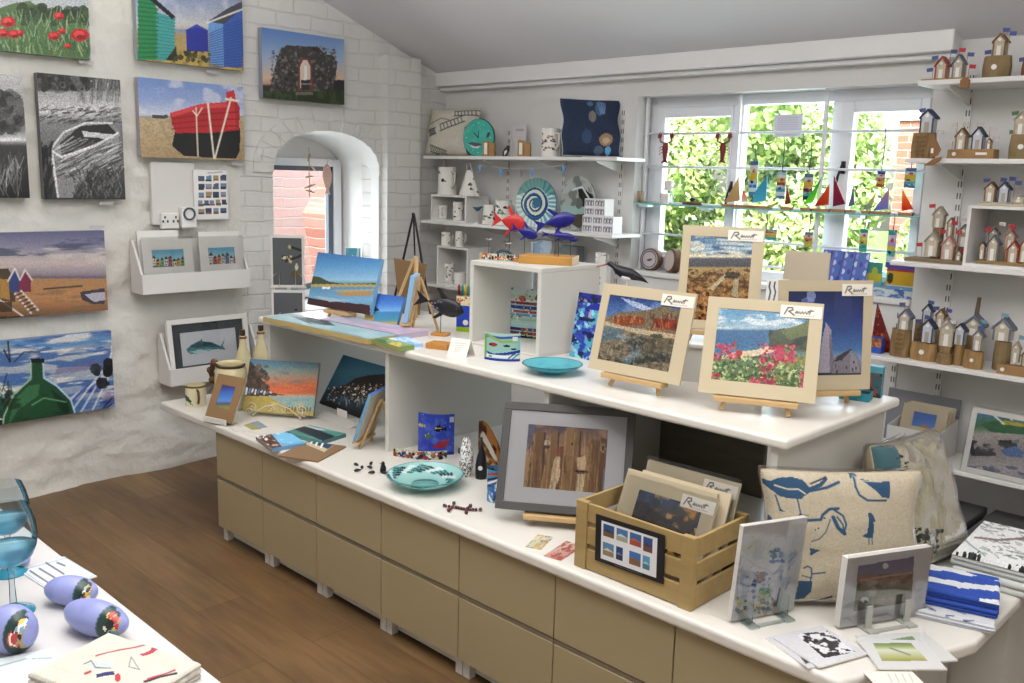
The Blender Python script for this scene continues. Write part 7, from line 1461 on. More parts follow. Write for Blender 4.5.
# hanging driftwood and fish in the niche window
xh = XW+D+.10
drift = mat('driftwood', '#b8a184', .8, var=.12, vscale=20)
q = lambda px, py: P(px, py, x=xh)
t = thing('driftwood_mobile', 'string of grey driftwood sticks hanging in the arched niche', 'mobile', q(309, 155)); o = t.location
top = q(309, 142); MB().tube([(0, 0, 0), (0, 0, -.27)], .003, 6).tube([(0, 0, 0), (0, 0, .05)], .0015, 5).build('cord', mat('jute', '#8f7e62', .9), t)
for k, (dy, dz, a, l) in enumerate(((-.0, -.015, 1.2, .05), (.03, -.085, -.7, .05), (.0, -.14, .15, .06), (.005, -.20, .3, .09), (.005, -.235, -.2, .07))):
    MB().tube([(0, dy-l*.5*math.cos(a), dz-l*.5*math.sin(a)), (0.004, dy, dz+.003), (0, dy+l*.5*math.cos(a), dz+l*.5*math.sin(a))], [.004, .0075, .003], 7).build('driftwood_stick', drift, t, smooth=True)
t = thing('hanging_fish', 'pale pink wooden fish hanging head up in the arched niche', 'ornament', q(327, 162)); pk = mat('pale_pink_wood', '#c4a294', .7, var=.1, vscale=40)
MB().prism([(0, -.01), (.022, -.03), (.036, -.08), (.032, -.13), (.012, -.175), (.02, -.215), (.0, -.20), (-.02, -.215), (-.012, -.175), (-.032, -.13), (-.036, -.08), (-.022, -.03)], -.006, .006, 'x').build('body', pk, t, bevel=.003); MB().tube([(0, .0, -.012), (0, .010, .01), (0, 0, .022), (0, -.010, .01), (0, 0, -.012)], .0015, 5).build('loop', mat('jute', '#8f7e62', .9), t); MB().ball((.007, 0, -.035), .004, 8).build('eye', mat('shell_white', '#e8e0d4', .4), t)
p = Pic(30, 16, '#4c9cb8'); p.rect(0, 1, .6, 1, '#b0a878'); p.noise('#c4dce4', 5, 4, .55, .65, .8); q_ = P(353, 258, x=XW-.25)
t = thing('small_picture', 'small pale blue beach picture on the niche sill', 'picture', (XW-.25, q_.y, zs), math.radians(60)); art_slab('canvas', p, .10, P(353, 248, x=XW-.25).z-zs, .012, t)
# ================================================================ window things
GZ = 1.517
gs = glass('green_edge_glass', '#b8e4dc', .7, .03); gedge = mat('glass_edge_green', '#7fc4b8', .15)
t = thing('glass_shelf', 'clear glass shelf with green edge across the long window', 'shelf', ((WX0+WX1)/2, YB, GZ)); w = (WX1-WX0)/2-.003
MB().box(-w, w, .0, .095, -.008, 0).build('pane', gs, t); MB().box(-w, w, -.0015, .0, -.008, 0).build('edge', gedge, t)
for x in (-w+.07, -.33, .02, w-.30): MB().box(x-.03, x+.03, -.002, .05, -.022, -.0085).build('bracket', mat('pale_blue_bracket', '#c4dce4', .3), t)
def gp(px, py, y=4.31): return P(px, py, y=y)
bw2 = mat('boat_wood', '#a87e58', .7, var=.1, vscale=30)
def boat(base, sails, label, yb=4.305):
    x0, x1 = gp(base[0], 205, yb).x, gp(base[1], 205, yb).x; t = thing('glass_sail_boat', label, 'boat ornament', ((x0+x1)/2, yb, GZ), 0, 'little sail boats on the glass shelf'); o = t.location
    hb_ = .014; MB().prism([(-(x1-x0)/2, hb_), ((x1-x0)/2, hb_), ((x1-x0)/2-.008, 0), (-(x1-x0)/2+.008, 0)], -.014, .014, 'y').build('hull', bw2, t)
    for pts, c0, c1 in sails:
        ps = [gp(a, b, yb) for a, b in pts]; L = [(q.x-o.x, max(hb_+.0002, q.z-o.z)) for q in ps]
        zt = max(z for _, z in L); 
        m = MB(); n = 10; zb = min(z for _, z in L)
        # horizontal bands run from one glass colour to the other
        def xr(z):
            xs = []
            for (xa, za), (xb, zb2) in zip(L, L[1:]+L[:1]):
                if (za-z)*(zb2-z) <= 0 and za != zb2: xs.append(xa+(xb-xa)*(z-za)/(zb2-za))
            return (min(xs), max(xs)) if xs else (L[0][0], L[0][0])
        zs_ = [zb+(zt-zb)*(k/n)*.999+.00001 for k in range(n+1)]; a = np.array(hx(c0)); b = np.array(hx(c1))
        for k in range(n):
            (p0, p1), (q0, q1) = xr(zs_[k]), xr(zs_[k+1]); cc = b+(a-b)*(k/(n-1)); cl = tuple(lin(v)*1.0 for v in cc)
            vs = [(p0, -.002, zs_[k]), (p1, -.002, zs_[k]), (q1, -.002, zs_[k+1]), (q0, -.002, zs_[k+1]), (p0, .002, zs_[k]), (p1, .002, zs_[k]), (q1, .002, zs_[k+1]), (q0, .002, zs_[k+1])]
            m.add(vs, [(0, 1, 2, 3), (5, 4, 7, 6), (1, 5, 6, 2), (4, 0, 3, 7)], 0, None, [cl]*4)
        m.build('sail', artmat('glass_sail', .1, clear=.35), t)
boat((722, 752), [([(724.5, 202.6), (738.7, 177), (740, 202.6)], '#d8c088', '#c8a870'), ([(741, 202.6), (743, 189), (748.7, 202)], '#e05038', '#e8e0d8')], 'boat with a tan sail and small red jib on the window shelf')
boat((750, 772), [([(752, 203), (755, 192), (767.5, 176), (766, 203)], '#38a8c8', '#58c0d8')], 'boat with a dotted turquoise sail on the window shelf')
boat((781, 793), [([(785, 205), (787, 184), (791.5, 205)], '#b06040', '#903828')], 'boat with a narrow rust red sail on the window shelf')
boat((801, 812.5), [([(803, 205), (822, 177), (812, 205)], '#58c830', '#78d850')], 'boat with a bright green sail on the window shelf')
boat((813.4, 831), [([(814, 206.5), (829.5, 184), (828.5, 206.5)], '#e06030', '#d04028')], 'boat with an orange red sail on the window shelf')
boat((832, 847), [([(833, 206.5), (834, 175.5), (846.5, 206.5)], '#b02840', '#882048')], 'boat with a tall crimson sail on the window shelf')
boat((847.5, 856), [([(848, 207), (854, 186), (854.5, 207)], '#788898', '#687888')], 'boat with a slim grey sail on the window shelf')
boat((862, 871.5), [([(863, 210), (877, 191), (871, 210)], '#e0d040', '#90a0a0')], 'boat with a yellow and grey sail on the window shelf')
boat((872, 891), [([(873, 211), (889.5, 187.5), (888, 211)], '#d890a8', '#7888d0')], 'boat with a pink and lilac sail on the window shelf')
boat((899, 915), [([(901.6, 211), (902.5, 189), (914, 211)], '#f0c030', '#d83820')], 'boat with an orange and yellow sail on the window shelf')
c = gp(640, 202); t = thing('wooden_finger', 'two little driftwood posts at the left end of the glass shelf', 'ornament', (c.x, 4.31, GZ))
for dx in (-.013, .013): MB().tube([(dx, 0, 0), (dx, 0, gp(640, 191).z-GZ)], [.011, .007], 8).build('post', drift, t, smooth=True)
redp = Pic(30, 20, '#d8d0cc'); redp.ell(.62, .5, .05, .22, '#c86038'); redp.ell(.62, .3, .09, .1, '#c86038')
mug(Vector((gp(664, 203).x, 4.315, GZ)), .026, .058, 0, 'pale mug with an orange lobster on the glass shelf', redp, group='lobster mugs')
p2 = gp(663, 180, 4.30)
mug(Vector((p2.x, 4.36, GZ+.073)), .024, .055, 0, 'pale mug with an orange lobster standing on the little clear block', redp, group='lobster mugs')
t = thing('clear_block', 'small clear block lifting the upper lobster mug', 'stand', (p2.x, 4.36, GZ)); MB().box(-.022, .022, -.02, .02, 0, .0725).build('block', acr, t, bevel=.002)
c = gp(692, 203); t = thing('driftwood_log', 'brown driftwood log with a tiny black sheep on the glass shelf', 'ornament', (c.x, 4.31, GZ)); hw_ = (gp(701, 203).x-gp(683, 203).x)/2
MB().tube([(-hw_, 0, .010), (0, 0, .011), (hw_, 0, .009)], .009, 8).build('log', mat('brown_drift', '#7c5a40', .8), t, smooth=True); MB().ball((0, 0, .030), .014, 10, sc=(1.2, .8, .8)).ball((.017, 0, .032), .006, 8).build('sheep', blk, t, smooth=True)
# hanging strips
def strip(px, y0, y1, w_px, cs, label, ys, yy=4.335, group='hanging glass strips'):
    top = P(px, y0, y=yy); bot = P(px, y1, y=yy); st = P(px, ys, y=yy); wv = (P(px+w_px/2, y0, y=yy)-P(px-w_px/2, y0, y=yy)).length; h = top.z-bot.z
    t = thing('hanging_glass_strip', label, 'glass ornament', (top.x, yy, top.z), 0, group)
    p = Pic(12, 34); n = len(cs)
    for k, cc in enumerate(cs): p.rect(0, 1, k/n, (k+1)/n, cc)
    p.ell(.55, .28, .2, .06, '#d04858'); p.ell(.35, .6, .2, .04, '#1c3c98'); p.noise('#e8f0f0', 3, 6, .6, .7, .6)
    art_slab('glass_strip', p, wv, h, .004, t, z=-h, art=artmat('bright_glass', .1, clear=.3), edge=gedge); MB().tube([(0, .002, 0), (0.003, .002, (st.z-top.z)*.6), (0, .002, st.z-top.z)], .0022, 5).build('ribbon', mat('blue_ribbon', '#28406c', .7), t)
CS = ['#4878a8', '#e8d8c8', '#f0e8d0', '#e8c838', '#e8c030', '#a8c8d8', '#3878c0', '#c8e0e8', '#3888b0']
strip(754.5, 161, 196, 8, CS, 'hanging glass strip nearest the tan sail boat', 147)
strip(782, 172, 199, 9, ['#a8c8d8', '#e0d8d0', '#e8c030', '#a03c30', '#c8e0e8', '#48a0c0', '#e0ecf0', '#3888b0'], 'hanging glass strip in the middle window light', 137)
strip(809, 173.5, 200, 9, ['#5888a8', '#c8d8e0', '#e8c030', '#e0a830', '#7c3430', '#48a8b0', '#204c58'], 'hanging glass strip behind the green sail boat', 142)
strip(881.5, 171, 187, 8.5, ['#2c4c98', '#e0d8d0', '#e87840', '#e8c030', '#c84c30'], 'hanging glass strip in the right window light, upper row', 127)
strip(911, 168, 188, 11, ['#4878b8', '#d8e0e8', '#e8c838', '#e8d040', '#48a8c8', '#3878a8'], 'hanging glass strip at the right edge of the window', 147)
strip(864.5, 229, 252, 8, ['#38a8a0', '#d8d8e0', '#e8d040', '#e0c030', '#30a098', '#50c0b0'], 'hanging glass strip under the glass shelf, left of the two', 214)
strip(893, 229.5, 268, 8.5, ['#38a8a0', '#d8c8e0', '#c898d0', '#e8d040', '#60c0b0', '#e0ecec', '#3060c0'], 'hanging glass strip under the glass shelf, right of the two', 214)
strip(809, 232, 247, 8, ['#6c88a8', '#e8c8b8', '#e87848', '#e8c030', '#e0d050'], 'short hanging glass strip under the glass shelf by the mullion', 214)
strip(766, 229, 240, 22, ['#2c8c5c', '#d84838', '#e8c030', '#e8b830', '#38b0b0', '#48c0b8'], 'wide hanging glass landscape under the glass shelf', 214)
lob = mat('lobster_red', '#7c2c22', .5)
for px, lb in ((665.5, 'left'), (723, 'right')):
    c = P(px, 148, y=4.345); t = thing('hanging_lobster', 'dark red lobster hanging on the window bars, the %s one' % lb, 'ornament', c, 0, 'hanging lobsters'); s = (P(px, 133, y=4.345).z-P(px, 164, y=4.345).z)/2
    MB().tube([(0, 0, s*.35), (0, 0, 0), (0, 0, -s*.55), (0, 0, -s*.8)], [s*.16, s*.22, s*.15, s*.12], 8).build('body', lob, t, smooth=True)
    MB().prism([(-.30*s, -s), (-.12*s, -.78*s), (.12*s, -.78*s), (.30*s, -s), (0, -.92*s)], -.004, .004).build('tail_fan', lob, t)
    for sg in (-1, 1):
        MB().tube([(sg*s*.12, 0, s*.3), (sg*s*.42, 0, s*.42), (sg*s*.46, 0, s*.6)], s*.055, 6).prism([(sg*s*.40, s*.58), (sg*s*.62, s*.66), (sg*s*.60, s*.85), (sg*s*.46, s*1.02), (sg*s*.50, s*.80), (sg*s*.36, s*.98), (sg*s*.30, s*.75)], -.004, .004).build('claw', lob, t)
        for k in range(3): MB().tube([(sg*s*.18, 0, s*(.1-.18*k)), (sg*s*.42, 0, s*(.06-.2*k)), (sg*s*.5, 0, s*(-.06-.2*k))], s*.022, 5).build('leg', lob, t)
    MB().tube([(0, 0, s*.5), (0, 0, 1.90-c.z)], .001, 5).build('thread', wht, t)
p = Pic(40, 30, '#cfd0e0'); [p.line([(.12, .15+.1*k), (.85, .15+.1*k)], .01, '#b0b4cc') for k in range(7)]
a = P(773, 137, y=4.372); b = P(803, 114, y=4.372); t = thing('window_notice', 'white paper notice stuck in the middle window light', 'notice', ((a.x+b.x)/2, 4.372, a.z)); art_slab('sheet', p, b.x-a.x, b.z-a.z, .002, t)
# sill things
def sill_y(y): return WZ0
p = Pic(50, 30, '#5068c8')
for r_ in range(5):
    for k in range(9): p.ell(.06+k*.112, .1+r_*.2, .035, .06, ['#c8d8f0', '#3040b0', '#7c90e0', '#2878c8'][(r_*2+k) % 4])
for k in range(3): p.line([(.25*k+.2, 0), (.25*k+.17, 1)], .012, '#1c2870')
a = P(818, 278, y=4.30); b = P(865, 278, y=4.30); t = thing('woven_glass_panel', 'cobalt blue chequered glass panel leaning on the window sill', 'glass', ((a.x+b.x)/2, 4.29, WZ0), 0, rx=-.25); art_slab('glass_panel', p, b.x-a.x, (P(840, 251, y=4.32).z-WZ0)/math.cos(.25), .006, t, art=bluelook, edge=mat('cobalt', '#1e2c9c', .15))
def landscape(seed):
    p = Pic(34, 34, '#e0e8ec'); p.rect(0, 1, 0, .14, '#6048a8'); p.rect(0, 1, .14, .2, '#c83838'); p.rect(0, 1, .2, .62, '#e8b820'); p.ell(.12, .42, .1, .16, '#3c4c28'); p.rect(0, 1, .64, .76, '#78a8d8'); p.noise('#3870c8', 5, 6, .5, .58, .9, p.Y > .74); p.noise('#f0f4f8', 5, 6, .6, .66, .9, p.Y > .7); return p
c = P(902, 291, y=4.23)
shz = P(902, 291, y=4.262).z
t = thing('glass_landscape', 'yellow and blue glass landscape standing on the sill at the right end', 'glass', (P(902, 285, y=4.275).x, 4.275, WZ0), 0); art_slab('glass_panel', landscape(1), .15, P(902, 265, y=4.275).z-WZ0, .005, t, art=artmat('bright_glass', .1, clear=.3), edge=gedge)
p = Pic(20, 26, '#48a890'); p.rect(0, 1, .35, .6, '#e0d038'); p.rect(0, 1, .6, 1, '#78b8d8'); p.ell(.5, .3, .2, .14, '#c8d848')
t = thing('glass_landscape', 'small green and yellow glass landscape left of the larger one on the sill', 'glass', (P(874, 280, y=4.33).x, 4.33, WZ0), 0); art_slab('glass_panel', p, .07, P(874, 262, y=4.33).z-WZ0, .005, t, art=artmat('bright_glass', .1, clear=.3), edge=gedge)
p = Pic(30, 12, '#c8dcec'); p.noise('#4888d0', 5, 4, .5, .58, .9); p.noise('#f0f4f8', 6, 4, .6, .66, .9)
t = thing('glass_wave_card', 'low pale blue glass wave piece on the sill before the small landscape', 'glass', (P(876, 288, y=4.285).x-.01, 4.285, WZ0), 0); art_slab('glass_panel', p, .12, .04, .005, t, art=artmat('bright_glass', .1, clear=.3), edge=gedge)
bark = mat('bark_edge', '#6a4c38', .8)
for i, (px, py, r_) in enumerate(((648.5, 256, 8), (668, 257, 8))):
    q = P(px, py+8, y=4.27); c = Vector((P(px, 262, y=4.29).x, 4.29, WZ0)); rr = (P(px, 248, y=4.29).z-WZ0)/2
    t = thing('log_slice', ['log slice with a blue ring print on the sill left of the sandy beach photo', 'log slice with a pale face on the sill touching the sandy beach photo'][i], 'ornament', c, [.1, -.5][i], 'printed log slices on the sill', rx=-.1)
    T = Matrix.Translation((0, 0, rr)) @ Euler((-PI/2, 0, 0)).to_matrix().to_4x4()
    MB().lathe([(0, .0), (rr*.86, .0), (rr*.98, .004), (rr, .01), (rr, .045), (0, .045)], 20, caps=False, T=T).build('slice', bark, t, smooth=False); MB().lathe([(0, -.001), (rr*.84, -.001), (rr*.84, .0)], 24, caps=False, T=T).build('face', mat('birch_face', '#c4b8b0', .6), t)
    if i == 0: MB().lathe([(rr*.66, -.0018), (rr*.76, -.0018)], 24, caps=False, T=T).build('ring', mat('print_blue', '#3c5890', .5), t); MB().prism([(-.018, rr-.006), (.0, rr+.004), (.022, rr+.006), (.016, rr-.006), (0, rr-.012)], -.0022, -.0012).build('printed_fish', mat('print_blue', '#3c5890', .5), t)

# ================================================================ right hand shelves
RU = [-1.442, -.95, -.45]
for k, x in enumerate(RU): upright(x, .25, 2.12, 'white slotted upright, %s right of the window' % ['leftmost', 'second', 'third'][k])
upright(-1.645, .5, 1.08, 'white slotted upright below the right end of the window')
RS = {}
for nm, z, x0, lb in (('A', 2.078, -1.555, 'topmost white shelf right of the window with beach hut ornaments'), ('B', 1.765, -1.575, 'second white shelf right of the window'), ('C', 1.335, -1.595, 'third white shelf right of the window'), ('D', .915, -1.66, 'fourth white shelf right of the window crowded with hut ornaments'), ('E', .485, -1.60, 'lowest white shelf right of the window with boxes of prints')):
    shelf(x0, .10, z, lb, [c for c in RU if c > x0], y0=3.97); RS[nm] = z
logm = mat('split_log', '#98784c', .8, var=.32, vscale=9, stretch=(6, 6, 1)); barkm = mat('log_bark', '#866c48', .85, var=.35, vscale=12, stretch=(5, 5, 1)); blockm = mat('drift_block', '#a07c52', .8, var=.25, vscale=12); mossy = mat('mossy_log', '#8a7654', .85, var=.3, vscale=10)
flagc = {'b': mat('flag_blue', '#4a5a90', .7), 'r': mat('flag_red', '#b03038', .7), 'g': mat('flag_green', '#5a7c50', .7), 'w': mat('flag_pale', '#c8c8cc', .7), 't': mat('flag_teal', '#7098a8', .7), 's': mat('flag_stripe', '#c0b8b8', .7)}
hutw = mat('hut_white', '#bdb19a', .75, var=.15, vscale=60); whd = mat('hut_roof_white', '#b8b2a6', .7); pole = mat('cocktail_stick', '#a8906c', .7)
trim = {'r': mat('trim_red', '#a04438', .6), 'b': mat('trim_navy', '#34405c', .6), 'n': mat('trim_brown', '#7c5c3c', .7), 'w': mat('trim_pale', '#a8a090', .7), 'p': mat('trim_pink', '#c08880', .6), 'g': mat('trim_grey', '#6c7484', .6)}
def hut_ornament(px0, px1, pyb, y, z, base, huts, flags, label, bh=0, extra=(), group='beach hut ornaments on the right shelves', depth=.07):
    """hut ornament: base from pixel px0 to px1 standing on height z; huts = (px centre, px width, top py, eave py, base py, colour key)"""
    a = P(px0, pyb, y=y); b = P(px1, pyb, y=y); cx = (a.x+b.x)/2; w = b.x-a.x; t = thing('beach_hut_ornament', label, 'ornament', (cx, y, z), 0, group)
    Z = lambda py: P((px0+px1)/2, py, y=y).z-z; X = lambda px: P(px, pyb, y=y).x-cx; z0 = Z(pyb); off = -z0          # keep heights true to the shelf
    H = lambda py: Z(py)+off
    bt = H(bh); r2 = random.Random(int(px0*7))
    if base == 'log':
        n = 14; rr = [1+.10*r2.random() for _ in range(n)]
        rings = [[(w/2*rr[k]*f*math.cos(2*PI*k/n), depth*.55*rr[k]*f*math.sin(2*PI*k/n)+depth*.5, zz) for k in range(n)] for zz, f in ((0, .97), (bt*.5, 1.), (bt, .92))]
        MB().loft(rings).build('log_base', extra[0] if extra else logm, t)
        if 'l' in extra[1:]:
            m = MB()
            for k in range(5): m.box(-w*.17, w*.17, -depth*.16, -.03*depth, bt*(.12+.17*k), bt*(.17+.17*k))
            m.build('ladder_rungs', mat('ladder_wood', '#7a5c3a', .8), t)
        if 'b' in extra[1:]: MB().lathe([(0, 0), (w*.10, 0), (w*.10, .002), (0, .002)], 14, caps=False, T=Matrix.Translation((.0, -depth*.06, bt*.5)) @ Euler((PI/2, 0, 0)).to_matrix().to_4x4()).build('button', wht, t)
        dy = depth*.5-.02
    else:
        m = MB(); m.prism([(-w/2, 0), (w/2, 0), (w/2*.98, bt), (-w/2*.97, bt*.96)], 0, depth, 'y'); m.build('block_base' if base == 'block' else 'plank_base', extra[0] if extra else blockm, t, bevel=.002); dy = depth*.25
        if 'b' in extra[1:]: MB().lathe([(0, 0), (.008, 0), (.008, .002), (0, .002)], 14, caps=False, T=Matrix.Translation((-w*.34, -.0005, bt*.5)) @ Euler((PI/2, 0, 0)).to_matrix().to_4x4()).build('button', wht, t)
        if 'c' in extra[1:]: MB().box(w*.12, w*.36, -.0016, -.0002, bt*.4, bt*.66).build('name_label', wht, t)
    for i, (hp, hw, tp, ev, bp_, key) in enumerate(huts):
        x = X(hp); ww = X(hp+hw/2)-X(hp-hw/2); zb = max(bt, H(bp_)) if i < 9 else bt; zt = H(tp); ze = H(ev); d = ww*.8; y0 = dy-.004*(i % 3)-(.0)
        if zb > bt+.012:        # a hut standing on a peg behind the others
            y0 = dy+depth*.35; MB().box(x-ww*.35, x+ww*.35, y0+.002, y0+d, bt, zb).build('peg', extra[0] if extra else blockm, t)
        MB().prism([(x-ww*.4, zb), (x+ww*.4, zb), (x+ww*.4, ze), (x, zt-.003), (x-ww*.4, ze)], y0, y0+d, 'y').build('hut', hutw if key != 'b' else mat('hut_pale_blue', '#c4c8cc', .7), t)
        th_ = ww*.09
        for sg in (-1, 1): MB().prism([(x, zt), (x+sg*ww*.54, ze-th_), (x+sg*ww*.54, ze+th_*.6), (x, zt+th_*1.6)], y0-.003, y0+d+.002, 'y').build('roof', trim[key], t)
        MB().box(x-ww*.15, x+ww*.15, y0-.0016, y0-.0002, zb+.001, zb+(ze-zb)*.72).build('door', trim['w'] if key in 'b' else wht, t)
        MB().lathe([(0, 0), (ww*.12, 0), (ww*.12, .0016), (0, .0016)], 12, caps=False, T=Matrix.Translation((x, y0-.0002, ze+(zt-ze)*.28)) @ Euler((PI/2, 0, 0)).to_matrix().to_4x4()).build('button', wht, t)
        for sg in (-1, 1): MB().box(x+sg*ww*.4-ww*.05, x+sg*ww*.4+ww*.05, y0-.002, y0, zb, ze).build('corner_trim', trim[key], t)
    for fp, fy, key, sd in flags:
        x = X(fp); zz = H(fy); yb_ = dy+.012
        MB().tube([(x, yb_, bt), (x, yb_, zz+.004)], .0014, 5).build('flag_pole', pole, t); MB().prism([(x, zz+.004), (x+sd*.026, zz+.001), (x+sd*.024, zz-.014), (x, zz-.012)], yb_-.001, yb_+.001, 'y').build('flag', flagc[key], t)
    return t
A, B_, C_, D_, E_ = (RS[k] for k in 'ABCDE')
hut_ornament(920, 968, 82, 4.03, A, 'plank', [(938, 13, 58, 66, 79, 'r'), (955, 12, 57, 65, 79, 'g')], [(929, 68, 'b', -1), (933, 56, 'b', -1), (945, 51, 'b', 1), (953, 50, 'r', 1), (962, 55, 'b', 1), (965, 67, 'r', 1)], 'plank with a red trimmed and a grey trimmed hut, left on the topmost shelf', bh=79, extra=(blockm,))
hut_ornament(979, 1007, 80, 4.03, A, 'log', [(994, 14, 36, 43, 57, 'n')], [(986, 51, 'b', -1), (995, 30, 'b', 1), (1002, 34, 'b', 1)], 'single tall hut on a chunky block with a button, topmost shelf', bh=57, extra=(mossy, 'b'))
hut_ornament(1018, 1040, 84, 4.03, A, 'log', [(1029, 13, 52, 58, 68, 'r')], [(1021, 64, 'b', -1)], 'hut ornament cut by the right edge of the photo, topmost shelf', bh=66, extra=(mat('red_brown_log', '#84543a', .8),))
t = thing('wooden_tag', 'small brown wooden tag hanging from the front of the topmost shelf', 'tag', (P(965, 84, y=3.965).x, 3.962, A-.03)); MB().prism([(-.016, -.008), (.016, -.008), (.018, .022), (.006, .032), (-.006, .032), (-.018, .022)], -.004, .004).build('tag', mat('tag_brown', '#8c6440', .8), t); MB().tube([(0, 0, .03), (0, .006, .034)], .001, 5).build('cord', wht, t)
hut_ornament(908, 931, 160, 4.03, B_, 'log', [(921.5, 15, 112, 119, 136, 'b')], [(918, 110, 'b', -1), (932, 132, 's', 1)], 'dark hut on a tall log with a ladder, leftmost on the second shelf', bh=134, extra=(barkm, 'l'))
t = thing('hanging_fish_tag', 'brown wooden arrow-shaped fish hanging at the left end of the second shelf', 'ornament', (P(937, 152, y=3.96).x, 3.955, B_)); MB().prism([(-.045, -.03), (-.008, -.002), (.024, .006), (.016, -.012), (-.012, -.03)], -.003, .003).prism([(-.024, .0), (-.02, .10), (-.004, .07), (.016, .035), (.006, .012)], -.0032, .0032).build('body', mat('tag_brown', '#8c6440', .8), t); MB().box(-.022, -.012, -.0045, -.0035, .02, .04).build('paper_label', wht, t)
hut_ornament(946, 993, 160, 4.03, B_, 'block', [(957, 12, 130, 137, 150, 'n'), (974, 13, 129, 137, 150, 'b'), (986, 5, 140, 143, 150, 'n')], [(951, 124, 's', -1), (957, 124, 's', 1), (971, 123, 's', 1), (984, 129, 's', 1), (988, 138, 's', 1), (948, 143, 's', -1)], 'long block with a brown and a navy hut in the middle of the second shelf', bh=150, extra=(blockm, 'b', 'c'))
hut_ornament(1005, 1034, 160, 4.03, B_, 'log', [(1015, 14, 113, 120, 135, 'w'), (1029, 13, 115, 122, 135, 'w')], [(1011, 112, 'g', -1), (1021, 109, 'g', 1), (1004, 131, 'g', 1)], 'pale huts with green flags on a block at the right of the second shelf', bh=135, extra=(mossy, 'b'))
# display cube on the third shelf
zc2 = P(990, 206, y=4.0).z; c = P(995, 266, y=4.0); xl, xr_ = P(966, 230, y=4.0).x, P(1040, 230, y=4.0).x
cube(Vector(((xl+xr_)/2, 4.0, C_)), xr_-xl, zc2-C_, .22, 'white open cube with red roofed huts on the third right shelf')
hut_ornament(978, 1024, 205, 4.05, zc2, 'plank', [(987, 12, 182, 188, 201, 'n'), (1001, 12, 182, 188, 201, 'b'), (1017, 12, 195, 197, 201, 'w')], [(985, 178, 'b', -1), (995, 177, 'b', 1), (1004, 176, 'b', 1), (1010, 180, 'b', 1)], 'pale plank with two huts and blue flags on top of the white cube', bh=202, extra=(mat('pale_plank', '#c0b498', .8),))
hut_ornament(976, 1026, 266, 4.04, C_+.0125, 'plank', [(989, 12, 238, 246, 263, 'g'), (1010, 12, 243, 250, 263, 'r'), (1003, 11, 232, 238, 250, 'p'), (986, 10, 231, 236, 248, 'g'), (979, 6, 245, 249, 262, 'n'), (1021, 8, 240, 246, 262, 'r')], [(985, 230, 'r', -1), (1002, 226, 'r', 1), (992, 224, 's', 1), (1020, 240, 's', 1)], 'crowded plank of huts with red flags inside the white cube', bh=263, extra=(mat('oak_plank', '#96794e', .8),))
hut_ornament(903, 966, 264, 4.02, C_, 'plank', [(927, 14, 235, 243, 258, 'w'), (944, 13, 238, 246, 260, 'p'), (928, 12, 209, 216, 229, 'w'), (941, 7, 219, 224, 238, 'n'), (955, 13, 226, 233, 247, 'g'), (956, 6, 250, 254, 260, 'n')], [(926, 206, 'r', -1), (933, 231, 'r', 1), (944, 222, 'r', 1), (949, 231, 'r', 1), (956, 249, 'r', 1), (917, 246, 'r', -1), (953, 218, 's', 1)], 'driftwood board crowded with white and pink huts, left on the third shelf', bh=260, extra=(mat('drift_board', '#7c6a50', .8),), depth=.10)
MBp = None
# fourth shelf: front row then back row
DR = [(888, 908, 353, 4.02, 'log', [(900.5, 13, 306, 313, 325, 'g')], [(899, 299, 'b', -1)], 'blue grey hut on a log with side steps, leftmost on the fourth shelf', 325, (barkm, 'l')),
      (908, 934, 359, 4.01, 'log', [(924, 13, 318, 325, 340, 'b')], [(919, 314, 'b', 1)], 'navy hut on a round log with a button, second on the fourth shelf', 341, (logm, 'b')),
      (935, 950, 361, 4.00, 'log', [(942, 15, 320, 326, 343, 'w')], [], 'pale double hut with a small bark piece in front, fourth shelf', 350, (barkm,)),
      (951, 962, 361, 4.03, 'log', [(956, 12, 320, 326, 340, 'b')], [(951, 317, 'w', -1)], 'navy hut on an upright split log, middle of the fourth shelf', 340, (logm,)),
      (961, 981, 367, 4.00, 'log', [(974, 11, 328, 334, 348, 'g')], [(972, 324, 'b', 1)], 'grey blue hut on a grooved round log, front of the fourth shelf', 349, (logm, 'b')),
      (991, 1008, 362, 4.06, 'log', [(998, 20, 311, 320, 332, 'g')], [(995, 305, 't', 1)], 'wide hut on a tall mossy post at the right of the fourth shelf', 333, (mossy,)),
      (996, 1034, 373, 3.99, 'plank', [(1012, 9, 340, 346, 360, 'w'), (1024, 11, 344, 352, 362, 'n')], [(1013, 333, 't', 1)], 'low plank with two small huts at the front right of the fourth shelf', 363, (blockm, 'b')),
      (912, 925, 340, 4.14, 'log', [(924, 10, 289, 295, 307, 'b')], [(923, 285, 'b', 1), (918, 305, 'b', -1)], 'dark hut standing high at the back left of the fourth shelf', 308, (barkm, 'l')),
      (931, 948, 345, 4.13, 'log', [(937, 10, 296, 302, 314, 'n'), (944, 9, 304, 309, 316, 'w')], [(934, 294, 'b', -1), (941, 295, 'b', 1)], 'mixed little huts on bark at the back of the fourth shelf', 314, (mossy,)),
      (962, 980, 350, 4.13, 'log', [(970, 20, 304, 312, 322, 't' if False else 'g')], [(966, 306, 't', 1), (976, 306, 't', 1)], 'wide pale hut with teal flags at the back of the fourth shelf', 322, (logm,))]
for px0, px1, pyb, y, bs, hu, fl, lb, bh, ex in DR: hut_ornament(px0, px1, pyb, y, D_, bs, hu, fl, lb, bh=bh, extra=ex, depth=.045)
t = thing('driftwood_post', 'tall grey driftwood post among the huts at the back of the fourth shelf', 'driftwood', (P(973, 340, y=4.19).x, 4.19, D_)); MB().tube([(-.008, 0, 0), (0, 0, .15), (.006, 0, P(974, 297, y=4.19).z-D_)], [.014, .011, .008], 8).build('post', mat('grey_drift', '#6c5c4c', .8), t, smooth=True)
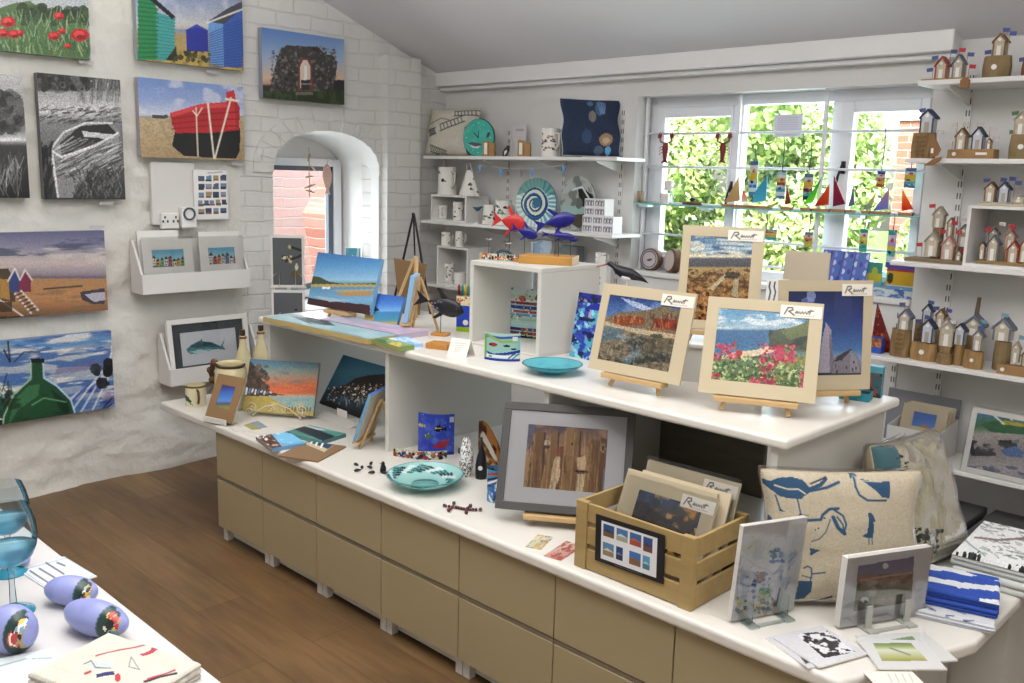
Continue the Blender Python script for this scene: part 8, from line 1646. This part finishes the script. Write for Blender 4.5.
a = P(882, 345, y=4.08); t = thing('glass_sail', 'tall dark red triangular glass sail at the left end of the fourth shelf', 'glass', (a.x, 4.09, D_)); hh = P(877, 303, y=4.09).z-D_
m = MB(); p = Pic(24, 44, '#7c2020'); p.noise('#b04428', 3, 8, .55, .65, .8); p.noise('#c89040', 4, 10, .66, .72, .9); art_grid(m, p, lambda u, v: (-.055+.11*(u*v)+.012*(1-v), -.003, (1-v)*hh)); art_grid(m, p, lambda u, v: (-.055+.11*((1-u)*v)+.012*(1-v), .003, (1-v)*hh)); m.build('sail', artmat('bright_glass', .1, clear=.3), t)
t = thing('glass_block', 'small orange and blue glass block before the dark red sail', 'glass', (P(874, 350, y=4.02).x, 4.02, D_)); p = Pic(20, 22, '#c07840'); p.rect(0, 1, 0, .15, '#4c7ca8'); p.rect(0, 1, .6, 1, '#2c50b0'); p.noise('#803428', 4, 4, .5, .6, .9, p.Y < .6); art_slab('block', p, .06, P(874, 334, y=4.02).z-P(874, 350, y=4.02).z, .04, t, art=ARTGLOSS, edge=mat('royal_blue', '#1c44b4', .35))
# lowest shelf: box of prints, wrapped prints, slate sheets
c = P(922, 458, y=4.0)
x0, x1 = P(885, 447, y=3.99).x, P(937, 460, y=3.99).x; hb2 = .13
t = thing('print_box', 'white box of prints on the lowest right shelf', 'box', ((x0+x1)/2, 3.99, E_)); w = (x1-x0)/2; bm2 = mat('file_box_white', '#d0ceca', .5)
MB().box(-w, w, 0, .004, 0, hb2).build('front_board', bm2, t); MB().box(-w, w, .216, .22, 0, hb2+.03).build('back_board', bm2, t); MB().box(-w, w, .0042, .2158, 0, .004).build('bottom', bm2, t)
for s in (-1, 1): MB().prism([(.0042, .0042), (.2158, .0042), (.2158, hb2+.03), (.0042, hb2)], s*(w-.002)-.002, s*(w-.002)+.002, 'x').build('side_board', bm2, t)
def rock(p): p.grad([(418, '#2c6cc0'), (432, '#5c98dc')]); p.poly([(913, 431), (918, 426), (924, 424), (930, 428), (935, 433), (935, 436), (913, 434)], '#a8846c'); p.grain(.05)
for k in range(3):
    cc = Vector(((x0+x1)/2+.004*k, 3.99+.07+.03*k, E_+.006)); l = .30; M = fm(cc, 0, l)
    mounted(M, cc, 0, -l, w*2-.03, .215, (.05, .045, .12, .03), ['cream mounted print of a pink rock in the white box', 'cream mount just behind the pink rock print', 'rear cream mount in the white print box'][k], rock if k == 0 else (lambda p: p.put(p.X*0+1, '#c8c0b0')), 'prints in the white box', film=(k == 0))
c, yaw, wv, h, l = fit((961, 470), (1040, 488), (973, 407), E_+.002, math.radians(14))
def landsc(p):
    p.grad([(404, '#7c98c0'), (415, '#5c90b0'), (425, '#48885c'), (434, '#c0b8b0'), (450, '#a8a0a0'), (470, '#b0acac'), (484, '#888898')]); p.poly([(980, 424), (1000, 420), (1024, 426), (1040, 432), (1040, 436), (990, 432)], '#3c8050'); p.poly([(1004, 420), (1024, 424), (1024, 427), (1000, 424)], '#c8b838'); p.noise('#3c4048', 8, 6, .5, .6, .8, (p.Y > 440) & (p.Y < 456)); p.poly([(1000, 450), (1016, 446), (1024, 452), (1022, 458), (1006, 456)], '#6888b8'); p.noise('#54587c', 9, 12, .52, .62, .8, p.Y > 466); p.line([(985, 408), (1004, 424)], 1, '#f0f4f4'); p.line([(1000, 410), (1012, 420)], .8, '#f0f4f4'); p.grain(.12)
M = fm(c, yaw, l); mounted(M, c, yaw, -l, wv, h, (.02, .02, .02, .02), 'large wrapped colourful coastal print on the lowest right shelf', landsc, mm=white_mount, film=True)
n = Vector((-math.sin(yaw), math.cos(yaw), 0)); M = fm(c+n*.02, yaw, l); mounted(M, c+n*.02, yaw, -l, wv, h*.99, (.02, .02, .02, .02), 'second wrapped print behind the coastal print', lambda p: p.put(p.X*0+1, '#8c9484'), mm=white_mount)
t = thing('slate_sheet', 'dark grey sheet leaning on the wall behind the white print box', 'board', (P(915, 420, y=4.22).x+.02, 4.235, E_), 0, rx=-.03); MB().box(-.16, .16, 0, .006, 0, .24).build('sheet', mat('grey_sheet', '#85858b', .6), t)
# grey storage boxes on the floor under the lowest shelf
gb = mat('storage_grey', '#4c4a4a', .6); gl = mat('storage_lid', '#5a5858', .5)
for k, (x0, x1) in enumerate(((-1.62, -1.16), (-1.13, -.62), (-.59, -.1))):
    t = thing('storage_box', 'dark grey lidded storage box on the floor, %s under the lowest shelf' % ['leftmost', 'middle one', 'rightmost'][k], 'box', ((x0+x1)/2, 3.62, 0)); w = (x1-x0)/2
    MB().prism([(-w+.02, 0), (w-.02, 0), (w-.008, .25), (-w+.008, .25)], 0.0, .58, 'y').build('body', gb, t, bevel=.006); MB().box(-w, w, -.008, .588, .2505, .285).build('lid', gl, t, bevel=.006)
# ------------------------------------------------------------ light
wd = bpy.data.worlds.new('world'); SC.world = wd; wd.use_nodes = True; nt = wd.node_tree
bg = nt.nodes['Background']; sky = nt.nodes.new('ShaderNodeTexSky'); sky.sky_type = 'NISHITA'; sky.sun_disc = False
sky.sun_elevation = math.radians(50); sky.sun_rotation = math.radians(200); sky.air_density = 1.2; sky.dust_density = 3
nt.links.new(sky.outputs[0], bg.inputs[0]); bg.inputs[1].default_value = .9
sn = bpy.data.lights.new('sun', 'SUN'); sn.energy = 11; sn.angle = .02; so = bpy.data.objects.new('sun', sn); COL.objects.link(so)
so.rotation_euler = (math.radians(42), 0, math.radians(-155+180)); sn.color = (1, .96, .88)
def area(name, loc, sx, sy, e, rot=(0, 0, 0), col=(1, .985, .965)):
    l = bpy.data.lights.new(name, 'AREA'); l.shape = 'RECTANGLE'; l.size = sx; l.size_y = sy; l.energy = e; l.color = col
    o = bpy.data.objects.new(name, l); COL.objects.link(o); o.location = loc; o.rotation_euler = rot; return o
area('room_fill', (-1.5, .6, 2.85), 2.4, .8, 26)  # added fill light for the room
area('ceiling_fill', (-1.7, 1.3, 2.15), 3.6, 1.4, 128, (PI, 0, 0))  # added fill aimed upwards to brighten the ceiling, no real fitting
area('room_fill', (-3.0, 1.5, 2.9), 1.6, .6, 9)  # another added fill, over the left side of the room
area('room_fill', (.3, 1.6, 2.75), 1.0, .8, 22)  # added fill that lifts the darker right end
area('window_fill', (-2.35, 4.62, 1.6), 1.6, 1.0, 46, (math.radians(-90), 0, 0), (.85, .92, 1))  # added area light that boosts the daylight at the long window
area('window_fill', (-5.42, 3.4, 1.3), .7, .6, 14, (0, math.radians(-90), 0), (.9, .95, 1))  # the same added boost outside the niche window
vs_ = SC.view_settings; SC.display_settings.display_device = 'sRGB'
vs_.view_transform = 'Standard'; vs_.look = 'None'; vs_.gamma = 1; vs_.use_curve_mapping = False; vs_.exposure = -.1
